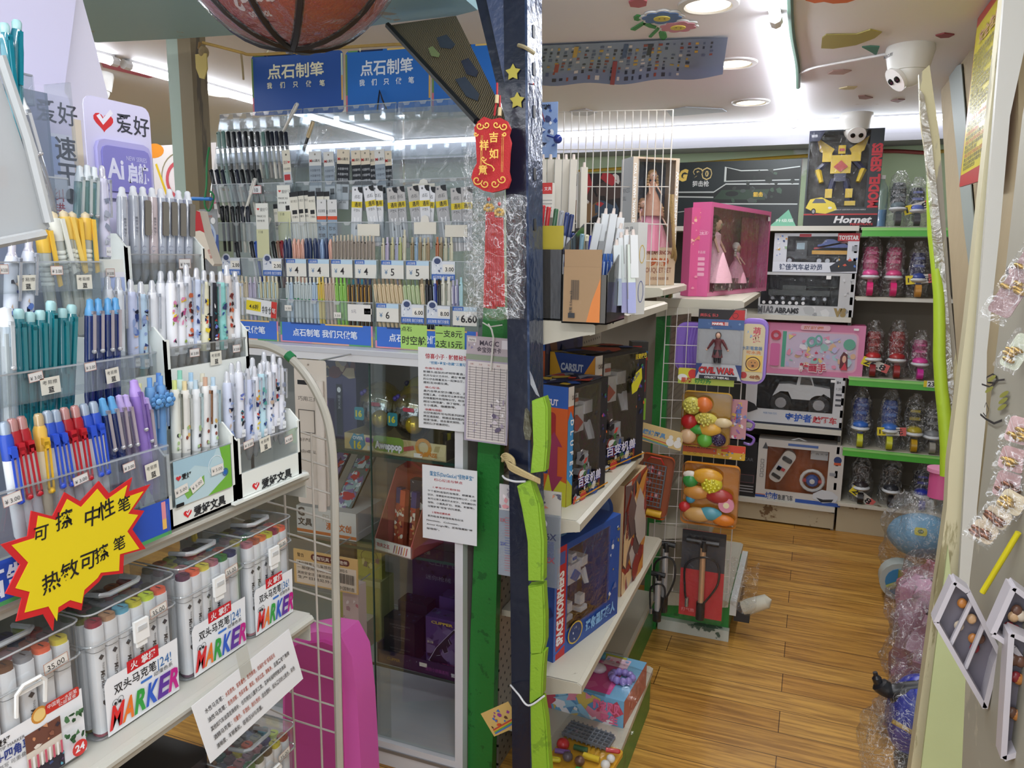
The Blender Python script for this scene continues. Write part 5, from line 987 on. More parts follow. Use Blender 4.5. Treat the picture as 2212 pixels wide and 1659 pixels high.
packs(2,[(694,431,'or',0,.032,'refill pack with orange stripe'),(717,431,'or',0,.032,'refill pack with orange stripe')],'of the orange striped pair','orange striped refill packs')
packs(3,[(617,324,'ar',3,.028,'beige refill pack with heart logo')],'pack hanging in the fourth tier',None)
packs(2,[(612,400,'ah',0,.046,'white refill pack with heart logo and pale base')],'above, beside the black topped packs',None)
packs(1,[(565,439,'ah',0,.044,'white refill pack with heart logo')],'lower in the left rack',None)
packs(2,[(594+9*i,441+i,'wb',4,.014,'slim grey refill tube')for i in range(4)],'among the slim grey refill tubes','slim refill tubes')
cardY('number_tag','small white tag with red outline reading 10',((545,401),(565,418)),1.882,lambda q,W,H:(q.border(0,0,W,H,.0015,M('#b0403c')),q.tx('10',W*.25,H*.2,H*.5,BK)),'tag')
cardY('tilted_price_card','tilted yellow and red price card hanging over the left blue banner',((530,642),(597,680)),1.79,lambda q,W,H:(q.rc(0,H*.25,W*.48,H*.85,M('#dcc81e')),q.rc(W*.82,0,W,H,M('#c4342c')),q.tx('4.6折',W*.1,H*.36,H*.3,BK,None,.02),q.tx('特价',W*.52,H*.2,H*.45,BK),q.tx('笔',W*.84,H*.3,H*.3,WH)),'card').rotation_euler=(0,math.radians(6),0)
for i,(x,y)in enumerate(((915,395),(918,478),(796,482),(985,484))):
 cardY('blank_card',['blank white star-topped card in the right rack, upper one','blank white card slid in the third tier under the star-topped one','blank cream card in the middle rack third tier','blank cream card at the right end of the third tier'][i],((x-24,y+2),(x+24,y+28 if i else y+18)),TY[2 if i else 3]-.003,lambda q,W,H:q.pg([(W*.3,H),(W*.36,H*1.45),(W*.5,H*1.6),(W*.66,H*1.45),(W*.7,H)],M('#dcd8cf'))if i<2 else None,'card',m=M('#dad5c8',.5))
cardY('eraser_card','grey blister card with blue dial hanging under the blue clip',((430,452),(474,552)),1.80,lambda q,W,H:(q.rc(0,0,W,H*.45,M('#3d5490')),q.el(W*.5,H*.42,W*.38,H*.28,M('#a9b6cc')),q.el(W*.5,H*.42,W*.26,H*.2,M('#5a6ea4')),q.el(W*.75,H*.75,W*.13,H*.07,M('#d9d9d9')),q.rc(W*.06,H*.85,W*.3,H*.96,M('#d6cfc8')),q.tx('点石制笔',W*.3,H*.82,W*.1,M('#b8604c'))),'blister card',m=M('#8c8e90',.5))
t=thing('red_white_box','red and white upright stationery box seen edge on behind the grey gel pens','box',TR(-1.45,1.55,1.24));I=TR(1.45,-1.55,-1.24)
b=B(I);P=[at(x,y,Y=1.60)for x,y in ((424,455),(418,540),(425,560),(445,558),(460,575),(463,570),(440,500),(430,456))];b.prism([(p.x,p.z)for p in P],1.60,1.63,M('#d9cdbc',.5),'y');q=FY(b,1.60,0,0)
P=[at(x,y,Y=1.60)for x,y in ((424,455),(420,500),(432,498),(442,503),(432,458))];q.pg([(p.x,p.z)for p in P][::-1],M('#b8262c'));P=at(436,540,Y=1.6);q.el(P.x,P.z,.008,.009,M('#d0a23c'));P=at(448,540,Y=1.6);q.tx('我们做',P.x,P.z,.008,M('#a84038'),None,0,ang=-1.2);b.obj('carton',t)
wire('green_wire',[at(452,318,Y=1.77),at(447,350,Y=1.775),at(446,400,Y=1.775),at(442,440,Y=1.775),at(452,455,Y=1.785),at(462,425,Y=1.78),at(452,412,Y=1.77)],.0028,M('#1f7a44',.5),'loose green wire looped by the left rack','wire')
b=B();b.cyl(at(415,429,Y=1.78),at(455,430,Y=1.775),.0055,M('#1f74c4',.4));b.cyl(at(455,430,Y=1.775),at(461,430,Y=1.775),.004,M('#1a62a8',.4),.001);b.obj('blue_clip',None,'bright blue plastic clip across the wooden post','clip')
# packs on the wall behind the wooden post
def ex3(q,W,H):q.el(W*.03,H*.93,W*.16,H*.10,M('#e08c2c'));q.ring(W*.42,H*.55,W*.30,.006,M('#8f8468'),28);q.ring(W*.42,H*.52,W*.23,.016,M('#c4545c'),28);q.el(W*.42,H*.52,W*.17,W*.17,M('#e6dcdc'));q.line(W*.05,H*.75,W*.2,H*.3,.012,M('#dcb928'));q.line(W*.42,H*.6,W*.55,H*.25,.018,M('#3a78c4'));q.el(W*.42,H*.6,.012,.02,M('#cf6a8c'));q.tx('1.',W*.86,H*.82,.03,M('#3a6fc4'),None,.04);q.line(W*.86,H*.6,W*.97,H*.2,.03,M('#d86a80'))
cardY('hanging_craft_card','white craft set card with red ring behind the wooden post',((328,315),(475,470)),2.6,ex3,'card',m=M('#dfd8d6',.5))
# ================================================================ cabinet contents
def tray_box():pass
def px_box(name,lab,x0,y0,x1,y1,Y,D,m,art=None,cat='box',z=None,rot=0,grp=None,r=0):
 """carton with its front spanning pixels at depth Y; art(q,W,H,b) prints the front"""
 a,c=at(x0,y0,Y=Y),at(x1,y1,Y=Y);W_,H_=c.x-a.x,a.z-c.z;zz=c.z if z is None else z
 t=thing(name,lab,cat,TR(a.x+W_/2,Y,zz)@RZ(rot),grp);b=B(TR(-W_/2,0,0))
 if r:b.rbox(0,0,0,W_,D,H_,r,m,ax='y')
 else:b.box(0,0,0,W_,D,H_,m)
 q=FY(b,0,0,0)
 if art:art(q,W_,H_,b)
 b.obj('carton',t);return t,W_,H_
 # shelf 1 (z .94)
t=thing('toy_egg_tray','beige counter tray with green and white lettering holding toy capsules','display tray',TR(-1.07,1.80,.941)@RZ(-3));S1=.30
b=B(TR(-.155,0,0));W_,D_,H_=.335,.17,.048;cb=M('#cdbb8f',.5);b.box(0,0,0,W_,D_,.003,cb);b.box(0,0,0,W_,.003,H_,cb);b.box(0,D_-.003,0,W_,D_,H_+.03,cb);b.box(0,0,0,.003,D_,H_,cb);b.box(W_-.003,0,0,W_,D_,H_+.01,M('#4a3e34',.5));q=FY(b,0,0,0)
q.mess(0,0,W_,H_,['#dccda4','#b9a574','#d6c698'],14,2,(.3,.8));q.pg([(W_*.08,.002),(W_*.05,.02),(W_*.1,.05),(W_*.14,.045),(W_*.2,.052),(W_*.22,.02),(W_*.18,.004)],M('#4a8aa4'));q.tx('16',W_*.1,.006,.022,M('#d6c02c'),None,.04);q.tx('OVER',W_*.09,.032,.010,M('#d9dce0'),None,.03)
q.rc(W_*.22,.028,W_*.30,.042,M('#8a4aa4'),.004);q.pg(rr(W_*.30,.008,W_*.60,.052,.012),M('#7c9a3c'));q.tx('Aweppop',W_*.315,.016,.020,M('#5a3a7a'),W_*.27,.09);q.tx('Aweppop',W_*.315,.016,.020,M('#ebe8ee'),W_*.27,.05)
q.rc(W_*.24,.006,W_*.30,.018,M('#dedad4'));q.line(W_*.60,.022,W_*.70,.030,.012,M('#b0504c'));q.ring(W_*.79,.034,.026,.010,M('#c98a2c'));q.rc(W_*.70,.004,W_*.78,.016,M('#dedad4'));q.tx('SURPRISE',W_*.76,.010,.012,M('#c8781c'),W_*.16,.03);b.obj('tray',t)
for k,(x,y,z,sc_,lab)in enumerate(((-1.150,1.88,1.01,1.0,'silver capsule with gold ball, left one in the beige tray'),(-1.035,1.87,1.005,1.0,'silver capsule with gold ball, right one in the beige tray'),(-1.055,2.00,1.05,1.05,'spotted yellow capsule at the back of the beige tray'))):
 e=thing('toy_capsule',lab,'toy',TR(x,y,.945),'capsules in the toy tray');hh=z-.945+.035
 if k<2:
  b=B();b.ball((0,0,hh+.0),.062*sc_,M('#9a9ca0',.12,1,.9,60),(1,.8,1.1),14,10);b.obj('silver_body',e)
  b=B();b.ball((0,.01,hh+.015),.068,CLR('#efe6c8',.12,.05,.12,'#c9b23c'),(1,.8,1.05),14,10);b.obj('clear_dome',e)
  b=B();b.ball((.03,-.048,hh-.012),.026,M('#b99c1c',.2,.5),n=12,k=8);b.obj('gold_ball',e)
  b=B();
  for j in range(5):b.ball((-.045+.014*j*.7,-.02,hh+.052+.006*(j%2)),.008,M('#3c2c8c',.3),n=7,k=5)
  b.obj('blue_bumps',e)
  b=B();q=FY(b,-.053,-.052,hh-.02);q.pg(rr(0,0,.032,.038,.006),M('#2f8a9a'));q.tx('16',.004,.01,.018,M('#e0d02c'),None,.04);q.rc(.05,.045,.085,.056,M('#c23a54'),.004);b.obj('sticker',e)
 else:
  b=B();b.ball((0,0,hh),.07,M('#a8a020',.25),(1.15,.8,.8),14,10);b.obj('yellow_body',e)
  b=B()
  for j in range(7):b.ball((-.055+.018*j,-.046+.006*abs(j-3),hh+.03*math.cos(j)),.009,M('#2c2a5c',.3),n=7,k=5)
  b.obj('dark_spots',e)
P3=[at(x,y,Y=1.84)for x,y in ((925,945),(985,925))]
b=B();rgm=random.Random(3)
for j in range(7):b.box(-.945+.012*j,1.86,.945,-.935+.012*j,1.93,1.0+.008*rgm.random(),M(rgm.choice(['#a89a2c','#5c4a2c','#8a7a3c','#3c342c']),.3),RY(0))
b.obj('gold_sachet_pile',None,'crumpled gold sachets at the right end of the beige tray','sachets',kind='stuff')
def ex4(q,W,H,b):q.mess(0,H*.66,W,H,['#4a4a5c','#8f8a94','#2a2a38','#a89a84','#5c2f3c'],26,4,(.1,.3));q.rc(W*.38,H*.05,W*.56,H*.6,M('#1d2236'));q.el(W*.47,H*.54,W*.06,H*.03,M('#dfe2e8'));q.tx('阳光文具',W*.47,H*.48,W*.09,M('#c9cdd8'),None,0,vert=True)
px_box('purple_pouch','dark blue purple boxed pencil pouch standing left in the cabinet',700,760,772,965,1.90,.08,M('#43406a',.35),ex4,z=.941)
b=B();b.ball((0,0,.155),.045,M('#b08c2c',.35,.3,.8,60),(1,.4,1),12,8)
for j in range(14):a=2*PI*j/14;b.ball((.046*math.cos(a),0,.155+.046*math.sin(a)),.014,M('#c9a83c',.35,.2),(1,.5,1),6,5)
b.cyl((0,0,0),(0,0,.12),.006,M('#5c6a3c',.5));b.ball((0,0,.03),.035,M('#7c7a4c',.3,.4),(1,.5,.9),8,6)
p=at(668,790,Y=2.02);b.obj('sunflower_toy',None,'gold foil sunflower toy behind the curved frame','toy',mtx=TR(p.x+.02,2.02,.941)@Matrix.Scale(1.15,4))
px_box('purple_foil_pack','small purple foil pack beside the dark pouch',690,880,712,975,1.84,.03,M('#6c4a84',.25,.4),lambda q,W,H,b:q.mess(0,0,W,H,['#b3a0c4','#c9b04c','#3c2c54','#dcd8e0'],12,9),z=.941)
# shelf 2 (z .655): card pack box, red stand
t,W_,H_=px_box('card_pack_box','white carton tray of foil card packs with orange stripe',640,1092,770,1172,1.82,.15,M('#d9d6d6',.5),lambda q,W,H,b:(q.rc(0,H*.05,W,H*.16,M('#cf6a2c')),q.tx('阳光',W*.45,H*.55,H*.28,M('#b9aca0')),q.tx('漫画文创',W*.5,H*.28,H*.26,M('#cf6a2c'),W*.42,.03),q.tx('文具',W*.02,H*.3,H*.28,M('#3c3c3c'),None,.03),q.tx('G',W*.02,H*.66,H*.3,M('#4a4a4c'),None,.05)),z=.656)
cs=['#4a3a84','#cfd6dc','#b8303c','#7a6a9c','#8fa9b0','#2a2a44']
for k in range(12):
 i,j=divmod(k,2);b=B();b.rbox(-.032,-.004,0,.032,.004,.085,.004,M('#3a3f6a' if j==0 else '#7f9498',.18,.5),ax='y');q=FY(b,-.004,-.032,0);q.mess(.004,.006,.06,.08,cs[j*1:j+4],12,k,(.15,.45));
 o=B();p=at(672 if j==0 else 728,1100,Y=1.83);row=i
 b.obj('card_pack',None,f'{["purple", "silver"][j]} foil card pack, {["front", "second", "third", "fourth", "fifth", "rear"][i]} of its stack in the white carton','card pack','foil card packs',mtx=TR(p.x,1.83+.022*i,.712+.02*i)@RX(-48))
t=thing('pen_display_stand','red counter stand with sloping sides holding narrow red boxes','display stand',TR(-1.12,1.79,.656)@RZ(-10));b=B();rd=M('#a13a2c',.45);W_,D_=.135,.15
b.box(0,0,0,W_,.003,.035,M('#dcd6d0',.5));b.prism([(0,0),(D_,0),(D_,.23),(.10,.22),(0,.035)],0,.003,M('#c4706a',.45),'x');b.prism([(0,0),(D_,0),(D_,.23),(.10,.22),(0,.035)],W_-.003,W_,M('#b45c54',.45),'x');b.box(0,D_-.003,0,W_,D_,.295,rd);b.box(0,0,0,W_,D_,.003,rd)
q=FY(b,D_-.003,0,0);q.mess(.004,.235,W_-.004,.29,['#c4542c','#d99a6c','#7a1f24','#e0c0a0','#c02c2c'],20,5);q.pg([(.01,.24),(W_*.5,.215),(W_-.01,.24),(W_-.02,.225),(W_*.5,.205),(.02,.225)],M('#b82f34'));q=FY(b,0,0,0);q.tx('功夫之王',.008,.014,.012,M('#b8404c'),.048,.03)
for j in range(6):q.line(.07+.009*j,.006,.076+.009*j,.03,.003,M(['#8a3c5c','#c98a3c','#a83c3c'][j%3]))
b.obj('stand',t)
for j,(x,yy,tp)in enumerate(((.028,.05,'#3c3a6a'),(.055,.035,'#c4583c'),(.092,.04,'#3c3a7a'))):
 b=B();b.box(-.009,-.009,0,.009,.009,.165,M('#a8503c',.4));b.box(-.0092,-.0092,.12,.0092,.0092,.166,M(tp,.4));q=FY(b,-.0093,-.009,0);q.mess(0,.01,.018,.12,['#d9a06c','#e6dccc','#6a2a3c','#c23c30'],14,j,(.3,.6))
 b.obj('narrow_box',None,['narrow box with purple top, left in the red stand','narrow orange box in the middle of the red stand','narrow box with violet top, right in the red stand'][j],'box','narrow boxes in the red stand',mtx=TR(-1.12,1.79,.66)@RZ(-10)@TR(x,yy+.02,0)@RX(-6))
px_box('blister_toy','dark blister pack half hidden behind the lower printed sheet',886,1015,930,1165,1.86,.03,M('#2f3444',.35),lambda q,W,H,b:(q.mess(0,H*.25,W,H,['#4a5470','#8f9098','#8a7a4c','#20222c','#dcdcdc'],22,2),q.rc(0,0,W,H*.22,M('#cbb9a8')),q.tx('KA',W*.25,H*.03,H*.14,M('#4c3c34'),None,.05)),z=.656)
# shelf 3 (z .30)
px_box('yellow_card_pack','yellow card game packet on the third glass shelf',772,1215,826,1300,1.92,.02,M('#a9a44a',.4),lambda q,W,H,b:(q.ring(W*.5,H*.6,W*.35,.002,M('#5c5030'),20,H*.2),q.mess(W*.2,H*.1,W*.9,H*.6,['#7c6a5c','#c9c27c','#8a5c6a'],8,2)),z=.50)
px_box('dark_card_pack','black and gold card packet left of the yellow one',728,1205,768,1290,1.92,.02,M('#3a342c',.4),lambda q,W,H,b:q.mess(0,0,W,H,['#8a7a3c','#3c3c54','#c9b88c','#1d1a1c'],22,6),z=.50)
b=B();a=at(728,1290,Y=1.90);b.box(a.x,1.90,.301,a.x+.16,1.98,.50,M('#b9b37c',.45));b.box(a.x+.002,1.899,.301,a.x+.158,1.90,.48,M('#a8a45c',.45));b.obj('yellow_carton',None,'pale yellow carton under the card packets','box')
px_box('hanging_warning_card','tan hang card with brown title, barcode and small black print behind wire grid',636,1250,775,1352,1.62,.004,M('#c9a86c',.5),lambda q,W,H,b:(q.rc(W*.04,H*.04,W*.98,H*.70,M('#cfc3ae')),q.tx('警告',W*.06,H*.80,H*.11,M('#3c2c24')),q.pg(rr(W*.28,H*.76,W*.88,H*.94,.008),M('#5c2a24')),q.tx('益智玩具 快乐陪伴',W*.31,H*.79,H*.11,M('#e0d6c4'),W*.54,.01),q.tx('请勿随意让儿童放在有',W*.06,H*.58,H*.09,M('#3c342c'),W*.6),q.tx('一般使用说明儿童',W*.06,H*.45,H*.09,M('#3c342c'),W*.55),q.tx('其他安全注意事项游玩中',W*.06,H*.30,H*.09,M('#3c342c'),W*.6),q.tx('生产日期见外盒',W*.06,H*.17,H*.09,M('#3c342c'),W*.6),q.tx('6002-5',W*.70,H*.58,H*.08,M('#2c2824')),q.bars(W*.72,H*.26,W*.96,H*.54,M('#2a2624')),q.tx('中国制造',W*.72,H*.08,H*.11,M('#3c342c'),W*.24)),z=.60)
b=B();a=at(742,1352,Y=1.66);b.box(a.x,1.66,.30,a.x+.05,1.70,.60,M('#c4b3ac',.5));q=FY(b,1.66,a.x,.30);q.mess(0,0,.05,.3,['#d6ccc8','#a88a8c','#e0dad6','#b87a80'],18,4);b.obj('hanging_printed_pack',None,'pale printed pack below the tan hang card','pack')
px_box('white_orange_box','white box with orange foot beside the purple display tray',768,1362,790,1425,1.84,.08,M('#cfc9c2',.5),lambda q,W,H,b:q.rc(0,0,W,H*.12,M('#cc4a24')),z=.301)
t=thing('blind_box_tray','dark purple counter tray with rifle artwork boxes and raised lid','display tray',TR(-1.125,1.80,.301)@RZ(-2));pm=M('#352850',.3);pd=M('#1a1522',.35);W_,D_=.285,.21
b=B();b.box(0,0,0,W_,D_,.004,pm);b.box(0,0,0,W_,.004,.042,M('#2c2244',.35));b.box(0,0,0,.004,D_,.06,pm);b.prism([(0,0),(D_,0),(D_,.18),(0,.042)],W_-.004,W_,M('#33284c',.35),'x');b.box(0,D_-.004,0,W_,D_,.29,pm);q=FY(b,0,0,0)
q.tx('CLIPPER',.035,.016,.009,M('#9a7c3c'),.045,.03);q.mess(.095,.006,.15,.036,['#55506a','#2a2a34','#8a84a0'],7,4);q.rc(.145,.022,.17,.034,M('#dcd8d0'));q.tx('迷你小拼装系列',.165,.014,.012,M('#7a3c7c'),.075,.02);q.tx('第2弹',.248,.012,.012,M('#c9c6d2'),None,.03)
q=FY(b,D_-.004,0,0);q.mess(.01,.19,W_-.01,.285,['#3c3354','#5a3c3c','#1d1828','#4a4462','#6a5a4c'],30,8);q.tx('CLIPPER',.06,.24,.02,M('#6a6478'),.12,.02);q.tx('第2弹',.03,.27,.014,M('#c9c4b4'),None,.03);q.tx('迷你枪械',.05,.19,.016,M('#8c88a0'),.09);b.obj('tray',t)
for k,(x,y,w_,h_,nm)in enumerate(((.006,.03,.105,.125,'black box with small white print, front left of the purple tray'),(.012,.10,.100,.15,'black box with rifle art in the rear left of the purple tray'),(.155,.02,.115,.165,'purple box with rifle art, front right of the tray'),(.15,.11,.12,.185,'purple box at the rear right of the tray'))):
 e=thing('blind_box',nm,'box',TR(-1.125,1.80,.306)@RZ(-2)@TR(x,y,0),'boxes in the purple tray');b=B();b.box(0,0,0,w_,.055,h_,M('#211c28' if k<2 else '#4a3870',.3));q=FY(b,0,0,0)
 if k==0:
  for j in range(3):q.tx('SERIES OF CLIPPER BOX',.02,h_*(.85-.3*j),.004,M('#8c8488'),.07);q.tx('www clipper art',.03,h_*(.79-.3*j),.004,M('#8c8488'),.04)
 if k==2:
  q.mess(.004,.004,w_-.004,h_-.004,['#3c2c5c','#5a4a78','#241a34','#6c5c84'],26,3,(.15,.4));q.tx('CLIPPER',.02,h_*.9,.008,M('#c9a93c'),.07,.03);gun=[(.01,.03),(.035,.075),(.06,.105),(.095,.145),(.10,.141),(.075,.11),(.082,.095),(.07,.088),(.075,.07),(.062,.062),(.055,.075),(.045,.07),(.05,.055),(.035,.05),(.03,.04),(.018,.022)]
  q.pg(gun,M('#b9b0c8'));q.pg([(u*.94+.004,v*.95+.004)for u,v in gun],M('#201a28'));q.tx('迷你拼装',.055,.02,.012,M('#b04a84'),None,.03);q.tx('第2弹',.006,.085,.008,M('#cfc6a8'));q.tx('物质恒生',.05,.006,.010,M('#9a3c6c'))
 b.obj('carton',e)
 b=B();q=b.on((0,0,h_),(1,0,0),(0,1,0));q.mess(.003,.003,w_-.003,.052,['#3f4566','#23263c','#5c6284','#1a1624'],12,k);b.obj('top_print',e)
 # ---- printed sheets taped to the cabinet
def sheet(q,W,H,title,sub,rows,tc):
 q.tx(title,W*.14,H*.865,H*.062,M(tc,.5),W*.80,.02)
 if sub:q.tx(sub,W*.22,H*.80,H*.036,M('#2f7fb0' if tc[1]=='b' else '#b03a44',.5),W*(.74 if tc[1]=='b' else .52),.015)
 for v,s,c,u,w_ in rows:q.tx(s,W*u,H*v,H*.027,M({'r':'#b04048','k':'#3f3f42','b':'#2f7fb0'}[c],.5),W*w_,.012)
def sh1(q,W,H):
 rows=[(.735,'·包装与造型:','r',.12,.36)]+[(.69-.044*i,s,'k',.1,w)for i,(s,w)in enumerate((('　骷髅头造型的透明惊喜盒，自',.88),('机关与设计方件时，藏在“骷髅"中',.86),('的公仔会随着发头一起弹出来，仪',.86),('感和互动感拉满。',.48)))]+[(.50,'·核心玩法:','r',.12,.3)]+[(.455-.044*i,s,'k',.1,w)for i,(s,w)in enumerate((('　盒内自带太空沙/魔力泥，连包',.88),('挖掘工具，小朋友可以亲手挖出望',.86),('的惊喜配件和怪物公仔。标注“六',.86),('超过16种惊喜"，除了怪物，还有',.86),('食小道具、隐藏款等。',.62)))]+[(.225,'·收藏与搭配:','r',.12,.34)]+[(.185-.044*i,s,'k',.1,w)for i,(s,w)in enumerate((('　公仔和配件可与同系列的道具',.86),('磁互通搭配，搭建还是完整的“怪',.86),('秘境"场景，适合喜欢探险、怪物',.86),('题的孩子收集把玩。',.5)))]
 sheet(q,W,H,'惊喜小子 · 骷髅秘境','“挖掘+寻宝+收藏”三重玩法',rows,'#b23a44')
cardY('printed_sheet','white printed sheet with red title, upper one on the cabinet',((903,749),(1018,935)),1.745,sh1,'notice',m=M('#dfe1e3',.5))
def sh2(q,W,H):
 rows=[(.70,'1.寻宝式开箱体验','r',.2,.5)]+[(.645-.052*i,s,'k',.1,w)for i,(s,w)in enumerate((('　每个都附造型的宝箱里，都藏着太',.86),('空沙、场景配件和神秘怪物公仔。小朋',.88),('友可以用工具挖开太空沙，找到磨砂的',.88),('怪物、小道具(矿石、钥匙、骷髅等)，',.86),('过程就有“挖宝”的沉浸感。',.62)))]+[(.36,'2.怪物收藏系统','r',.18,.34),(.305,'　系列包含多款怪物角色玩法','k',.1,.66),(.245,'Noctissa、Colossan、','k',.08,.6),(.19,'Armor Knight等)，还有隐藏款“神','k',.08,.84),(.13,'秘怪物”。','k',.08,.24)]
 sheet(q,W,H,'蛋宝乐(DanGaoLe)“怪物寻宝”','核心玩法与特点',rows,'#2b78a8')
cardY('printed_sheet','white printed sheet with blue title, lower one on the cabinet',((912,1003),(1030,1180)),1.745,sh2,'notice',m=M('#dfe1e3',.5))
def pad(q,W,H):
 q.rc(0,H*.83,W,H,M('#b7aab0',.4));q.tx('MAGIC',W*.30,H*.92,H*.045,M('#4a4050'),None,.03);q.tx('金宝弥尔卡',W*.24,H*.855,H*.05,M('#443a48'),W*.55,.02);q.rc(W*.03,H*.945,W*.22,H*.985,M('#dcd6d2'));q.tx('9696',W*.06,H*.952,H*.022,BK);q.mess(W*.05,H*.85,W*.2,H*.94,['#5c5484','#8f88a8','#e0dce4'],6,2);q.rc(W*.8,H*.9,W*.97,H*.98,M('#dcd6dc'))
 q.rc(0,H*.78,W,H*.83,M('#8f9a86',.4));q.rc(0,0,W,H*.78,M('#a89fb0',.4));q.rc(W*.05,H*.015,W*.96,H*.765,M('#d8cfcc',.5));g=M('#4a4650',.5)
 for i in range(7):q.line(W*(.10+.14*i),H*.03,W*(.10+.14*i),H*.72,.0009,g)
 for i in range(29):q.line(W*.08,H*(.04+.024*i),W*(.92 if i%3 else .94),H*(.04+.024*i),.0008,g)
 for i,s in enumerate('日期 比分 积分 姓名'.split()):q.tx(s,W*(.12+.2*i),H*.735,H*.016,M('#a04a48'))
 q.mess(W*.62,H*.10,W*.92,H*.44,['#d6ccd4','#6a6078','#a89cae','#efe9ea'],16,5,(.1,.3));q.mess(W*.2,H*.08,W*.34,H*.2,['#8f88a8','#b9b0c4'],6,6);q.mess(W*.38,H*.58,W*.5,H*.66,['#8f88a8','#b9b0c4'],5,7)
o=cardY('score_pad','lilac score pad sheet hanging from the green post',((1003,724),(1096,960)),1.70,pad,'notepad',m=M('#b7aab0',.4));o.rotation_euler=(0,math.radians(1.5),0)
b=B();b.tube([at(1055,700,Y=1.70),at(1062,712,Y=1.692),at(1066,730,Y=1.69),at(1060,800,Y=1.69)],.0022,M('#d9d6cf',.4));b.tube([at(1043,697,Y=1.72),at(1058,706,Y=1.70),at(1085,702,Y=1.72)],.0018,M('#d9d6cf',.4));b.obj('white_cable_tie',None,'white cable tie holding the score pad to the green post','cable tie')
# ================================================================ green post and navy post
GR=worn('#2a7a34','#20602a',20,.6,.35);NV=M('#151a2b',.22,0,.35,35)
def slant(name,P,T_,m,kind=None,label=None,cat=None):
 """leaning flat post: four corners in one plane facing the camera, thickness back along Y"""
 b=B();n=4;b.add([tuple(p)for p in P]+[(p.x,p.y+T_,p.z)for p in P],[(0,1,2,3),(7,6,5,4),(0,4,5,1),(1,5,6,2),(2,6,7,3),(3,7,4,0)],m);return b.obj(name,None,label,cat,None,kind)
Y=1.80;P=[at(1004,1659,Y=Y),at(1062,1659,Y=Y),at(1089,640,Y=Y),at(1045,640,Y=Y)];P[0].z=P[1].z=0
slant('green_post',P,.03,GR,label='green painted metal post beside the glass cabinet',cat='post')
t=thing('navy_post','tall navy blue steel post with bolt holes in the middle of the shop','post',TR(-.55,1.49,0));I=TR(.55,-1.49,0)
Y=1.45;a,c=at(1092,660,Y=Y),at(1127,660,Y=Y);
SHR=I@Matrix(((1,0,-.0242,.046),(0,1,0,0),(0,0,1,0),(0,0,0,1)))
b=B(SHR);b.box(-.5935,1.45,0,-.550,1.455,2.25,NV);b.box(-.5935,1.455,0,-.5885,1.50,2.25,NV);b.box(-.550,1.45,0,-.545,1.535,2.25,M('#2c3a56',.16,.2,.6,50));b.obj('angle_section',t)  # right flange in a lighter navy: its lit look is put into the colour
b=B(SHR)
for z in (1.93,1.86,1.78,1.66,1.56):b.rbox(-.5448,1.478,z-.012,-.5435,1.492,z+.012,.004,BK,ax='x')
b.obj('bolt_hole',t).__setitem__('kind','stuff')
b=B(SHR);q=FX(b,-.5449,1.45,1.9)
for k,(u,v)in enumerate(((.02,.10),(.035,.2),(.02,.28))):q.mess(u,v-.03,u+.02,v+.03,['#8a94a4','#6f7a8c'],3,k,(.3,.7))
b.obj('scratched_patch',t)
# diagonal brace
P=[at(x,y,Y=1.46)for x,y in ((1018,-40),(1098,-40),(1128,300),(1114,352))]
b=B();b.add([tuple(p)for p in P]+[(p.x,p.y+.012,p.z)for p in P],[(0,3,2,1),(4,5,6,7),(0,1,5,4),(1,2,6,5),(2,3,7,6),(3,0,4,7)],NV)
P2=[at(x,y,Y=1.452)for x,y in ((1042,-40),(1096,-40),(1126,296),(1118,310))];b.add([tuple(p)for p in P2],[(0,3,2,1)],M('#3c4660',.25,0,.5,80));b.obj('steel_brace',None,'navy steel brace slanting from ceiling down to the navy post','brace')  # paler quad paints light on this face of the navy steel
A,Bq,C,D=at(838,55,Y=1.80),at(985,34,Y=1.80),at(1100,268,Y=1.50),at(1030,262,Y=1.50)
def tape_mat():
 mt,nt,N,L,p=newmat('patterned_tape');tc=N.new('ShaderNodeTexCoord');wv=N.new('ShaderNodeTexWave');wv.inputs['Scale'].default_value=60;wv.inputs['Distortion'].default_value=3;wv.inputs['Detail'].default_value=3
 L.new(tc.outputs['Object'],wv.inputs['Vector']);cr=N.new('ShaderNodeValToRGB');cr.color_ramp.elements[0].color=(*lin('#2a261f'),1);cr.color_ramp.elements[1].color=(*lin('#7d7055'),1);L.new(wv.outputs['Fac'],cr.inputs[0]);L.new(cr.outputs[0],p.inputs['Base Color']);p.inputs['Roughness'].default_value=.35;return mt
b=B();n=(Bq-A).cross(D-A).normalized()*.012
if n.y<0:n=-n
b.add([tuple(p)for p in (A,Bq,C,D)]+[tuple(p+n)for p in (A,Bq,C,D)],[(0,3,2,1),(4,5,6,7),(0,1,5,4),(1,2,6,5),(2,3,7,6),(3,0,4,7)],tape_mat())
for k,(f,g,w_,l_,c)in enumerate(((.55,.2,.22,.13,'#3c4450'),(.7,.45,.2,.16,'#33384a'),(.35,.62,.3,.2,'#3a4250'),(.3,.3,.12,.1,'#7c8a5c'))):
 Q=[A.lerp(Bq,u).lerp(D.lerp(C,u),v)-n*.03 for u,v in ((f,g),(f+w_*.8,g-.02),(f+w_,g+l_*.7),(f+w_*.5,g+l_),(f-.05,g+l_*.8))];b.add([tuple(p)for p in Q],[(4,3,2,1,0)],M(c,.35))
for p,q_ in ((A,D),):b.tube([p,q_],.008,BK,6)
b.obj('patterned_beam',None,'dark slanting board wrapped in streaky brown tape','beam')
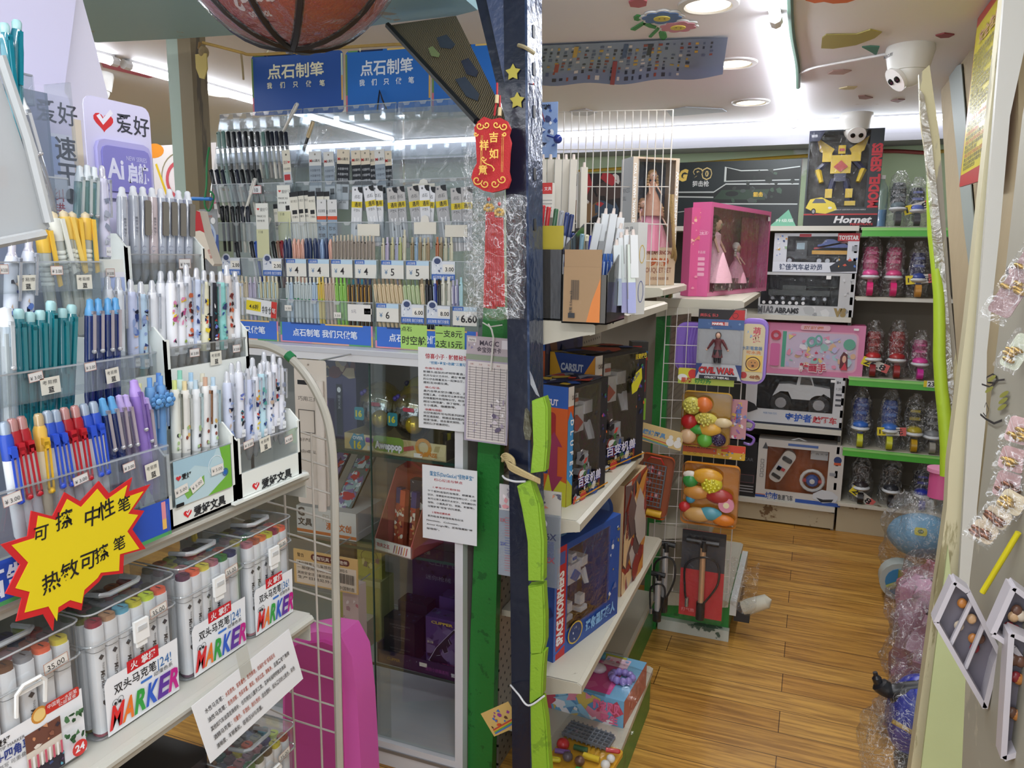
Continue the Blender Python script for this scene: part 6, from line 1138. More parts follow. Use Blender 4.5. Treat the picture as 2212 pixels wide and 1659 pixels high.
# green foam guard pieces
LIME=worn('#7da325','#6c9020',30,.6,.55)
def foam(px,Y,T_,lab):
 P=[at(x,y,Y=Y)for x,y in px];b=B();cz=sum((p.z for p in P))/len(P);cx=sum((p.x for p in P))/len(P);k=[(p.x,p.z)for p in P]
 b.prism(k,Y,Y+T_,LIME,'y');b.prism([(cx+(x-cx)*.82,cz+(z-cz)*.985)for x,z in k],Y-.004,Y,LIME,'y');b.obj('foam_guard',None,lab,'foam guard','lime foam guards on the navy post')
foam([(1149,866),(1176,857),(1183,880),(1183,960),(1178,1018),(1146,1022),(1152,960),(1150,900)],1.425,.022,'lime green foam strip tied to the navy post, topmost piece')
foam([(1117,1050),(1147,1037),(1166,1090),(1175,1170),(1174,1255),(1142,1254),(1140,1170),(1128,1100)],1.42,.022,'lime green foam strip below the twine, curving right')
foam([(1141,1266),(1174,1262),(1178,1330),(1178,1385),(1172,1410),(1146,1410),(1144,1330)],1.425,.022,'lime green foam strip in the middle of the navy post')
foam([(1146,1412),(1178,1408),(1174,1450),(1172,1502),(1144,1518),(1145,1460)],1.425,.022,'torn lime green foam strip above the white tie')
foam([(1146,1522),(1172,1508),(1180,1560),(1190,1700),(1150,1700),(1147,1600)],1.42,.022,'lime green foam strip at the bottom edge')
wire('white_tie',[at(1103,1480,Y=1.445),at(1120,1500,Y=1.42),at(1142,1524,Y=1.412),at(1176,1503,Y=1.415)],.0022,M('#c9c9cc',.4),'thin white tie round the lowest foam strip','tie')
wire('white_tie',[at(1086,1028,Y=1.445),at(1092,1034,Y=1.435),at(1112,1040,Y=1.425),at(1135,1040,Y=1.42)],.0024,M('#c9c9cc',.4),'thin white tie beside the twine knot','tie')
b=B();tw=M('#a8956a',.7,0,.6,200)
for k in range(5):b.tube(cm([at(1083+3*k,986+2*k,Y=1.44),at(1100,1000+3*k,Y=1.425),at(1120,1012+3*k,Y=1.415),at(1150,1028+2*k,Y=1.41),at(1166,1036+2*k,Y=1.42)]),.0026,tw,5)
for k in range(4):b.tube(cm([at(1085,984+4*k,Y=1.44),at(1094,980+4*k,Y=1.43),at(1108,990+3*k,Y=1.425),at(1112,1004+3*k,Y=1.425)]),.0028,tw,5)
b.obj('twine_knot',None,'tan twine wound round the navy post between foam strips','twine')
# metallic bits beside the top foam strip
b=B();pts=[at(x,y,Y=1.43)for x,y in ((1136,882),(1142,890),(1150,930),(1146,950),(1136,948),(1132,925),(1134,900))];b.prism([(p.x,p.z)for p in pts],1.425,1.435,M('#5c5a4a',.3,.4,.9,60),'y');b.obj('silver_foil_wrap',None,'crumpled dark foil beside the topmost foam strip','foil')
b=B();b.add([tuple(at(1144,800,Y=1.43)),tuple(at(1150,812,Y=1.43)),tuple(at(1166,858,Y=1.43)),tuple(at(1158,852,Y=1.43)),tuple(at(1146,830,Y=1.43))],[(0,1,2,3,4)],CLR('#f0f2f4',.3,.1,.4,'#c9ccd2'));b.obj('clear_plastic_scrap',None,'clear plastic scrap sticking up above the foam','plastic scrap')
# star stickers, chip
for i,(x,y)in enumerate(((1109,157),(1118,218))):
 p=at(x,y,Y=1.448);b=B();pts=[((.016 if k%2==0 else .009)*math.cos(PI/2+k*PI/5),(.016 if k%2==0 else .009)*math.sin(PI/2+k*PI/5))for k in range(10)];b.prism(pts,-.002,0,M('#a59a3c',.5),'y');b.obj('star_sticker',None,['worn yellow star sticker, upper one on the navy steel','worn yellow star sticker, lower one on the navy steel'][i],'sticker','star stickers',mtx=TR(p.x,1.4465,p.z))
wire('twine_end',[at(1120,98,Y=1.44),at(1135,103,Y=1.432),at(1155,116,Y=1.44)],.004,M('#8c8264',.7),'stub of twine round the top of the navy post','twine')
wire('red_thread',[at(1152,180,Y=1.47),at(1160,205,Y=1.6),at(1170,240,Y=1.7),at(1176,262,Y=1.75)],.0012,M('#c0342c',.5),'thin red thread right of the navy post','thread')
# ruler packs either side of the post
def rul(q,W,H):
 q.rc(0,H*.72,W,H,M('#b9b4b6',.4));q.mess(0,H*.74,W,H*.98,['#d6ccd0','#8f8a94','#c98a90','#6a6a78'],12,3);q.rc(0,0,W,H*.72,CLR('#e9eef4',.1,.08,.4,'#b9c3d2'))
 for j in range(22):q.line(W*.3,H*(.06+.028*j),W*(.75 if j%5 else .9),H*(.06+.028*j),.0009,M('#b05a64' if j>13 or j<7 else '#5a64a0'))
 q.tx('1X',W*.1,H*.6,W*.16,M('#a04a54'),None,.02);q.tx('2X',W*.1,H*.34,W*.16,M('#4a5490'),None,.02)
o=cardY('ruler_pack','clear ruler pack hanging left of the navy post',((1079,1045),(1122,1248)),1.50,rul,'ruler pack',.003,CLR('#eef0f4',.1,.08,.2));
def rul2(q,W,H):
 q.rc(0,H*.76,W,H,M('#b9b4ac',.4));q.mess(0,H*.78,W,H*.98,['#d6ccb8','#8f8a84','#c98a70','#5a5a68'],12,4);q.rc(0,0,W,H*.76,CLR('#e3e6ec',.1,.08,.45,'#9fa6b2'));q.el(W*.35,H*.66,W*.2,H*.05,M('#c9c9cc'));q.tx('6X',W*.5,H*.5,W*.22,M('#3a3f5c'),None,.02);q.tx('12X',W*.4,H*.26,W*.2,M('#a04a54'),None,.02)
 for j in range(14):q.line(W*.35,H*(.30+.014*j),W*.8,H*(.30+.014*j),.0008,M('#5a64a0'))
cardY('ruler_pack','clear ruler pack marked 6X and 12X right of the lime foam',((1150,1056),(1208,1272)),1.55,rul2,'ruler pack',.003,CLR('#eef0f4',.1,.08,.2))
# ---- red charm
t=thing('red_charm','red and gold lucky charm with long red tassel hanging from the brace','charm',TR(*at(1062,262,Y=1.40)))
I=TR(*(-at(1062,262,Y=1.40)));RED=M('#b31c20',.55,0,.4,400);GD=M('#c9a24a',.35,.5)
px=[(1033,262),(1045,252),(1062,258),(1080,254),(1095,262),(1102,278),(1098,292),(1103,308),(1100,330),(1098,370),(1102,388),(1096,406),(1080,412),(1062,416),(1045,412),(1024,400),(1018,384),(1022,368),(1030,352),(1028,310),(1026,292),(1024,276)]
P=[at(x,y,Y=1.40)for x,y in px];b=B(I);b.prism([(p.x,p.z)for p in P],1.40,1.408,RED,'y');q=FY(b,1.40,0,0)
def L2(pts,w_,m):
 Q=[at(x,y,Y=1.40)for x,y in pts]
 for u,v in zip(Q,Q[1:]):q.line(u.x,u.z,v.x,v.z,w_,m)
for dx in (0,3):L2([(1040+dx,292),(1040+dx-3,372)],.0008,GD);L2([(1088-dx,290),(1086-dx,372)],.0008,GD)
def swirl(x,y,r,sg,st=0):
 L2([(x+sg*r*(1-k/16)*math.cos(st+k*.55),y+r*(1-k/16)*math.sin(st+k*.55))for k in range(14)],.0022,GD)
for x,y,r,s in ((1037,272,9,1),(1052,270,8,-1),(1074,270,8,1),(1091,274,9,-1),(1034,390,11,1),(1052,398,9,-1),(1073,398,9,1),(1090,388,10,-1),(1034,292,5,1),(1096,292,5,-1)):swirl(x,y,r,s)
for ch,x,y in (('吉',1064,310),('如',1064,345),('祥',1043,327),('意',1041,380)):p=at(x,y,Y=1.40);q.tx(ch,p.x,p.z,.0185,GD,None,.02)
swirl(1052,345,6,1);L2([(1052,352),(1060,357),(1070,360),(1076,368),(1073,372)],.002,GD);b.obj('embroidered_plaque',t)
b=B(I)
for x0,x1,y0 in ((1074,1068,205),(1080,1080,232)):b.tube([at(x0,y0-25,Y=1.42),at(x0,y0,Y=1.405),at(x1,250,Y=1.404)],.0022,M('#a01c22',.6),6);b.cyl(at(x0,y0,Y=1.404),at(x0-1,y0+18,Y=1.404),.0038,M('#c9b58a',.5))
b.obj('red_cord',t)
b=B(I)
for x,y in ((1057,449),(1080,459)):
 p=at(x,y,Y=1.405)
 for k in range(7):b.ball((p.x+.008*math.cos(k*.9),1.402,p.z+.005*math.sin(k*.9)),.0045,GD,n=6,k=5)
 b.ball((p.x,1.402,p.z+.016),.004,M('#a8201f',.4),n=8,k=6)
b.obj('gold_knot',t)
for nm,x0,x1,xb0,xb1,y0,y1 in (('tassel',1050,1068,1045,1072,458,664),('tassel',1068,1086,1066,1090,470,660)):
 b=B(I)
 for k in range(16):
  f=(k+.5)/16;Yk=1.402+.006*math.sin(k*2.2);b.cyl(at(x0+(x1-x0)*f,y0,Y=Yk),at(xb0+(xb1-xb0)*f,y1+3*math.sin(k*3),Y=Yk+.002),.0013,M('#b81a20' if k%3 else '#d02a2a',.5),.0016,5)
 b.obj(nm,t)
b=B();a,c=at(1012,425,Y=1.395),at(1126,692,Y=1.395)
def bagf(u,v):return (a.x+(c.x-a.x)*u+.002*math.sin(v*31),1.392-.010*math.sin(PI*u)+.004*noise.noise(Vector((u*6,v*14,1))),a.z+(c.z-a.z)*v+.003*math.sin(u*9))
b.grid(bagf,16,40,CRINK);b.grid(lambda u,v:(bagf(u,v)[0],1.415+.004*noise.noise(Vector((u*7,v*9,4))),bagf(u,v)[2]),8,20,CRINK);b.obj('crinkled_bag',None,'crinkled clear bag round the red tassel','plastic bag')
b=B();a2,c2=at(1000,268,Y=1.405),at(1042,690,Y=1.405);b.grid(lambda u,v:(a2.x+(c2.x-a2.x)*u,1.41+.006*noise.noise(Vector((u*5,v*22,2))),a2.z+(c2.z-a2.z)*v),8,50,CRINK);b.obj('plastic_sleeve',None,'tall crinkled clear plastic sleeve behind the red charm','plastic sleeve')
# ---- basketball overhead
t=thing('basketball','brick red basketball in clear wrap hanging under the canopy','basketball',TR(-.545,.725,1.84)@RZ(8));
b=B();R_=.122;b.ball((0,0,0),R_,M('#8f2c22',.30,0,.5,300),n=40,k=26);b.obj('ball',t)
b=B();sm=M('#141216',.4)
def seam(fn,n=40):b.tube([fn(2*PI*k/n)for k in range(n)],.0045,sm,6,True)
seam(lambda a:(R_*math.cos(a),R_*.0,R_*math.sin(a)));seam(lambda a:(0*R_,R_*math.cos(a),R_*math.sin(a)))
for s in (-1,1):seam(lambda a,s=s:(R_*math.cos(a)*math.sin(s*.62),R_*math.cos(a)*math.cos(.62),R_*math.sin(a)))
b.obj('seam_lines',t)
b=B();q=b.on((0,-.119,-.055),(1,0,0),(0,.42,-1));
Rt=Matrix.Rotation(0,4,'X');
for s,h,dz in (('Splnn',.026,0),('outdoor',.010,.028)):
 V,F=glyphs(s,.03);x1=max(p[0]for p in V);k=h/.72;vs=[]
 for u,v in V:
  lon=-(u-x1/2)*k/R_*1.0;lat=-1.02+(.0 if not dz else .24)+(v*k)/R_*-1.0;lat=-1.0-(-(v*k)/R_)+dz/R_*1.0 if False else -.78-(dz+v*k)/R_+.0
  rr_=R_*1.004;vs.append((rr_*math.cos(lat)*math.sin(-lon),-rr_*math.cos(lat)*math.cos(lon),rr_*math.sin(lat)))
 b.add(vs,F,M('#b9a8a6',.4))
b.obj('lettering',t)
b=B();rgb=random.Random(2);n_,k_=36,20;vs=[]
b.ball((0,0,0),R_*1.035,CLR('#f2f2f4',.05,.1,.03,'#dcdcdc',.9,30),(1,1,.98),30,18);b.obj('clear_wrap',t)
for o in [o for o in bpy.data.objects if o.name.startswith(('hanging_warning_card','hanging_printed_pack','hanging_blister_pack','hanging_craft_card'))]:
 ms=[m for m in [o]+list(o.children)if m.type=='MESH' and m.name.split('.')[0]in ('carton','card',o.name.split('.')[0])][0]
 ps=[o.location*0+(o.matrix_basis@v.co)for v in ms.data.vertices];x=sum(p.x for p in ps)/len(ps);y=max(p.y for p in ps);z=max(p.z for p in ps)
 b=B(o.matrix_basis.inverted())
 if 'craft' in o.name:b.cyl((x,y,z-.01),(x,y,2.25),.0015,M('#c9c6bc',.4),n=5)
 else:b.tube([(x,y-.006,z-.012),(x,y+.01,z-.008),(x,1.765,z-.008)],.0022,M('#b9b7b0',.3,.7),6)
 b.obj('hook',o)
 # ================================================================ middle gondola (faces the aisle)
def carton(name,lab,nb,rb,z0,tp,D,m,front=None,side=None,top=None,win=None,toy=None,cat='toy box',grp=None,edge=None,film=FILM,right=None):
 """carton from its front bottom corners (pixels on the shelf top z0) and the top of its near edge"""
 A,R=(Vector(p)if len(p)==3 else at(*p,Z=z0)for p in (nb,rb));A.z=R.z=z0;u=R-A;W=u.length;u.normalize();H=at(*tp,Y=A.y).z-z0 if not isinstance(tp,float)else tp
 v=Vector((-u.y,u.x,0));Mx=fr(A,u,v,(0,0,1));t=thing(name,lab,cat,Mx,grp);b=B();k=.004
 if win:
  x0,y0,x1,y1=[w_*s for w_,s in zip(win[:4],(W,H,W,H))];im=M(win[4],.5)
  for q_ in ((0,0,W,y0),(0,y1,W,H),(0,y0,x0,y1),(x1,y0,W,y1)):b.box(q_[0],0,q_[1],q_[2],k,q_[3],m)
  b.box(0,D-k,0,W,D,H,im);b.box(0,k,0,k,D-k,H,m);b.box(W-k,k,0,W,D-k,H,m);b.box(k,k,0,W-k,D-k,k,im);b.box(k,k,H-k,W-k,D-k,H,m)
 else:b.box(0,0,0,W,D,H,m)
 if front:front(b.on((0,0,0),(1,0,0),(0,0,1)),W,H)
 if side:side(b.on((0,D,0),(0,-1,0),(0,0,1)),D,H)
 if top:top(b.on((0,0,H),(1,0,0),(0,1,0)),W,D)
 if right:right(b.on((W,0,0),(0,1,0),(0,0,1)),D,H)
 b.obj('carton',t)
 if win:
  b=B();b.box(x0-.002,-.0008,y0-.002,x1+.002,.0002,y1+.002,film);b.obj('window_film',t)
 if toy:toy(t,W,H,D)
 return t
def lipshelf(t,I,z,x0,x1,y0,y1,m=None):
 m=m or SHC2;b=B(I);xn=max(x0,-.60)if y0<1.8 else x0;b.box(xn,y0,z-.018,x1-.01,y1,z,m);xn!=x0 and b.box(x0,1.88,z-.018,xn,y1,z,m);b.prism([(x1-.012,z),(x1,z-.006),(x1,z-.024),(x1-.012,z-.028)],y0,y1,m,'y');b.prism([(xn,z-.07),(x1-.03,z-.03),(x1,z-.024),(x1,z-.006),(x1-.012,z),(xn,z)],y0-.002,y0+.002,m,'y');b.obj('shelf_board',t)
SHC2=worn('#b9b4a4','#6d604a',8,.66,.4)
def pegmat():
 mt,nt,N,L,p=newmat('pegboard');tc=N.new('ShaderNodeTexCoord');mp=N.new('ShaderNodeMapping');mp.inputs['Rotation'].default_value=(0,PI/2,0);mp.inputs['Scale'].default_value=(1,1,1)
 br=N.new('ShaderNodeTexBrick');br.inputs['Scale'].default_value=1;br.inputs['Brick Width'].default_value=.03;br.inputs['Row Height'].default_value=.03;br.inputs['Mortar Size'].default_value=.011;br.inputs['Mortar Smooth'].default_value=0;br.offset=.5
 sx=N.new('ShaderNodeSeparateXYZ');cx=N.new('ShaderNodeCombineXYZ');L.new(tc.outputs['Object'],sx.inputs[0]);L.new(sx.outputs[1],cx.inputs[0]);L.new(sx.outputs[2],cx.inputs[1]);L.new(cx.outputs[0],br.inputs['Vector'])
 br.inputs['Color1'].default_value=br.inputs['Color2'].default_value=(.01,.01,.01,1);br.inputs['Mortar'].default_value=(*lin('#a39a8c'),1);L.new(br.outputs['Color'],p.inputs['Base Color']);return mt
PEG=pegmat()
t=thing('gondola_shelf','cream gondola shelving with green base in the middle of the shop','shelf',TR(-.62,2.2,0));I=TR(.62,-2.2,0)
lipshelf(t,I,1.36,-.76,-.42,1.55,2.40);lipshelf(t,I,1.40,-.74,-.44,2.42,2.9);lipshelf(t,I,.90,-.76,-.455,1.6,2.3);lipshelf(t,I,.50,-.76,-.44,1.60,2.62);lipshelf(t,I,.145,-.76,-.405,1.45,2.36);lipshelf(t,I,.16,-.74,-.50,2.37,2.9)
b=B(I);b.box(-.768,1.87,0,-.762,2.9,1.34,PEG);b.obj('pegboard',t)
b=B(I);b.box(-.60,1.47,0,-.408,2.34,.115,GR);b.obj('base_panel',t)
b=B(I);b.box(-.74,2.40,0,-.505,2.92,.13,GR);b.obj('base_panel',t)
P=[at(x,1300,Y=2.90)for x in (1397,1425)]
b=B();b.box(-.548,2.9,0,-.495,2.93,1.36,GR);b.obj('green_post',None,'green painted metal post between the gondola and the wire grid','post')
# boxes on it
MK=['#2a2a34','#7a2f2c','#cfcfd2','#3f6a3c','#8a8f96','#2c4a8c','#c23c34','#1a1a22','#4a4450']
def robot(t,W,H,D,c1,c2,c3,s=1.0,cx=.5,z=.08,sc=.8,pose=1):
 """generic jointed toy robot standing in its box"""
 h=H*sc;x=W*cx;y=D*.45;z0=H*z;w=min(W,H*.7)*s;b=B();m1,m2,m3=M(c1,.25),M(c2,.3),M(c3,.3)
 b.box(x-w*.17,y-.02,z0+h*.50,x+w*.17,y+.02,z0+h*.78,m1);b.box(x-w*.10,y-.018,z0+h*.38,x+w*.10,y+.018,z0+h*.50,m2);b.prism([(x-w*.12,z0+h*.6),(x,z0+h*.52),(x+w*.12,z0+h*.6),(x,z0+h*.7)],y-.026,y-.018,m3,'y')
 b.obj('toy_torso',t);b=B();b.box(x-w*.06,y-.018,z0+h*.80,x+w*.06,y+.018,z0+h*.93,m1);b.box(x-w*.045,y-.021,z0+h*.84,x+w*.045,y-.017,z0+h*.88,m3);b.cyl((x,y,z0+h*.77),(x,y,z0+h*.81),w*.03,m2);b.obj('toy_head',t)
 for sg in (-1,1):
  b=B();b.cyl((x+sg*w*.10,y,z0+h*.42),(x+sg*w*.20,y,z0+h*.02),w*.055,m2,w*.075,6);b.box(x+sg*w*.2-w*.09,y-.03,z0,x+sg*w*.2+w*.09,y+.02,z0+h*.07,m1);b.box(x+sg*w*.17-w*.06,y-.028,z0+h*.12,x+sg*w*.17+w*.06,y-.01,z0+h*.26,m1);b.obj('toy_leg',t)
  b=B();ex=x+sg*w*.38;b.cyl((x+sg*w*.18,y,z0+h*.74),(ex,y,z0+h*.56),w*.05,m2,n=6);b.cyl((ex,y,z0+h*.56),(x+sg*w*.34*pose,y-.02,z0+h*.36),w*.06,m1,w*.04,6);b.box(x+sg*w*.24-w*.08,y-.024,z0+h*.68,x+sg*w*.24+w*.08,y+.02,z0+h*.82,m1);b.obj('toy_arm',t)
def dlx_f(q,W,H):
 q.rc(0,0,W*.13,H,M('#c9551e'));q.rc(0,H*.84,W*.13,H,M('#cfc8c0'));q.pg([(W*.0,H*.1),(W*.13,H*.1),(W*.13,H*.72),(W*.06,H*.8),(0,H*.72)],M('#3f8fca'));q.pg([(0,0),(W*.13,0),(W*.13,H*.16),(0,H*.24)],M('#a9a82c'))
 for i,ch in enumerate('DLUFEX'):q.tx(ch,W*.065,H*(.70-.085*i),H*.05,WH,None,.04,'c',ang=-PI/2)
 q.mess(W*.82,H*.35,W,H,['#2f3f8c','#c9642c','#2f7a5c','#7a2f8c','#26305c'],14,5);q.mess(W*.13,0,W*.8,H*.2,MK,30,4,(.1,.35));q.mess(W*.16,H*.2,W*.5,H*.45,MK,14,7,(.1,.3));q.tx('百变机兽',W*.22,H*.13,H*.085,M('#2b3a9c'),W*.58,.04);q.tx('百变机兽',W*.215,H*.135,H*.085,M('#d8d4dc'),W*.58,.015);q.tx('DELUXE VERSION',W*.25,H*.07,H*.03,M('#c9a83c'),W*.5);q.line(W*.13,H*.03,W,H*.05,.004,M('#c98a1e'));q.tx('CARSUT',W*.01,H*.9,H*.035,M('#3c2c2c'),W*.11,.03)
def dlx_s(q,D,H):
 q.rc(0,0,D,H,M('#b9521f'));q.rc(0,H*.82,D,H,M('#24509c'));q.tx('IFE',D*.1,H*.89,H*.05,M('#7fb4dc'),None,.03);q.rc(D*.25,H*.55,D*.75,H*.78,M('#8c1f22'),.01);q.pg([(D*.45,0),(D,0),(D,H*.2),(D*.6,H*.25)],M('#b0ad2c'));q.pg([(D*.7,H*.1),(D*.92,H*.25),(D*.8,H*.25),(D*.8,H*.5),(D*.9,H*.5),(D*.72,H*.62),(D*.52,H*.5),(D*.62,H*.5),(D*.62,H*.25)],M('#8a2c4c'));q.mess(0,H*.05,D*.6,H*.35,MK,12,2);q.tx('CARSUT',D*.35,H*.84,H*.05,M('#c9c3cc'),D*.45,.04)
def win_art(q,W,H):pass
def topart(sd):
 return lambda q,W,D:q.mess(0,0,W,D,['#2b4f9c','#c9a83c','#1f2a4c','#8c8f98','#b8442c','#1a1c28'],18,sd,(.15,.5))
bt=lambda t,W,H,D:robot(t,W,H,D,'#c9c9cc','#2c2c34','#a83c34',1.25,.52,.14,.8)
carton('toy_robot_box','orange and blue boxed toy robot with lettered spine, front one on the gondola',(1222,1096),(1306,1052),.90,(1242,838),.13,M('#24242c',.35),dlx_f,dlx_s,topart(1),(.16,.18,.80,.97,'#24232c'),bt)
carton('toy_robot_box','taller boxed toy robot with yellow hexagon mark, behind the front robot box',at(1278,1040,Y=1.955),(1386,988),.90,(1284,770),.15,M('#24242c',.35),lambda q,W,H:(dlx_f(q,W,H),q.pg([(W*.66,H*.70),(W*.74,H*.80),(W*.86,H*.84),(W*.88,H*.74),(W*.78,H*.64),(W*.68,H*.62)],M('#c9c22c')),q.tx('12.5m',W*.68,H*.72,H*.04,M('#2b3a8c'),W*.16,.02,ang=.5),q.tx('百变校巴',W*.72,H*.92,H*.045,M('#d0b82c'),W*.24,.03)),lambda q,D,H:(q.rc(0,0,D,H,M('#2a3f7a')),q.pg([(0,0),(D*.2,0),(D*.3,H*.8),(D*.1,H),(0,H)],M('#c9962c')),q.pg([(D,0),(D*.85,0),(D*.7,H*.8),(D,H)],M('#d08a2c')),q.tx('CARSUT',D*.25,H*.86,H*.06,M('#b9bcc6'),D*.5,.04)),topart(2),(.16,.2,.84,.97,'#262028'),bt)
carton('toy_robot_box','dark blue and orange toy box pushed back under the top gondola shelf',(-.675,1.97,.9),(-.655,2.27,.9),.902,.41,.09,M('#1c2a54',.35),lambda q,W,H:(q.mess(0,0,W,H,['#3a3a44','#8a5c2c','#1c2438','#5c5470'],22,6),q.tx('百变校巴',W*.5,H*.90,H*.05,M('#d0b82c'),W*.4,.03)),dlx_s,topart(3))
carton('toy_robot_box','blue boxed toy robot with white lettered red spine',(1194,1432),(1333,1325),.50,(1222,1192),.12,M('#1f4a96',.35),lambda q,W,H:(q.rc(0,0,W*.16,H,M('#b8262a')),q.tx('SPACE MORPHERS',W*.125,H*.12,W*.085,WH,H*.66,.05,ang=PI/2),q.rc(W*.02,H*.84,W*.14,H*.95,M('#4a5a9c')),q.rc(0,0,W*.03,H,M('#3f6ab4')),q.line(0,H*.06,W*.16,H*.10,.006,M('#2b5ab0')),q.mess(W*.82,H*.1,W*.98,H*.9,['#2f3f9c','#c9ccd6','#5c6a9c','#8a7a3c'],18,4),q.el(W*.30,H*.14,W*.11,H*.10,M('#c9a83c')),q.el(W*.30,H*.14,W*.095,H*.088,M('#26386a')),q.mess(W*.24,H*.08,W*.36,H*.2,['#c9cdd6','#8a90a4','#4a5470'],6,3),q.tx('迷你星际超人',W*.45,H*.07,H*.10,M('#7fb0dc'),W*.48,.05)),lambda q,D,H:(q.rc(0,0,D,H,M('#1a4080')),q.mess(0,H*.2,D,H*.6,['#16202c','#2c4a4c','#122a5c'],8,3)),lambda q,W,D:(q.mess(0,0,W,D,['#24509c','#1c2f6a','#2a5fb0'],6,2),q.tx('迷你星',W*.2,D*.3,D*.3,M('#7fb0dc'),W*.4,.03)),(.18,.2,.82,.94,'#5c4430'),lambda t,W,H,D:robot(t,W,H,D,'#cfd3da','#1d2a54','#3a66b4',.9,.45,.2,.62))
carton('toy_hero_box','tan and red boxed figure beside the orange grill pack, cover with blue oval',(1340,1290),(1388,1225),.50,(1346,1050),.12,M('#b39a78',.45),lambda q,W,H:(q.rc(0,0,W,H,M('#a8442c')),q.mess(0,0,W,H,['#c98a3c','#d9b98c','#8a2c2c','#b8b0ac','#5c4a4c'],40,3,(.15,.4)),q.tx('迷你星际',W*.12,H*.8,H*.07,M('#7a1f24'),None,.03,vert=True)),lambda q,D,H:(q.el(D*.5,H*.78,D*.24,H*.12,M('#3a5490')),q.el(D*.5,H*.78,D*.15,H*.09,M('#5f7ab0'))),lambda q,W,D:q.mess(0,0,W,D,['#d9a0b4','#c9c3cc','#b8566a'],10,2))
# base shelf toys
t=carton('doctor_toy_box','light blue and pink boxed play set with clear lid lying on the gondola base',(1178,1526),(1346,1574),.145,.085,.24,M('#6fa3c4',.4),lambda q,W,H:(q.mess(0,0,W,H,['#8fbcd6','#d9889c','#e3e0e4','#c9b05c','#5c8ab4','#b84a5c'],26,3,(.2,.5)),q.tx('萌宠贝贝',W*.62,H*.45,H*.4,M('#d6678c'),W*.34,.05),q.tx('医生',W*.72,H*.08,H*.3,M('#d6678c'),None,.05)),None,lambda q,W,D:(q.rc(W*.04,D*.06,W*.80,D*.78,M('#cf4f8f')),q.mess(W*.04,D*.06,W*.8,D*.78,['#d86aa0','#b83c7c','#e08ab8'],14,5),q.rc(W*.05,D*.84,W*.75,D*.97,M('#a8a83c')),q.rc(W*.5,D*.7,W*.82,D*.92,M('#d9b9c9')),q.mess(W*.52,D*.72,W*.8,D*.9,['#b8406c','#8fa3c9','#d98ca0','#f0e6ea'],14,2),q.tx('Cute',W*.86,D*.3,W*.06,M('#c9406c'),None,.03,ang=PI/2)),right=lambda q,D,H:(q.rc(0,0,D,H,M('#b86a5c')),q.mess(0,0,D,H,['#c98a7c','#a85a4c'],12,3)))
b=B();lv=M('#8d7fc4',.25);H_=.087
for k in range(10):a=PI*.1+PI*1.7*k/9;b.ball((.205+.032*math.cos(a),.105+.026*math.sin(a),H_+.010),.012,lv,n=8,k=6)
b.obj('lilac_toy_crown',t);b=B();b.ball((.125,.12,H_+.010),.024,M('#c9bcc4',.25),(1.1,.9,.6),12,8);b.ball((.10,.11,H_+.012),.012,M('#d98ca8',.3),(1.6,.7,.7),8,6);b.obj('bunny_toy',t)
b=B();b.tube([(.03,.05,H_+.01),(.04,.09,H_+.012),(.07,.10,H_+.012),(.06,.06,H_+.012)],.008,M('#6f9fb4',.3));b.rbox(.06,.19,H_,.12,.215,H_+.012,.006,M('#4f8fa0',.3));b.obj('blue_toy_tools',t)
b=B();b.grid(lambda u,v:(.01+.20*u*1.35,.01+.17*v,H_+.028*math.sin(PI*u)**.3*math.sin(PI*v)**.3+.002*noise.noise(Vector((u*9,v*9,0)))),14,10,FILM);b.obj('clear_lid',t)
t=thing('play_food_set','yellow tray of play food under a grey toy grill and clear film','toy set',fr(at(1186,1640,Z=.15),Vector((.9,-.12,0)).normalized(),Vector((.12,.9,0)).normalized(),(0,0,1)))
b=B();b.rbox(0,-.06,0,.17,.12,.012,.012,M('#cf9c2c',.35));b.obj('tray',t)
b=B();gm=M('#6a7078',.35);b.rbox(-.005,.09,.02,.135,.15,.026,.008,gm)
for k in range(9):b.box(.004+.014*k,.075,.024,.008+.014*k,.15,.034,gm)
for k in range(5):b.box(0,.078+.015*k,.026,.132,.081+.015*k,.036,gm)
b.obj('grill_rack',t)
def food(items,t):
 for nm,kind,x,y,z,s,c in items:
  b=B();m=M(c,.3)
  if kind=='ball':b.ball((x,y,z),s,m,(1,1,.9),12,8)
  elif kind=='cyl':b.cyl((x-s*1.6,y,z),(x+s*1.6,y+.004,z),s*.62,m,n=10)
  elif kind=='cyl2':b.cyl((x-s*1.6,y-s*.5,z),(x+s*1.6,y+s*.5,z),s*.62,m,n=8);b.ball((x+s*1.6,y+s*.5,z),s*.62,m,n=8,k=6)
  elif kind=='flat':b.ball((x,y,z),s,m,(1.3,1,.35),12,6)
  elif kind=='ringed':b.cyl((x,y,z-.005),(x,y,z+.005),s,m,n=16);b.cyl((x,y,z+.005),(x,y,z+.008),s*.5,M('#e0d6c4',.3),n=12)
  b.obj(nm,t)
food([('toy_corn','cyl',.11,.03,.025,.014,'#d0b02c'),('toy_pepper','ball',.02,.045,.025,.018,'#b8262c'),('toy_leek','cyl',.12,-.035,.025,.016,'#2f8a3c'),('toy_purple_stick','cyl2',.03,.015,.025,.011,'#7a5a9c'),('toy_grey_ball','ball',.055,0,.028,.014,'#5c5258'),('toy_brown_ball','ball',.09,.0,.028,.014,'#6a4a3c'),('toy_white_ball','ball',.155,.02,.028,.013,'#d9d6d0'),('toy_white_ball','ball',.158,.05,.028,.012,'#d9d6d0'),('toy_red_stick','cyl2',.15,.08,.03,.010,'#b8262c'),('toy_green_pepper','cyl',.07,.05,.025,.012,'#2c5a3c'),('toy_yellow_bean','cyl2',.02,-.03,.028,.012,'#cfc02c')],t)
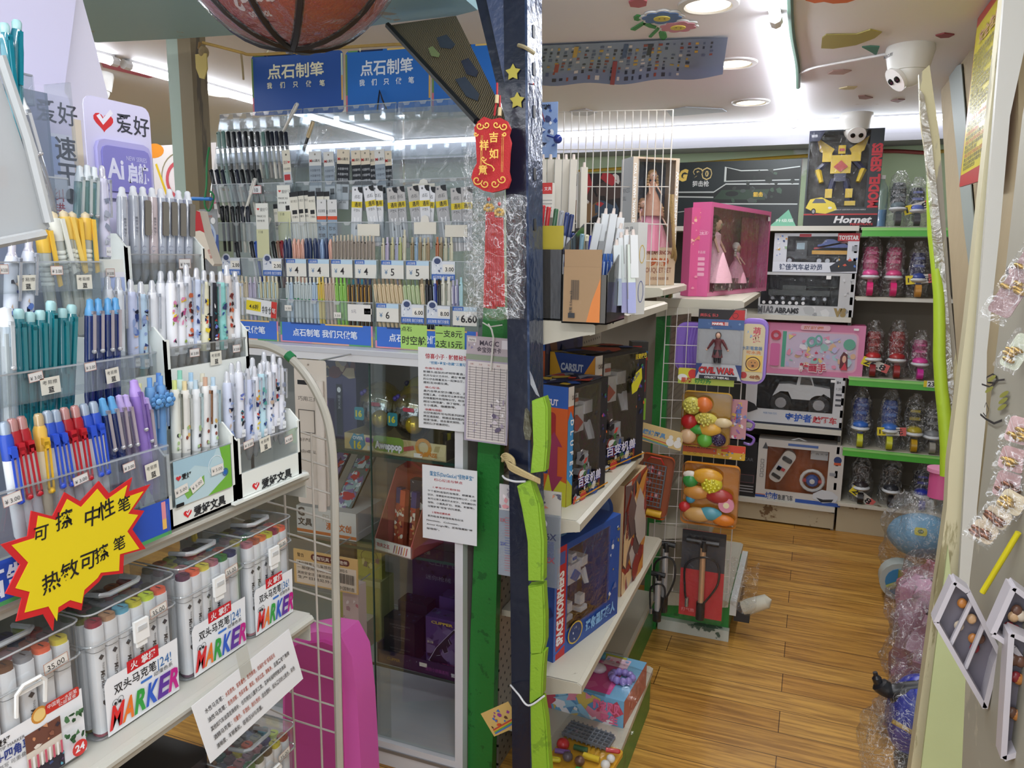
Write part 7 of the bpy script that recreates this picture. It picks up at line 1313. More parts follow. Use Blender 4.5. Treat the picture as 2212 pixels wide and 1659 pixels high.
b=B();b.grid(lambda u,v:(-.01+.19*u,-.07+.24*v,.045+.008*noise.noise(Vector((u*5,v*5,3)))),12,12,FILM);b.obj('clear_film',t)
# pen organisers on the top shelf
t=thing('pen_organiser','smoky clear organiser with kraft box side, nearest on the gondola top shelf','organiser',TR(-.48,1.50,1.361));SM=CLR('#8f8c8a',.12,.06,.45,'#5c5a58')
b=B();b.box(0,0,0,.095,.002,.10,M('#4a4640',.4));b.prism([(0,0),(.16,0),(.16,.17),(0,.10)],.093,.095,SM,'x');b.box(0,.158,0,.095,.16,.17,SM);b.box(0,0,0,.002,.16,.14,SM);b.box(0,0,0,.095,.16,.003,SM);b.obj('tray',t)
b=B();b.box(.004,.0005,.004,.082,.003,.15,M('#8f7352',.6));b.box(.004,-.003,.004,.082,.0,.115,M('#8f7352',.6));q=b.on((.004,-.003,.004),(1,0,0),(0,0,1));q.pg([(.05,0),(.078,0),(.078,.09),(.06,.04)],M('#c0702c'));q.bars(.016,.045,.034,.085,M('#3c342c'));q.tx('中性笔 0.5mm 12',.02,.008,.006,M('#3c342c'),.055,.02,ang=PI/2);q.rc(.012,.008,.026,.018,BK);b.obj('kraft_box',t)
b=B();q=b.on((.0955,.09,.035),(0,1,0),(0,0,1));q.rc(0,0,.05,.05,M('#b9bc8c'));q.tx('12元',.01,.028,.012,M('#3c4038'));q.tx('1支',.02,.008,.012,M('#3c4038'));b.obj('price_label',t)
t=thing('pen_organiser','dark smoky organiser behind, partly hidden by the navy post','organiser',TR(-.62,1.56,1.361));b=B();b.box(0,0,0,.12,.002,.15,SM);b.prism([(0,0),(.16,0),(.16,.21),(0,.15)],.118,.12,SM,'x');b.box(0,0,0,.002,.16,.2,SM);b.box(0,.158,0,.12,.16,.2,SM);b.box(0,0,0,.12,.16,.003,SM);b.obj('tray',t)
b=B();b.box(.03,.004,.01,.11,.01,.12,M('#7f6a48',.6));q=b.on((.03,.004,.01),(1,0,0),(0,0,1));q.tx('BEIFA PEN',.03,.02,.010,M('#4a3c28'),.07,.02,ang=PI/2);b.box(.02,.012,.10,.118,.016,.155,M('#26305c',.5));b.box(.02,.011,.13,.118,.012,.20,M('#a8982c',.5));b.obj('yellow_box',t)
FG=Vector((.35,-.93,0))
def rowg(fn,args,xs,yt,yb,Y,desc,where,grp,dx=0,L=.145,nm='gel_pen',dz=0):
 n=len(xs)
 for i,x in enumerate(xs):
  a=args[i]if isinstance(args,list)else args;p1,p0=at(x+dx,yt+dz*i,Y=Y+.012*(i%3)),at(x,yb,Y=Y+.01*(i%3));d=(p1-p0).normalized()
  put(kit(fn,*a),nm,stick(p1-d*L,p1,FG),f'{desc}, {wh(i, n)} {where}','pen',grp)
bl=('#2b35a8','#3a3f9c','','#3f49b8',.145,.006)
rowg(mk_mini,bl,[1240,1262,1270,1277],550,640,1.55,'blue retractable pen','in the kraft sided organiser','blue pens in the organiser',4)
rowg(mk_mini,('#2a4a8c','#2f5a9c','#dfe3ea','#9fb0cc',.145,.006),[1286,1298,1306,1314],548,640,1.60,'dark blue pen with silver tip','beside the blue ones in the organiser','silver and blue pens',8)
rowg(mk_mini,('#16161c','#1c1c22','','#2a2a32',.145,.005),[1316,1323,1330],556,640,1.62,'black pen','at the organiser back corner','black pens in the organiser',8)
rowg(mk_cap,[('#c9c9c4','#26356a'),('#b9c0c4','#6f8f9c'),('#cfcfc8','#c9c3a8'),('#2b3596','#26308c'),('#c9bf6a','#cfc56c'),('#1c1c20','#141418')],[1232,1252,1262,1272,1286,1296],500,580,1.66,'capped pen','of the mixed pens behind the blue ones','mixed capped pens',6,dz=2)
rowg(mk_cap,[('#b3262a','#a8222a'),('#d9d6cf','#b02a2c'),('#d6d6d4','#2f5a3c'),('#c9c9c9','#8f9296'),('#c3c6cc','#2a3a6a'),('#c3c6cc','#23305c')],[1164,1176,1192,1204,1216,1226],440,530,1.62,'red or dark capped pen','of the slanting pens beside the navy post','slanting pens by the navy post',10,dz=4)
def mk_pbox(c,w=.0165,L=.175,base=None):
 b=B();b.box(-w/2,-w/2,0,w/2,w/2,L,M(c,.45));b.box(-w/2-.0004,-w/2-.0006,.03,-w/2+.001,-w/2,L,M('#8f8d88',.5));b.cyl((0,0,L),(0,0,L+.012),.0042,M('#cdbfb6',.4),.003,8)
 if base:b.box(-w/2-.0003,-w/2-.0004,0,w/2+.0003,w/2,L*.45,M(base,.4))
 return [('box',b,[])]
def pboxes(items,Y,desc,grp):
 n=len(items)
 for i,(xt,yt,xb,yb,c,bs)in enumerate(items):
  p1,p0=at(xt,yt,Y=Y+.018*(i%2)),at(xb,yb,Y=Y+.018*(i%2));d=(p1-p0).normalized()
  put(kit(mk_pbox,c,.0165,(p1-p0).length,bs),'slim_pen_box',stick(p0,p1,FG),f'{desc}, {wh(i, n)}','box',grp)
pboxes([(1173+16.5*i,345,1171+15.5*i,500,'#bdb6a8',None)for i in range(5)],1.72,'tall beige slim pen box in the row by the navy post','tall beige pen boxes')
pboxes([(1262,362,1258,520,'#c3bcae',None),(1256,372,1254,520,'#b6afa2',None)],1.8,'beige slim box just behind the tall row','beige boxes behind the row')
pboxes([(1292,482,1268,600,'#c6c8c8',None),(1308,462,1290,600,'#cdcfcf',None),(1325,462,1300,620,'#c9cbcc',None),(1316,500,1292,640,'#c3c6c9',None),(1340,494,1312,640,'#c9cccf',None),(1340,470,1330,560,'#cfd0d0',None)],1.66,'leaning white slim pen box above the organiser','leaning white pen boxes')
pboxes([(1332,530,1334,660,'#c9d0d0','#9aa6b8'),(1348,530,1350,675,'#ccd3d0','#9f9fc6'),(1362,528,1364,676,'#cdd6cc','#9a9fc8'),(1354,508,1356,600,'#d0d2d2',None),(1368,508,1370,600,'#d0d2d2',None),(1342,514,1344,600,'#d0d2d2',None)],1.60,'upright pale slim box at the organiser right end','upright pale slim boxes')
b=B();a,c=at(1172,395,Y=1.66),at(1192,470,Y=1.66);b.box(a.x,1.66,c.z,c.x,1.68,a.z,M('#cfcac0',.5));q=FY(b,1.66,a.x,c.z);W_,H_=c.x-a.x,a.z-c.z;q.rc(0,H_*.68,W_,H_,M('#b8302c'));q.tx('文具',W_*.2,H_*.78,.008,WH)
for k in range(4):q.line(0,H_*(.2+.1*k),W_,H_*(.2+.1*k),.0008,M('#5c5c60'))
b.obj('tall_carton',None,'white carton with red header among the pens by the navy post','box')
carton('pen_carton','white lidded carton with blue loop print at the organiser end',at(1372,665,Y=1.80),at(1392,660,Y=1.83),1.361,(1378,480),.05,M('#cdcdca',.5),lambda q,W,H:(q.ring(W*.5,H*.25,W*.3,.002,M('#3a4a8c'),20,H*.12),q.ring(W*.5,H*.66,W*.3,.002,M('#c9a83c'),20,H*.1)),lambda q,D,H:q.tx('文具',D*.2,H*.9,D*.25,M('#6a6a70')),cat='box')
# doll boxes
def doll(t,W,H,D,x,z,h,dress,hair,skin='#d9ae98',sit=0):
 y=D*.45;b=B();b.lathe([(h*.26,z),(h*.24,z+h*.1),(h*.12,z+h*.42),(h*.065,z+h*.52),(h*.075,z+h*.66),(h*.03,z+h*.70)],M(dress,.5,0,.6,80),14,T=TR(x,y,0));b.obj('dress',t)
 b=B();b.ball((x,y,z+h*.80),h*.085,M(skin,.35),(1,.95,1.12),14,10);b.cyl((x,y,z+h*.68),(x,y,z+h*.74),h*.028,M(skin,.35))
 for s in (-1,1):b.cyl((x+s*h*.07,y,z+h*.64),(x+s*h*.13,y-.03,z+h*.42),h*.02,M(skin,.35),h*.015,6)
 q=b.on((x,y-h*.084,z+h*.80),(1,0,0),(0,0,1))
 for s in (-1,1):q.el(s*h*.032,0,h*.016,h*.014,WH,10);q.el(s*h*.032,0,h*.010,h*.013,M('#33261f'),10)
 q.el(0,-h*.045,h*.012,h*.006,M('#b8525c'),8);b.obj('doll_body',t)
 b=B();hm=M(hair,.5,0,.5,90);b.ball((x,y+h*.025,z+h*.83),h*.10,hm,(1,.9,1),14,8)
 for s in (-1,1):
  for k in range(4):b.ball((x+s*h*(.09+.006*k),y,z+h*(.79-.055*k)),h*.035,hm,n=8,k=6)
 b.obj('hair',t)
carton('doll_box','tall grey and beige doll box with pink skirted dolls behind its window',at(1358,620,Y=2.60),at(1455,630,Y=2.70),1.401,(1358,338),.10,M('#cbb39c',.45),lambda q,W,H:(q.rc(0,0,W*.10,H,M('#c3b3a2')),q.rc(W*.93,0,W,H,M('#c3b3a2')),q.rc(0,0,W,H*.30,M('#bfa68c')),q.tx('MORNING DAWN, HARVEST YOU',W*.075,H*.33,W*.055,WH,H*.62,.03,ang=PI/2),q.tx('THE SUNSET GLOW',W*.985,H*.35,W*.05,WH,H*.55,.03,ang=PI/2),q.tx('YOU FALL AFTERNOON',W*.2,H*.245,H*.03,M('#7a3a34'),W*.7,.04),q.tx('梦缘份',W*.45,H*.155,H*.06,M('#a8502c'),W*.42,.05),q.tx('BOUQUET SET',W*.3,H*.10,H*.04,M('#8c5c4c'),W*.62,.02),q.tx('永恒花束娃娃礼盒',W*.45,H*.04,H*.025,M('#7a4a3c'),W*.42)),lambda q,D,H:(q.rc(0,0,D,H,M('#a9adb2')),q.tx('PRINCESS',D*.15,H*.73,H*.035,M('#4f545c'),D*.66),q.tx('DOLL',D*.15,H*.67,H*.035,M('#4f545c'),D*.36),q.tx('Cute',D*.15,H*.33,H*.075,WH,D*.6,.02,sh=.3),q.el(D*.45,H*.15,D*.4,H*.14,M('#6a7896')),q.mess(D*.2,H*.1,D*.8,H*.26,['#3a3f54','#c9b0a8','#5c6284'],12,3)),lambda q,W,D:None,(.11,.27,.92,.985,'#3a3f4c'),lambda t,W,H,D:(doll(t,W,H,D,W*.36,H*.36,H*.36,'#d9b0b8','#8f6a4c'),doll(t,W,H,D,W*.70,H*.30,H*.40,'#cf8f9c','#c9a878'),doll(t,W,H,D,W*.55,H*.55,H*.40,'#b98a74','#a88458'),(lambda b:(b.lathe([(W*.3,0),(W*.26,H*.2),(W*.16,H*.28)],M('#cf7f98',.4),8,T=TR(W*.5,D*.4,H*.27)),b.obj('pink_wrap',t)))(B())))
carton('doll_box','dark doll box with brown haired doll seen through the wire panel',(1262,520),(1312,520),1.50,(1262,410),.08,M('#8f6a70',.45),None,None,None,(.05,.04,.97,.92,'#4a2436'),lambda t,W,H,D:doll(t,W,H,D,W*.6,H*-.5,H*1.5,'#c9b29c','#5c3428','#c9a08c')).location+=Vector((-.05,.12,-.14))
b=B();p=at(1222,430,Y=3.2);b.box(p.x,3.2,1.36,p.x+.36,3.3,1.84,M('#2a2422',.4));q=FY(b,3.2,p.x,1.36);q.mess(0,.2,.36,.48,['#4a3a34','#7a5c3c','#c9c3bc','#a83034','#3c4a5c','#1a1614'],34,5,(.1,.3));b.obj('dark_toy_box',None,'dark brown printed toy box behind the wire panel','toy box')
b=B();b.box(-1.15,3.15,1.33,-.58,3.6,1.36,SHC2);b.box(-1.15,3.3,0,-.58,3.33,1.33,M('#8f887c',.6));b.obj('shelf_unit',None,'cream shelf end under the dark printed toy box','shelf')
# wire panel rising over the gondola
def wiregrid(name,lab,C4,nx,ny,r=.0018,m=None,ext=0):
 """wire panel between four corners (left top, right top, right bottom, left bottom)"""
 m=m or M('#cdc8c2',.4);t=thing(name,lab,'wire grid',TR(C4[3]));I=TR(-C4[3]);b=B(I);b.tube([C4[0],C4[1],C4[2],C4[3]],r*1.5,m,6,True);b.obj('rim',t)
 b=B(I)
 for k in range(1,nx):f=k/nx;b.cyl(C4[0].lerp(C4[1],f),C4[3].lerp(C4[2],f),r,m,n=5)
 for k in range(1,ny):f=k/ny;b.cyl(C4[0].lerp(C4[3],f),C4[1].lerp(C4[2],f),r,m,n=5)
 b.obj('wires',t).__setitem__('kind','stuff');return t
Cn=[at(1172,243,Y=2.62),at(1454,237,Y=2.62),at(1446,352,Y=2.62),at(1172,540,Y=2.62)];Cn[2].z=1.36;Cn[3].z=1.36;Cn[2].x=Cn[1].x;Cn[3].x=Cn[0].x
wiregrid('wire_grid','white wire panel of tall narrow cells rising behind the doll box',Cn,17,5)
def tennis(q,W,H):q.mess(0,H*.2,W,H,['#2f4f94','#1c1f34','#d6d9e0','#8fa0c4','#34406a'],22,3);q.tx('网球',W*.2,H*.88,W*.2,BK,None,.03)
o=cardY('hanging_toy_card','blue hanging toy card seen edge on beside the navy post',((1162,222),(1203,340)),1.75,tennis,'blister card',m=M('#7f97c0',.4))
b=B();p=at(1205,300,Y=1.73);b.ball(p,.0105,M('#22327a',.2),n=12,k=8);b.cyl(at(1182,293,Y=1.74),p,.002,M('#22327a',.3));b.obj('blue_ball',None,'small dark blue ball on the hanging toy card','ball')
b=B();br=M('#9c8154',.7,0,.8,220)
for k in range(2):b.tube(cm([at(1452-6*k,420,Y=2.66),at(1455,520,Y=2.66),at(1458-8*k,560,Y=2.7),at(1440-5*k,600,Y=2.8),at(1424,640+6*k,Y=2.88),at(1432,655,Y=2.88),at(1448,640,Y=2.88),at(1444,612,Y=2.88),at(1428,625,Y=2.87)]),.006-.001*k,br,7)
b.obj('braided_rope',None,'tan braided rope knotted round the green post top','rope')
# things seen between the gondola boxes and the green post
p=at(1400,760,Y=2.8);t=carton('tool_toy_pack','dark blister pack with red tools behind the robot boxes',(1372,830),(1404,830),1.0,(1372,672),.05,M('#34302e',.4),lambda q,W,H:(q.rc(W*.3,H*.35,W*.95,H*.8,M('#7a2326'),.01),q.rc(W*.05,H*.78,W*.6,H*.95,M('#b82c2c')),q.rc(W*.25,H*.0,W,H*.28,M('#7fae2c')),q.mess(0,H*.3,W,H*.9,['#b8302c','#2a6aa0','#1c1a1c'],12,4)),cat='toy pack');t.location=(at(1365,760,Y=2.7).x,2.7,.905)
p=at(1388,900,Y=2.75);b=B();b.lathe([(.0,0),(.03,0),(.03,.08),(.022,.11),(.022,.15),(0,.15)],M('#c9ccd0',.2,.6),14);b.lathe([(.024,.15),(.024,.185),(0,.187)],M('#3f8f9c',.3),14);b.obj('bottle_toy',None,'silver bottle shaped toy with teal cap behind the robot boxes','toy',mtx=TR(-.60,2.62,.905))
# ================================================================ second gondola end with hanging packs
t=thing('gondola_shelf','second gondola with pink doll boxes on top and green base','shelf',TR(-.37,3.2,0));I=TR(.37,-3.2,0)
lipshelf(t,I,1.345,-.54,-.225,2.85,3.75);lipshelf(t,I,.80,-.54,-.30,2.9,3.6);lipshelf(t,I,.45,-.54,-.30,2.9,3.6);lipshelf(t,I,.16,-.54,-.22,2.93,3.6)
b=B(I);b.box(-.545,2.93,0,-.54,3.75,1.34,PEG);b.obj('pegboard',t)
b=B(I);b.box(-.54,2.94,0.02,-.215,3.5,.145,GR);b.box(-.215,2.94,.1,-.19,3.5,.16,M('#c9cbc8',.4));b.obj('base_panel',t)
b=B(I);b.box(-.49,2.91,0,-.21,2.94,.045,worn('#b9bdb4','#4a5c50',10,.58));b.obj('kick_plate',t)
P=[at(1440,664,Y=2.82),at(1612,668,Y=2.82),at(1575,1282,Y=2.82),at(1408,1275,Y=2.82)]
P[3].x=P[0].x-.01;P[2].x=P[1].x
wiregrid('wire_grid','white wire grid panel on the gondola end hung with toy packs',P,7,16,.0015)
def pinkf(q,W,H):
 q.rc(0,0,W,H*.04,M('#cf7fa4'));q.mess(W*.05,H*.04,W*.95,H*.2,['#b9a0a4','#8f6a70','#c9b9bc','#5c4044'],24,3,(.1,.3));q.rc(W*.93,H*.88,W*.97,H*.93,WH)
def pinks(q,D,H):q.rc(0,0,D,H,M('#cf5f94'));q.tx('梦幻女王',D*.15,H*.66,D*.15,M('#ecc9d8'),D*.7,.02);q.ring(D*.5,H*.68,D*.42,.001,M('#e3a8c0'),20,D*.12);[q.rc(D*.22,H*(.22+.055*k),D*.78,H*(.255+.055*k),M('#e3a8c0'),.003)for k in range(4)];q.tx('珍享品鉴',D*.2,H*.46,D*.14,M('#ecc9d8'),D*.6)
carton('doll_box','pink windowed doll box with seated doll and silver basket on second gondola',(1527,641),(1655,628),1.346,(1527,436),.075,M('#cf5f94',.4),pinkf,pinks,lambda q,W,D:q.rc(W*.3,D*.3,W*.6,D*.6,M('#b8487c')),(.03,.05,.97,.95,'#b8607c'),lambda t,W,H,D:(doll(t,W,H,D,W*.20,H*.14,H*.80,'#e6b4c4','#5c3a30'),doll(t,W,H,D,W*.55,H*.12,H*.52,'#dca0b4','#c9c3c0'),(lambda b:(b.rbox(W*.15,D*.1,H*.06,W*.7,D*.3,H*.18,.01,M('#a8a4a4',.25,.8,.8,120)),b.obj('silver_basket',t)))(B()),(lambda b:(b.mess and b.grid(lambda u,v:(W*(.62+.3*u),D*.5+.01*math.sin(u*19),H*(.1+.8*v)),16,2,M('#a8405c',.5)),b.obj('red_dress',t)))(B())),film=FILM)
carton('doll_box','narrow pink box with peach figure print left of the windowed doll box',(1486,640),(1510,640),1.346,(1486,448),.07,M('#c9568a',.4),lambda q,W,H:(q.mess(0,H*.55,W,H*.95,['#d9a08c','#e3b9a4','#c97c6c','#d98ca4'],18,4),q.mess(0,0,W,H*.3,['#d98ca4','#b86a8a'],8,5)),lambda q,D,H:q.rc(0,0,D,H,M('#c9568a')))
def hang(name,lab,x0,y0,x1,y1,Y,m,fn,D=.02,cat='toy pack',rot=0,r=0):
 a,c=at(x0,y0,Y=Y),at(x1,y1,Y=Y);W,H=c.x-a.x,a.z-c.z;t=thing(name,lab,cat,TR(a.x,Y,c.z)@TR(W/2,0,H)@RY(rot)@TR(-W/2,0,-H));b=B()
 if m:b.rbox(0,0,0,W,.003,H,r or .004,m,ax='y')
 fn(b,b.on((0,0,0),(1,0,0),(0,0,1)),W,H,t)
 if m:b.obj('backing_card',t)
 return t
def figf(b,q,W,H,t):
 q.rc(0,H*.86,W,H,M('#1a1418'));q.pg([(W*.66,H*.86),(W,H*.86),(W,H),(W*.8,H)],M('#b02428'));q.tx('美队传队3',W*.03,H*.895,H*.045,M('#a83c40'),W*.4,.03);q.ring(W*.8,H*.92,.010,.0015,BK)
 q.rc(0,H*.72,W,H*.86,M('#3f5c8c'));q.mess(0,H*.72,W,H*.86,['#54719c','#34507f','#6f8ab0'],8,3);q.rc(W*.30,H*.775,W*.58,H*.825,M('#b0342f'));q.tx('MARVEL',W*.31,H*.783,H*.032,WH,W*.25,.05);q.rc(W*.58,H*.775,W*.66,H*.825,M('#c9a0a0'))
 q.rc(0,0,W,H*.22,M('#2a3f78'));q.pg([(0,0),(W,0),(W*.86,H*.22),(W*.14,H*.22)],M('#b9bcc4'));q.tx('CIVIL WAR',W*.06,H*.085,H*.085,M('#16142a'),W*.80,.09);q.tx('CIVIL WAR',W*.06,H*.09,H*.085,M('#c03034'),W*.80,.045);q.rc(W*.08,.0,W*.92,H*.055,M('#1a1c2c'));q.tx('COLLECT THEM ALL',W*.2,H*.012,H*.028,WH,W*.55,.03)
 z=H*.25;h=H*.42;x=W*.47;y=-.022;S=M('#c9a08a',.4);dk=M('#1c1a20',.45);rdm=M('#5c2026',.5);f=B()
 f.cyl((x-.006,y,z),(x-.006,y,z+h*.45),.0055,dk,.008,8);f.cyl((x+.008,y,z),(x+.008,y,z+h*.45),.0055,dk,.008,8);f.obj('legs',t);f=B();f.lathe([(.019,z+h*.18),(.013,z+h*.5),(.010,z+h*.58),(.015,z+h*.78),(.005,z+h*.84)],rdm,10,1,.7,TR(x,y+.004,0));f.obj('coat',t)
 for s in (-1,1):f=B();f.cyl((x+s*.013,y,z+h*.78),(x+s*.025,y,z+h*.60),.0052,rdm,n=7);f.cyl((x+s*.025,y,z+h*.60),(x+s*.034,y-.004,z+h*.46),.0045,rdm,.003,7);f.ball((x+s*.036,y-.004,z+h*.44),.004,S,n=7,k=5);f.obj('arm',t)
 f=B();f.ball((x,y,z+h*.92),.0085,S,(1,1,1.2),10,8);f.ball((x,y+.004,z+h*.93),.0105,M('#3c2c26',.5),(1,.9,1.2),10,8);f.obj('head',t)
 f=B();f.shell(rr(W*.04,H*.24,W*.96,H*.73,.014,3),-.035,0,FILM,'y');f.obj('clear_blister',t)
hang('action_figure_pack','blister pack of a small figure in dark red coat, hung on the grid',1510,667,1600,823,2.74,M('#9a9ca0',.4),figf)
def purp(b,q,W,H,t):
 m=M('#8f6fc4',.35)
 b.rbox(0,0,0,W,.05,H,.035,m,5,ax='y');b.rbox(.008,-.006,.008,W-.008,0,H-.008,.030,M('#7f60b8',.35),5,ax='y')
hang('purple_art_case','ribbed purple plastic case behind the grid panel left of the figure',1462,695,1520,805,2.86,None,lambda b,q,W,H,t:(purp(b,q,W,H,t),[b.tube([(W*(.35+.1*k),-.007,H*.1),(W*(.3+.1*k),-.008,H*.5),(W*(.4+.1*k),-.007,H*.9)],.003,M('#7a5cb4',.3))for k in range(4)],b.obj('shell',t)),cat='art case')
def capy(b,q,W,H,t):
 purp(b,q,W,H,t);q.lift=.0065;q.T=q.T;q.rc(W*.08,H*.05,W*.90,H*.93,M('#c9bc9c'),.02);q.tx('萌趣',W*.62,H*.88,H*.11,M('#b84a5c'),None,.03,'c',vert=True);q.mess(W*.3,H*.6,W*.55,H*.9,['#6a86b4','#8fa6c4','#c9b9a0'],6,2);q.tx('水彩笔套装',W*.14,H*.53,H*.06,M('#5c7a9c'),W*.7,.02);q.tx('可水洗',W*.3,H*.47,H*.05,M('#c97a3c'),W*.5,.02);q.rc(W*.3,H*.2,W*.86,H*.45,M('#d9b85c'));q.ring(W*.55,H*.32,W*.26,.004,M('#5c3c2c'));q.el(W*.55,H*.32,W*.2,W*.17,M('#b8844c'));q.el(W*.5,H*.34,.002,.002,BK);q.el(W*.62,H*.34,.002,.002,BK);q.el(W*.55,H*.29,W*.05,W*.04,M('#4a2c22'));q.el(W*.25,H*.14,W*.12,W*.12,M('#a83034'));q.tx('48色',W*.45,H*.09,H*.06,M('#8c4a1e'),W*.38,.04);b.obj('shell',t)
hang('purple_art_case','purple art case with cartoon clock face reading 48, right of the figure',1598,688,1652,832,2.80,None,capy,cat='art case')
FR1=[('toy_durian','ball',.2,.74,.19,'#c9c25c'),('toy_orange','ball',.44,.77,.17,'#d9722c'),('toy_durian_half','flat',.50,.52,.19,'#d6cc5c'),('toy_apple','ball',.16,.44,.16,'#b01f24'),('toy_pear_half','flat',.85,.47,.15,'#dcc79c'),('toy_corn','flat',.58,.33,.20,'#dca83c'),('toy_leaf','flat',.36,.31,.15,'#3f9a3c'),('toy_peach_half','ball',.15,.17,.16,'#d9b48c'),('toy_pear','ball',.50,.12,.15,'#5fae3c'),('toy_grapes','ball',.78,.15,.14,'#2c1a4c')]
FR2=[('toy_noodles','flat',.44,.80,.22,'#dca02c'),('toy_pineapple','ball',.52,.68,.18,'#d6cc2c'),('toy_greens','ball',.14,.70,.13,'#2f8a3c'),('toy_rice_cake','flat',.14,.80,.11,'#dcd6cc'),('toy_croissant','flat',.26,.52,.19,'#c98a3c'),('toy_red_packet','flat',.66,.50,.20,'#a82a26'),('toy_blue_berry','ball',.16,.40,.08,'#3f8fae'),('toy_donut','ringed',.80,.38,.13,'#d98ca4'),('toy_tomato','ball',.06,.26,.10,'#b8262c'),('toy_burger','flat',.30,.16,.20,'#c99c5c'),('toy_blue_tray','flat',.52,.20,.18,'#4f9cae'),('toy_orange_fish','flat',.76,.12,.16,'#d97a1e')]
def foodpack(rim,items):
 def fn(b,q,W,H,t):
  m=M(rim,.35);b.shell(rr(0,0,W,H,.018,4),-.026,.0,m,'y',False);b.prism(rr(.003,.003,W-.003,H-.003,.016,3),.0,.002,CLR('#e6c98c',.08,.1,.5,rim),'y');b.obj('tray',t)
  for nm,kd,u,v,s,c in items:
   f=B();S=s*W*1.18;mm=M(c,.3)
   if kd=='ball':f.ball((W*u,-.018,H*v),S*.9,mm,(1,.6,.95),12,8)
   elif kd=='flat':f.ball((W*u,-.02,H*v),S*.95,mm,(1.1,.35,.62),12,8)
   else:f.cyl((W*u,-.03,H*v),(W*u,-.016,H*v),S*.9,mm,n=16);f.cyl((W*u,-.032,H*v),(W*u,-.03,H*v),S*.35,M('#e6d9b0',.3),n=12)
   if 'durian' in nm or 'grape' in nm or 'pineapple' in nm:
    for k in range(16):a=k*2.4;r_=S*.75*math.sqrt(k/16);f.ball((W*u+r_*math.cos(a),-.018-.5*S,H*v+r_*.8*math.sin(a)),S*.14,M(c,.3),n=6,k=4)
   f.obj(nm,t)
  f=B();f.grid(lambda u,v:(W*u,-.036-.006*math.sin(PI*u)*math.sin(PI*v)+.003*noise.noise(Vector((u*6,v*8,1))),H*v),10,14,FILM);f.obj('clear_film',t)
 return fn
hang('play_food_pack','yellow rimmed tray of toy fruit with orange and grapes, upper food pack',1477,842,1576,968,2.74,None,foodpack('#cfa02c',FR1))
hang('play_food_pack','orange rimmed tray of toy food with donut and blue tray, lower food pack',1478,994,1592,1140,2.72,None,foodpack('#d98a1e',FR2))
hang('header_card','yellow and green header card with pepper print above the toy fruit',1466,794,1585,836,2.75,M('#c9c23c',.4),lambda b,q,W,H,t:(q.rc(0,0,W,H*.42,M('#a8b84c')),q.el(W*.26,H*.66,W*.08,H*.3,M('#c4342c')),q.el(W*.08,H*.4,W*.09,H*.22,M('#dcdcd8')),q.tx('果蔬',W*.05,H*.06,H*.34,M('#b8402c'),W*.2,.04),q.tx('切切乐',W*.30,H*.06,H*.34,M('#2f8a3c'),W*.3,.04)),cat='header card')
hang('header_card','red and yellow header card with small animal prints under the toy fruit',1476,952,1609,996,2.76,M('#c9a02c',.4),lambda b,q,W,H,t:(q.rc(0,H*.25,W*.55,H*.9,M('#b8502c')),q.rc(W*.62,H*.5,W,H,M('#c4402c')),q.tx('Food & Fruit',W*.05,H*.6,H*.2,M('#4a1c14'),W*.4,.03),[q.ring(W*(.1+.1*k),H*.25,.005,.001,M('#7a4a1c'))for k in range(3)],q.mess(W*.5,H*.05,W*.98,H*.6,['#6a86ac','#d9cdb9','#8a5c3c','#b84a2c','#e0b09c'],16,5)),cat='header card')
hang('header_card','tan header card with rainbow wave and white rabbits',1387,920,1478,968,2.71,M('#cfb47c',.45),lambda b,q,W,H,t:(q.tx('缤纷厨具',W*.05,H*.42,H*.28,M('#5c8ab4'),W*.55,.04),[q.line(0,H*(.30-.06*k),W*.7,H*(.20-.06*k),.003,M(c))for k,c in enumerate(('#c4503c','#d9a83c','#5ca06c','#4f7fb4'))],[(q.el(W*u,H*.32,W*.09,H*.22,M('#dedbd6')),q.el(W*u,H*.6,W*.05,H*.12,M('#dedbd6')))for u in (.72,.9)]),cat='header card',rot=10)
def grill(b,q,W,H,t):
 b.shell(rr(0,0,W,H,.02,4),-.02,0,M('#c9561e',.35),'y',False);b.prism(rr(.003,.003,W-.003,H-.003,.018,3),0,.002,M('#8f4a2c',.5),'y');b.obj('tray',t);f=B();g=M('#5c6066',.35);u0,v0,u1,v1=W*.12,H*.2,W*.78,H*.86
 f.tube([(u0,-.024,v0),(u0,-.024,v1),(u1,-.024,v1),(u1,-.024,v0)],.004,g,6,True)
 for k in range(1,6):f.cyl((u0+(u1-u0)*k/6,-.024,v0),(u0+(u1-u0)*k/6,-.024,v1),.0016,g,n=5)
 for k in range(1,9):f.cyl((u0,-.026,v0+(v1-v0)*k/9),(u1,-.026,v0+(v1-v0)*k/9),.0016,g,n=5)
 f.obj('grill_rack',t);f=B();rg=random.Random(4)
 for k in range(12):f.ball((W*rg.uniform(.2,.7),-.010,H*rg.uniform(.25,.8)),.011,M(rg.choice(['#a82a2c','#7a2a3c','#c98a8c','#b8502c']),.3),n=8,k=6)
 f.obj('toy_skewers',t).__setitem__('kind','stuff');f=B();f.cyl((W*.4,-.015,H*.08),(W*.85,-.015,H*.08),.014,M('#d0a02c',.3),n=10);f.obj('toy_corn',t);f=B();f.tube([(W*.2,-.02,H*.9),(W*.3,-.03,H*.97),(W*.6,-.03,H*.97),(W*.7,-.02,H*.88)],.003,M('#b8302c',.3));f.obj('handle',t)
hang('toy_grill_pack','orange tray pack with grey toy grill left of the toy food',1389,978,1454,1122,2.73,None,grill,rot=6)
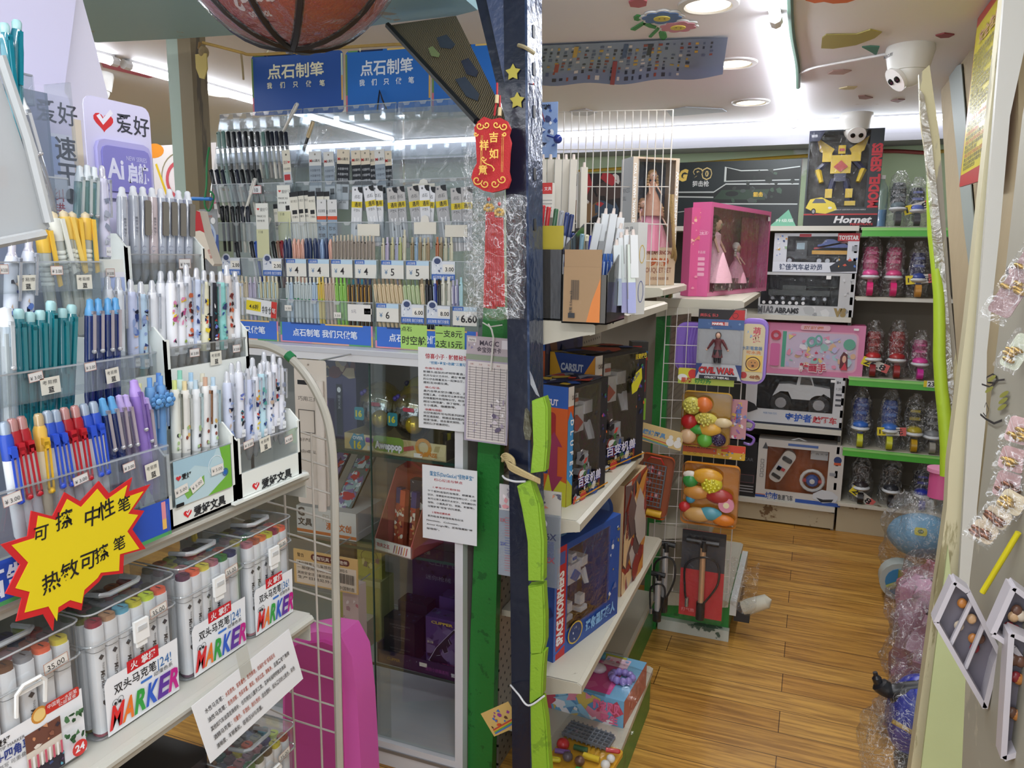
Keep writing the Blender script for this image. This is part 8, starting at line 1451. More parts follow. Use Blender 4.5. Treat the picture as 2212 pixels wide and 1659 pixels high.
def pump(b,q,W,H,t,red=1):
 if red:q.rc(0,0,W,H*.55,M('#b02a30'));q.rc(0,H*.55,W,H*.86,M('#35343a'));q.rc(0,H*.86,W,H,M('#1a181c'));q.tx('打气筒',W*.06,H*.05,H*.04,M('#d98c90'),W*.3)
 x=W*.52;f=B();f.cyl((x-W*.40,-.02,H*.905),(x+W*.34,-.02,H*.895),.010,M('#141418',.3),n=10);f.cyl((x,-.02,H*.8),(x,-.02,H*.92),.012,M('#141418',.3),n=10);f.obj('pump_handle',t)
 f=B();f.cyl((x,-.02,H*.2),(x-.002,-.02,H*.84),.011,M('#c9a07c' if red else '#b9b9bc',.25,.4),n=14);f.obj('barrel',t);f=B();f.cyl((x,-.02,H*.01),(x,-.02,H*.21),.016,M('#1c1a1e',.4),n=12);f.obj('foot',t)
 f=B();f.tube(cm([(x+.01,-.025,H*.2),(W*.88,-.025,H*.45),(W*.85,-.025,H*.68),(x,-.03,H*.74),(W*.14,-.025,H*.62),(W*.14,-.025,H*.35),(W*.18,-.025,H*.22)]),.004,M('#17171b',.35),7);f.cyl((W*.2,-.025,H*.14),(W*.2,-.025,H*.24),.007,M('#a8aab0',.2,.8));f.obj('hose',t)
 f=B();f.grid(lambda u,v:(W*(u*1.1-.05),-.042+.006*noise.noise(Vector((u*5,v*11,2))),H*v),8,16,FILM);f.obj('clear_bag',t)
hang('bicycle_pump','copper coloured hand pump on a red card with black hose',1475,1142,1558,1342,2.72,M('#b02a30',.4),pump)
hang('bicycle_pump','silver hand pump in a clear bag left of the red carded pump',1412,1150,1462,1322,2.74,None,lambda b,q,W,H,t:pump(b,q,W,H,t,0))
hang('bicycle_pump','short silver pump with printed swoosh, leftmost below the orange grill',1405,1222,1440,1340,2.70,None,lambda b,q,W,H,t:pump(b,q,W,H,t,0))
hang('sticker_pack','pink and blue sticker pack hanging right of the toy fruit',1580,862,1610,950,2.79,M('#b8848c',.4),lambda b,q,W,H,t:(q.mess(0,0,W,H,['#6a7fb4','#c94c6c','#d9ccd0','#8a5a9c','#c9a04c'],30,3),q.tx('儿童贴纸',W*.5,H*.9,W*.3,M('#5c6ab4'),None,.03,'c',vert=True)),cat='sticker pack')
b=B();
for k in range(2):b.tube(cm([at(1608,905+32*k,Y=2.9),at(1628,915+32*k,Y=2.9),at(1622,928+32*k,Y=2.9),at(1606,925+32*k,Y=2.9)]),.005,M('#8f6fc4',.3),6)
b.obj('purple_handle_hooks',None,'two purple plastic handle loops behind the sticker pack','handle',kind='stuff')
b=B();a=at(1600,1190,Y=3.0);b.lathe([(0,0),(.028,0),(.032,.03),(.028,.10),(0,.12)],M('#c9c5b4',.35),12,T=TR(-.15,3.0,.12)@RY(62)@TR(0,0,-.02));b.box(-.2,2.98,.06,-.14,3.03,.12,M('#26262a',.4));b.obj('cream_handle_toy',None,'cream and black toy end sticking out near the floor by the pumps','toy')
b=B();b.grid(lambda u,v:(-.235+.12*u,2.93+.02*noise.noise(Vector((u*4,v*4,6))),.13+.20*v+.02*math.sin(u*7)),10,12,CRINK);b.obj('plastic_bag',None,'crumpled clear bag end behind the pumps','plastic bag')
# ================================================================ shelving along the back wall
YB=4.40
def zat(y,x=1740):return at(x,y,Y=YB).z
Z1,Z2,Z3,Z4=zat(488),zat(685,1800),zat(928,1780),zat(1097,1800)
DKP=M('#6f6a60',.6)
t=thing('wall_shelving','cream wall shelving with boxed toy vehicles along the back wall','shelf',TR(-.4,4.65,0));I=TR(.4,-4.65,0)
for z in (Z1,Z2,Z3,Z4):b=B(I);b.box(-1.6,YB,z-.018,.20,4.92,z,SHC2);b.box(-1.6,YB-.006,z-.026,.20,YB+.004,z-.001,M('#c9c7be',.4));b.obj('shelf_board',t)
b=B(I);b.box(-1.6,YB+.02,0.01,.2,YB+.04,Z4-.026,worn('#b3a88e','#6d553a',5,.62,.6));b.obj('kick_panel',t)
b=B(I);b.box(-1.6,4.90,0,.2,4.93,1.66,M('#4a4744',.7));b.obj('back_panel',t)
b=B(I)
for k in range(22):b.box(.186,YB+.02,.1+.068*k,.2,YB+.03,.14+.068*k,BK)
b.box(.188,YB+.03,0,.204,4.93,1.66,M('#8f8a80',.5));b.obj('slotted_upright',t).__setitem__('kind','stuff')
t=thing('wall_shelving','wall shelving with green price rails holding bagged skates','shelf',TR(.6,4.65,0));I=TR(-.6,-4.65,0)
ZR=[zat(490,1930),zat(642,1900),zat(817,1900),zat(972,1900),zat(1092,1880)]
for i,z in enumerate(ZR):
 b=B(I);b.box(.21,YB,z-.015,1.0,4.92,z,SHC2);b.obj('shelf_board',t);b=B(I);g=i in (0,2,3);b.box(.215,YB-.008,z-(.048 if g else .02),.99,YB,z-.004,M('#4fae3c',.3)if g else M('#c9c7be',.4))
 if g:b.box(.215,YB-.010,z-.018,.99,YB-.007,z-.006,M('#8fd070',.25))
 b.obj('price_rail',t)
b=B(I);b.box(.215,YB+.03,.0,1.0,YB+.05,ZR[4]-.02,worn('#b3a88e','#6d553a',5,.62,.6));b.obj('kick_panel',t)
b=B(I);b.box(.21,4.90,0,1.0,4.93,1.62,M('#8c8376',.7));b.obj('back_panel',t)
def bbox_(nm,lab,x0,y0,x1,y1,z0,D,m,front,win=None,toy=None,side=None,cat='toy box',r2=None,film=FILM):
 A=at(x0,y1,Y=YB+.02);yb=CY;q0=A
 R=at(x1,y1,Y=YB+.02);W=R.x-A.x;H=at((x0+x1)/2,y0,Y=YB+.02).z-at((x0+x1)/2,y1,Y=YB+.02).z;Mx=TR(A.x,YB+.02,z0);t=thing(nm,lab,cat,Mx);b=B();k=.005
 if win:
  a,c,d,e=win[0]*W,win[1]*H,win[2]*W,win[3]*H;im=M(win[4],.5)
  for q_ in ((0,0,W,c),(0,e,W,H),(0,c,a,e),(d,c,W,e)):b.box(q_[0],0,q_[1],q_[2],k,q_[3],m)
  b.box(0,D-k,0,W,D,H,im);b.box(0,k,0,k,D-k,H,m);b.box(W-k,k,0,W,D-k,H,m);b.box(k,k,0,W-k,D-k,k,im);b.box(k,k,H-k,W-k,D-k,H,m)
 else:b.box(0,0,0,W,D,H,m)
 front(b.on((0,0,0),(1,0,0),(0,0,1)),W,H)
 if side:side(b.on((0,D,0),(0,-1,0),(0,0,1)),D,H)
 b.obj('carton',t)
 if win:b=B();b.box(a,-.001,c,d,0,e,film);b.obj('window_film',t)
 if toy:toy(t,W,H,D)
 return t
def gunf(q,W,H):
 q.tx('GG',W*.0,H*.72,H*.17,M('#d9bc5c'),W*.14,.06,sh=.2);q.tx('90',W*.19,H*.74,H*.16,M('#c9b478'),W*.15,.08);q.tx('90',W*.195,H*.745,H*.15,M('#1c2326'),W*.14,.03);q.tx('狙击枪',W*.19,H*.62,H*.09,M('#c3c8c9'),W*.13,.02)
 wl=M('#a9b0b0',.4);g1,g2=M('#141a1a',.4),M('#26382c',.35)
 for d,m in ((.02,wl),(0,g1)):q.pg([(W*(.02-d),H*(.48-d)),(W*.36,H*(.46-d)),(W*.36,H*(.36-d)),(W*.99,H*(.34-d)),(W*.99,H*(.62+d)),(W*.45,H*(.64+d)),(W*.36,H*(.52+d)),(W*(.02-d),H*(.53+d))],m)
 for d,m in ((.015,wl),(0,g1)):q.pg([(W*(.45-d),H*(.70-d)),(W*.99,H*(.70-d)),(W*.99,H*(.88+d)),(W*(.8),H*(.84+d)),(W*.56,H*(.84+d)),(W*(.45-d),H*(.90+d))],m)
 q.pg([(W*.36,H*.42),(W*.75,H*.40),(W*.78,H*.56),(W*.42,H*.56)],g2);q.el(W*.5,H*.5,W*.05,H*.04,g1);q.tx('狙击',W*.66,H*.45,H*.07,M('#c9a83c'),None,.03);q.line(0,H*.2,W*.3,H*.28,.004,wl);q.rc(W*.25,H*.1,W*.6,H*.3,M('#1c2824'));q.pg([(W*.80,0),(W*.99,0),(W*.93,H*.25)],M('#6fae94'));q.tx('升级版',W*.84,H*.06,H*.05,WH,W*.13)
 q.mess(W*.5,H*.36,W*.99,H*.9,['#2a302e','#1a2220','#3c4442','#33483a'],20,3,(.05,.14))
bbox_('toy_rifle_box','wide black toy rifle box with gold 90 lettering on the top shelf',1440,347,1722,488,Z1,.08,M('#1e2628',.35),gunf)
def horn(q,W,H):
 q.rc(0,0,W,H*.12,M('#1a1c24'));q.rc(0,H*.115,W,H*.13,M('#b03a3c'));q.tx('Hornet',W*.42,H*.035,H*.07,M('#d6d6da'),W*.5,.04,sh=.25);q.tx('PENETRATE',W*.65,H*.008,H*.022,M('#b02a30'),W*.3,.03);q.tx('MODEL SERIES',W*.985,H*.19,W*.13,M('#b8323c'),H*.66,.05,ang=PI/2)
 q.pg([(0,H),(W*.22,H),(W*.14,H*.89),(0,H*.89)],M('#1d2138'));q.tx('钢铁',W*.03,H*.93,H*.03,M('#d6d6da'));q.rc(W*.02,H*.14,W*.12,H*.18,M('#1a1c24'))
 c=W*.02;v=H*.13;q.pg([(c,v+.03),(c+.02,v+.075),(c+.075,v+.085),(c+.14,v+.055),(c+.155,v+.02),(c+.10,v),(c+.05,v+.006)],M('#cdb82a',.3));q.pg([(c+.03,v+.055),(c+.045,v+.078),(c+.085,v+.076),(c+.10,v+.055)],M('#23283a',.2));q.el(c+.04,v+.012,.012,.016,BK);q.el(c+.04,v+.012,.007,.010,M('#8f9296'));q.el(c+.12,v+.03,.010,.006,M('#d9dfe2'));q.tx('ROBOT DEFORM ACTION HERO',W*.42,H*.165,H*.014,M('#c9c9cc'),W*.42)
def hornbot(t,W,H,D):
 robot(t,W,H,D,'#d0b21e','#252b4c','#b03a2c',.85,.46,.22,.68,.9);b=B()
 for s in (-1,1):b.prism([(W*.46+s*W*.1,H*.82),(W*.46+s*W*.36,H*.95),(W*.46+s*W*.30,H*.80),(W*.46+s*W*.16,H*.74)][::s],D*.5,D*.56,M('#c9aa1c',.25),'y')
 b.obj('toy_wings',t)
bbox_('robot_hero_box','large black and red box with yellow toy robot behind its window',1734,281,1893,489,Z1,.14,M('#232a30',.35),horn,(.02,.20,.82,.985,'#3a352c'),hornbot,lambda q,D,H:q.rc(0,0,D,H,M('#a8283a')))
def vehicle(t,kind,W,H,D):
 y=D*.4
 def wheel(x,r,zz):
  b=B();b.cyl((x,y-.05,zz),(x,y-.01,zz),r,M('#17181c',.6),n=16);b.cyl((x,y-.054,zz),(x,y-.05,zz),r*.55,M('#8a8c92',.25,.6),n=12);b.obj('wheel',t)
 b=B();z=H*.2
 if kind=='truck':
  k=M('#1b1f26',.25);b.box(W*.14,y-.03,z+.03,W*.28,y+.02,z+.07,k);b.box(W*.26,y-.035,z+.03,W*.40,y+.025,z+.125,k);b.box(W*.275,y-.038,z+.08,W*.37,y-.033,z+.115,M('#8fa9b9',.15));b.box(W*.4,y-.03,z+.02,W*.86,y+.02,z+.045,M('#2a2c30'));b.obj('cab',t)
  b=B();b.box(W*.46,y-.032,z+.055,W*.88,y+.02,z+.075,M('#cf9a1e',.3));b.add([(W*.48,y-.03,z+.08),(W*.9,y-.03,z+.12),(W*.9,y+.02,z+.12),(W*.48,y+.02,z+.08),(W*.48,y-.03,z+.09),(W*.9,y-.03,z+.13),(W*.9,y+.02,z+.13),(W*.48,y+.02,z+.09)],[(0,1,5,4),(4,5,6,7),(0,3,2,1)],M('#a8282c',.3));b.obj('flatbed',t)
  b=B();b.prism([(W*.52,z+.09),(W*.88,z+.09),(W*.88,z+.105),(W*.78,z+.118),(W*.70,z+.135),(W*.62,z+.135),(W*.57,z+.11),(W*.52,z+.105)],y-.03,y+.01,M('#1f3f9c',.2),'y');b.obj('carried_car',t)
  for x in (.2,.55,.65,.78):wheel(W*x,.022,z+.02)
 elif kind=='jeep':
  m=M('#c9cdd2',.25);b.prism([(W*.28,z+.10),(W*.34,z+.17),(W*.45,z+.175),(W*.52,z+.17),(W*.54,z+.235),(W*.66,z+.235),(W*.70,z+.17),(W*.86,z+.16),(W*.87,z+.11),(W*.80,z+.13),(W*.72,z+.09),(W*.48,z+.09),(W*.44,z+.13),(W*.36,z+.13)],y-.05,y+.04,m,'y');b.obj('body',t)
  b=B();b.prism([(W*.555,z+.175),(W*.565,z+.222),(W*.65,z+.222),(W*.685,z+.175)],y-.053,y-.05,M('#17191e',.15),'y');b.box(W*.55,y-.053,z+.235,W*.80,y+.03,z+.242,M('#26282c'));b.obj('windows',t)
  for x in (.37,.76):wheel(W*x,.055,z+.065)
 elif kind=='tank':
  m=M('#343a3a',.45);b.box(W*.1,y-.04,z+.06,W*.75,y+.03,z+.09,m);b.box(W*.25,y-.03,z+.09,W*.5,y+.02,z+.115,m);b.cyl((W*.5,y,z+.105),(W*.82,y,z+.11),.006,m);b.obj('hull',t)
  for k in range(6):wheel(W*(.15+.11*k),.016,z+.045)
def truckf(q,W,H):q.rc(0,H*.0,W,H*.26,M('#d3d8e4'));q.tx('锦佳汽车总动员',W*.08,H*.06,H*.15,M('#3f4c68'),W*.52,.03);q.rc(W*.75,H*.8,W,H,M('#b82f3c'));q.tx('TOYSTAR',W*.76,H*.84,H*.10,WH,W*.23,.05);q.rc(W*.3,H*.9,W*.44,H*.98,M('#a83040'));q.mess(W*.01,H*.72,W*.16,H*.95,['#3f66b4','#d08a2c','#dfe2e8','#2b3c6a'],8,3);q.mess(W*.01,H*.4,W*.16,H*.66,['#3f66b4','#cf9a2c','#dfe2e8','#8fb08c'],8,4);q.pg([(W*.7,H*.02),(W*.68,H*.16),(W*.8,H*.34),(W*.98,H*.30),(W*.99,H*.05)],M('#2a2f38'));q.mess(W*.78,H*.1,W*.99,H*.4,['#c8503a','#cf9a2c','#3f66b4','#1d2026'],9,5);q.rc(W*.92,H*.55,W*.98,H*.68,M('#8f949c'))
bbox_('toy_truck_box','white boxed toy car transporter truck stacked on the tank box',1668,503,1851,588,Z2+(at(1740,588,Y=YB+.02).z-at(1740,682,Y=YB+.02).z),.14,M('#c9cdd8',.35),truckf,(.16,.26,.87,.92,'#5c5c60'),lambda t,W,H,D:vehicle(t,'truck',W,H,D))
bbox_('toy_tank_box','white and black boxed toy tank under the transporter truck box',1636,589,1842,682,Z2,.14,M('#b9bbbe',.4),lambda q,W,H:(q.mess(0,0,W,H*.22,['#a9abae','#c9cacc','#8a8c90'],14,3,(.3,.8)),q.tx('M1A2',0,H*.05,H*.15,M('#5c5e64'),W*.17,.06),q.tx('ABRAMS',W*.18,H*.05,H*.12,M('#2f3136'),W*.26,.05),q.tx('VS',W*.80,H*.02,H*.17,M('#8f7a4c'),W*.13,.09),[q.el(W*(.06+.07*k),H*.29,W*.018,H*.04,M('#d6d8dc'))for k in range(7)],q.mess(W*.86,H*.4,W*.98,H*.9,['#8c8f94','#c6c8cc'],6,6),q.rc(W*.7,H*.86,W*.75,H*.94,WH)),(.02,.24,.84,.94,'#20242c'),lambda t,W,H,D:vehicle(t,'tank',W,H,D))
def pinkart(q,W,H):
 q.rc(W*.03,H*.0,W,H,M('#cf7fa6'));q.rc(W*.04,H*.10,W*.94,H*.86,M('#d9a4bc'),.03);q.rc(W*.19,H*.14,W*.92,H*.83,M('#c3b4cc'),.02);q.rc(W*.17,H*.14,W*.21,H*.84,M('#4f9c84'));q.mess(W*.22,H*.16,W*.92,H*.8,['#c9a8cc','#8fb8b4','#d9c07c','#b3b0d6','#d98ca8','#dcd4e0','#cfa98c','#a8c4cf'],60,3,(.06,.16));q.rc(W*.35,H*.88,W*.65,H*.98,M('#e0b4c4'),.01);q.tx('甜甜圈',W*.38,H*.9,H*.06,M('#c97a5c'),W*.2,.02)
 q.ring(W*.47,H*.66,W*.05,.012,M('#6aa39c'),16,H*.1);q.ring(W*.54,H*.70,W*.04,.010,M('#6aa39c'),16,H*.1);q.ring(W*.10,H*.76,W*.055,.014,M('#b83c50'));q.rc(W*.05,H*.16,W*.15,H*.6,M('#cf6aa0'),.01);q.el(W*.85,H*.64,W*.06,W*.06,M('#5fa08c'));q.pg([(W*.77,H*.18),(W*.85,H*.18),(W*.84,H*.45),(W*.80,H*.5),(W*.77,H*.4)],M('#5c2c34'));q.el(W*.81,H*.36,W*.02,H*.07,M('#d9ae98'));q.pg([(W*.78,H*.15),(W*.85,H*.15),(W*.82,H*.3)],M('#c43c4c'))
 q.mess(W*.38,H*.3,W*.62,H*.5,['#b82f4c','#dcd0d6','#c9586a'],12,5);q.tx('糖画手',W*.36,H*.08,H*.16,M('#e6d6dc'),W*.28,.08);q.tx('糖画手',W*.365,H*.085,H*.16,M('#b82f4c'),W*.27,.03);q.rc(W*.88,H*.91,W*.93,H*.95,WH)
bbox_('art_set_box','pink cartoon drawing set box stacked on the white off-road car box',1650,700,1862,812,Z3+(at(1740,812,Y=YB+.02).z-at(1740,924,Y=YB+.02).z),.12,M('#c9628f',.4),pinkart)
bbox_('off_road_car_box','white and black boxed off-road toy car with blue and red characters',1606,813,1817,924,Z3,.2,M('#c6c8ce',.35),lambda q,W,H:(q.rc(0,0,W,H*.04,M('#23283a')),q.tx('守护者',W*.43,H*.10,H*.15,M('#2b57b0'),W*.27,.035),q.tx('越野车',W*.71,H*.10,H*.13,M('#b8323c'),W*.24,.03),q.tx('MORE THAN TOYS',W*.2,H*.2,H*.04,M('#4f7fb4'),W*.14),q.tx('8+',W*.92,H*.88,H*.05,BK,None,.03),q.tx('1:20',W*.92,H*.76,H*.045,BK),[q.rc(W*.92,H*(.45+.1*k),W*.98,H*(.49+.1*k),M('#4a4c54'))for k in range(3)],q.pg([(0,H*.45),(W*.1,H*.38),(W*.14,H*.28),(W*.04,H*.2),(0,H*.24)],M('#1c1e24')),q.rc(W*.86,H*.9,W*.91,H*.95,WH)),(.12,.30,.90,.97,'#1c1e26'),lambda t,W,H,D:vehicle(t,'jeep',W,H,D))
def polf(q,W,H):
 q.tx('城市',W*.12,H*.005,H*.11,M('#2b50a0'),W*.15,.04);q.tx('急速飞车',W*.27,H*.01,H*.09,M('#2a2e38'),W*.18,.02);q.rc(0,H*.02,W*.12,H*.06,M('#2b50a0'));q.rc(W*.48,0,W,H*.06,M('#2b50a0'));q.line(0,H*.07,W*.12,H*.07,.004,M('#c45c3c'));q.rc(W*.35,H*.92,W*.7,H*.96,M('#4f6aa8'));q.el(W*.93,H*.76,W*.045,H*.06,M('#26386a'));q.rc(W*.89,H*.68,W*.97,H*.72,M('#b8502c'));q.pg([(W*.05,H*.84),(W*.12,H*.84),(W*.085,H*.95)],M('#4a4c50'));[q.border(W*.04,H*(.36+.08*k),W*.08,H*(.42+.08*k),.002,M('#3c3e44'))for k in range(4)]
 q.pg([(W*.68,H*.10),(W*.68,H*.18),(W*.78,H*.26),(W*.9,H*.24),(W*.97,H*.17),(W*.95,H*.08),(W*.8,H*.04)],M('#c6cad2'));q.pg([(W*.72,H*.12),(W*.8,H*.10),(W*.92,H*.12),(W*.9,H*.07),(W*.78,H*.05)],M('#20242c'));q.rc(W*.85,H*.5,W*.92,H*.55,M('#8a8c94'));q.tx('广告文字',W*.62,H*.82,H*.03,M('#4a4c50'),W*.2)
def poltoy(t,W,H,D):
 R=TR(W*.30,D*.35,H*.55)@RY(28);b=B(R);b.prism(rr(-.035,-.10,.035,.10,.028,4),-.02,.02,M('#d0cdc8',.25),'y');b.obj('car_body',t)
 b=B(R);b.prism(rr(-.028,.035,.028,.062,.01,3),-.026,-.02,M('#1c2028',.1),'y');b.prism(rr(-.026,-.075,.026,-.055,.006,3),-.026,-.02,M('#1c2028',.1),'y');b.box(-.022,-.03,-.028,0,-.03,-.005,M('#2b50a0',.2));b.box(-.022,-.028,-.02,0,-.02,-.004,M('#2b50a0',.2));b.box(0.002,-.028,-.02,.022,-.02,-.004,M('#b8323c',.2));b.obj('windows',t)
 R=TR(W*.66,D*.3,H*.36)@RX(90);b=B(R);b.tube([(.058*math.cos(.4*k),.058*math.sin(.4*k),0)for k in range(16)],.010,M('#d0cfce',.3),8,True);b.obj('steering_wheel',t)
 b=B(R);b.lathe([(0,.02),(.03,.018),(.036,0)],M('#2f4f94',.3),14);b.lathe([(0,.026),(.014,.024),(.014,.018)],M('#d6d6d8',.3),10);b.box(-.05,-.008,-.004,.05,.008,.012,M('#b03a40',.3));b.obj('wheel_hub',t)
 b=B();b.box(W*.62,D*.2,H*.72,W*.82,D*.3,H*.86,M('#b9bcc0',.4));b.obj('remote_box',t)
bbox_('toy_police_car_box','white boxed toy police car with steering wheel remote on orange backing',1630,957,1815,1088,Z4,.12,M('#c6c3c0',.35),polf,(.11,.16,.83,.88,'#a8531c'),poltoy)
b=B();b.tube([(-.05,0,0),(-.045,0,.03),(0,0,.045),(.045,0,.03),(.05,0,0)],.004,WH,6);p=at(1725,960,Y=4.46);b.obj('box_handle',None,'white carry handle above the police car box','handle',mtx=TR(p.x,4.46,p.z-.01))
bbox_('dark_vehicle_box','black toy box mostly hidden left of the police car box',1560,960,1629,1078,Z4,.2,M('#1c1d22',.35),lambda q,W,H:(q.rc(W*.5,H*.25,W*.95,H*.4,M('#6a4a50')),q.rc(W*.52,H*.26,W*.93,H*.39,M('#2a2b30')),[q.rc(W*.5,H*(.08+.05*k),W*.95,H*(.1+.05*k),M('#8f9096'))for k in range(3)],q.tx('CAR',W*.6,H*.65,H*.06,M('#6a6c74'))))
# bagged skates
def skate(px,py0,py1,c1,c2,cw,z0,lab,grp='bagged skates',tag_=None,Y=4.50):
 a,c=at(px-24,py0,Y=Y),at(px+24,py1,Y=Y);W=c.x-a.x;H=a.z-c.z;cx=(a.x+c.x)/2;t=thing('bagged_skate',lab,'skate',TR(cx,Y,z0),grp)
 m1,m2=M(c1,.35),M(c2,.35);b=B();b.lathe([(W*.20,H*.30),(W*.24,H*.38),(W*.30,H*.55),(W*.30,H*.78),(W*.24,H*.9),(W*.2,H*.92)],m1,12,1,.8);b.box(-W*.2,-W*.3,H*.62,W*.2,-W*.22,H*.68,m2);b.box(-W*.18,-W*.3,H*.78,W*.18,-W*.2,H*.83,m2);b.obj('boot',t)
 b=B();b.ball((0,-.05,H*.36),W*.36,M('#c6c9ce',.3),(1,1.3,.35),14,8);b.ball((0,-.05,H*.42),W*.31,m2,(1,1.2,.6),12,8);b.obj('toe_cap',t)
 b=B();b.cyl((-.014,-.09,H*.14),(.014,-.09,H*.14),H*.13,M(cw,.3),n=18);b.box(-.012,-.08,H*.14,.012,.05,H*.32,m1);b.obj('wheel',t)
 b=B();
 def bf(u,v):r=W*(.42+.06*math.sin(v*7))*(1 if v<.78 else 1-.75*(v-.78)/.22);th=2*PI*u;n_=.010*noise.noise(Vector((math.cos(th)*2,math.sin(th)*2,v*5+px)))+.012*noise.noise(Vector((math.cos(th)*5,math.sin(th)*5,v*13+px)));return ((r+n_)*math.cos(th),(r*.95+n_)*math.sin(th)-.02,H*(.0+1.16*v))
 b.grid(bf,24,26,CRINK);b.obj('clear_bag',t)
 if tag_:
  b=B();q=b.on((-W*.45,-W*.62,H*.26),(1,0,tag_[1]),(0,0,1));q.box(0,0,-.001,W*1.05,.045,0,M('#cfcdc6',.5));q.rc(0,0,W*.32,.045,M('#dcc92c'));q.rc(W*.82,0,W*1.05,.045,M('#c9605c'));q.tx(tag_[0],W*.08,.008,.030,BK,W*.85,.02);b.obj('price_tag',t)
SK=[(1880,520,636,'#b8326c','#cf4f8c','#c92c6c',1,'pink bagged skate nearest the truck box',None),(1930,520,636,'#a83060','#c9487c','#c92c6c',1,'second pink bagged skate, in the middle of its shelf',None),(1982,535,640,'#2a2f5c','#3a4a8c','#b8843c',1,'dark blue bagged skate with tag reading 19.8',('19.8元',.12)),(1885,705,810,'#8a1f24','#a82a2c','#7a1f24',2,'red bagged skate with tag reading 26.8',('26.8',-.35)),(1937,700,808,'#8c2226','#9a2a2c','#8a2c2c',2,'red bagged skate under a black visor, middle of third shelf',None),(1986,720,812,'#9a3a6a','#c9408c','#b82c8c',2,'magenta and purple bagged skate by the lime pole',None),(1858,852,964,'#26408c','#2f5fae','#b9bc2c',3,'blue bagged skate with yellow wheel, leftmost on its shelf',None),(1920,862,975,'#2a4a94','#3a6ab8','#b9bc2c',3,'blue bagged skate with tag reading 15.8',('15.8元',.08)),(1973,862,970,'#3a382c','#a8982c','#b08a1e',3,'yellow and black bagged skate',None),(2012,870,968,'#3a3c40','#7a7c80','#8f8c84',3,'grey bagged skate half hidden by the lime pole',None),(1858,1000,1092,'#221c20','#2c2428','#1c1a1e',4,'black bagged skate with slanting tag on the lowest shelf',('28.8',-.7)),(1923,1000,1092,'#1e1f26','#262830','#1c1a1e',4,'black bagged skate in the middle of the lowest shelf',None),(1990,1005,1092,'#2c3448','#22329a','#26389c',4,'dark bagged skate with bright blue toe on the lowest shelf',None),(1940,378,482,'#3f4a50','#5c6a70','#4a4c50',0,'clear bagged grey skate on the top shelf beside the bottle',None),(1980,390,482,'#3a4448','#5a6ab0','#4a4c50',0,'clear bagged grey and blue skate on the top shelf, by the lime pole',('19.8',.3))]
for px,y0,y1,c1,c2,cw,si,lab,tg in SK:skate(px,y0,y1,c1,c2,cw,ZR[si]+.002,lab,'bagged skates on the back shelves',tg)
p=at(1897,482,Y=4.46);t=thing('water_bottle','clear plastic bottle of blue liquid beside the robot box','bottle',TR(p.x,4.46,ZR[0]));r=.036
b=B();b.lathe([(0,.001),(r,.002),(r,.16),(r*.96,.165),(r,.17),(r*.9,.20),(r*.4,.235),(r*.4,.245)],CLR('#dfeef2',.1,.05,.15),18);b.obj('bottle',t);b=B();b.lathe([(0,.004),(r*.94,.004),(r*.94,.088),(0,.088)],M('#4f9ad6',.15),18);b.obj('blue_liquid',t);b=B();b.lathe([(r*.45,.243),(r*.45,.262),(0,.263)],WH,14);b.obj('cap',t)
o=cardY('rail_tag','yellow and white price tag reading 23 clipped to a green rail',((1996,822),(2030,838)),YB-.012,lambda q,W,H:(q.rc(0,0,W*.2,H,M('#dcc92c')),q.tx('23',W*.25,H*.15,H*.7,BK,None,.03)),'tag')
# ================================================================ right side
LIMEP=M('#a3bf2c',.5,0,.3,40)
P0,P1=at(2003,235,Y=2.5),at(2046,1028,Y=2.42);b=B();b.tube([P0.lerp(P1,k/12)+Vector((.004*math.sin(k*1.3),0,0))for k in range(13)],[.010+.0008*k for k in range(13)],LIMEP,12);P0.z=P0.z
b.obj('lime_foam_pole',None,'slanting lime foam covered pole in front of the bagged skates','pole')
PAP=worn('#c4bd9c','#948c68',10,.56,.55,(1,1,.2))
def slab(name,px,Y,T_,m,lab,cat,T2=None):
 P=[at(x,y,Y=(Y if not isinstance(Y,tuple)else Y[i]))for i,(x,y)in enumerate(px)];n=len(P);b=B();b.add([tuple(p)for p in P]+[(p.x,p.y+T_,p.z)for p in P],[tuple(range(n)),tuple(range(2*n-1,n-1,-1))]+[(i,n+i,n+(i+1)%n,(i+1)%n)for i in range(n)],m);return b,name,lab,cat
def so(x):b,n,l,c=x;return b.obj(n,None,l,c)
so(slab('leaning_board',[(1985,160),(2008,140),(2030,300),(2052,620),(2078,900),(2084,1100),(2048,1100),(2030,700),(2012,420),(1988,260)],2.46,.02,worn('#b9b088','#8a8272',7,.55,.45,(1,1,.15)),'leaning timber board patched with cloudy tape beside the lime pole','board'))
so(slab('tape_strip',[(1984,190),(1996,205),(2012,300),(2040,560),(2066,900),(2050,1000),(2024,620),(1996,330)],2.452,.003,CLR('#f0eee8',.16,.12,.22,'#c9c2b4',.8,20),'crinkled clear tape running down the leaning board','tape'))
X_=.47;pts=[at(x,y,X=X_)for x,y in ((2030,145),(2108,60),(2140,20),(2200,60),(2200,1200),(2085,1200),(2076,900),(2048,500))]
b=B();b.prism([(p.y,p.z)for p in pts],X_,X_+.03,M('#a89878',.8,0,.3,20,.2),'x');st(b,'wall_right')
b=B();pts=[at(x,y,X=.465)for x,y in ((2050,150),(2078,138),(2112,560),(2098,600),(2085,500))];b.prism([(p.y,p.z)for p in pts],.462,.465,M('#8c958f',.6),'x');b.obj('grey_sheet_strip',None,'grey green strip on the tan wall behind the notice board','strip')
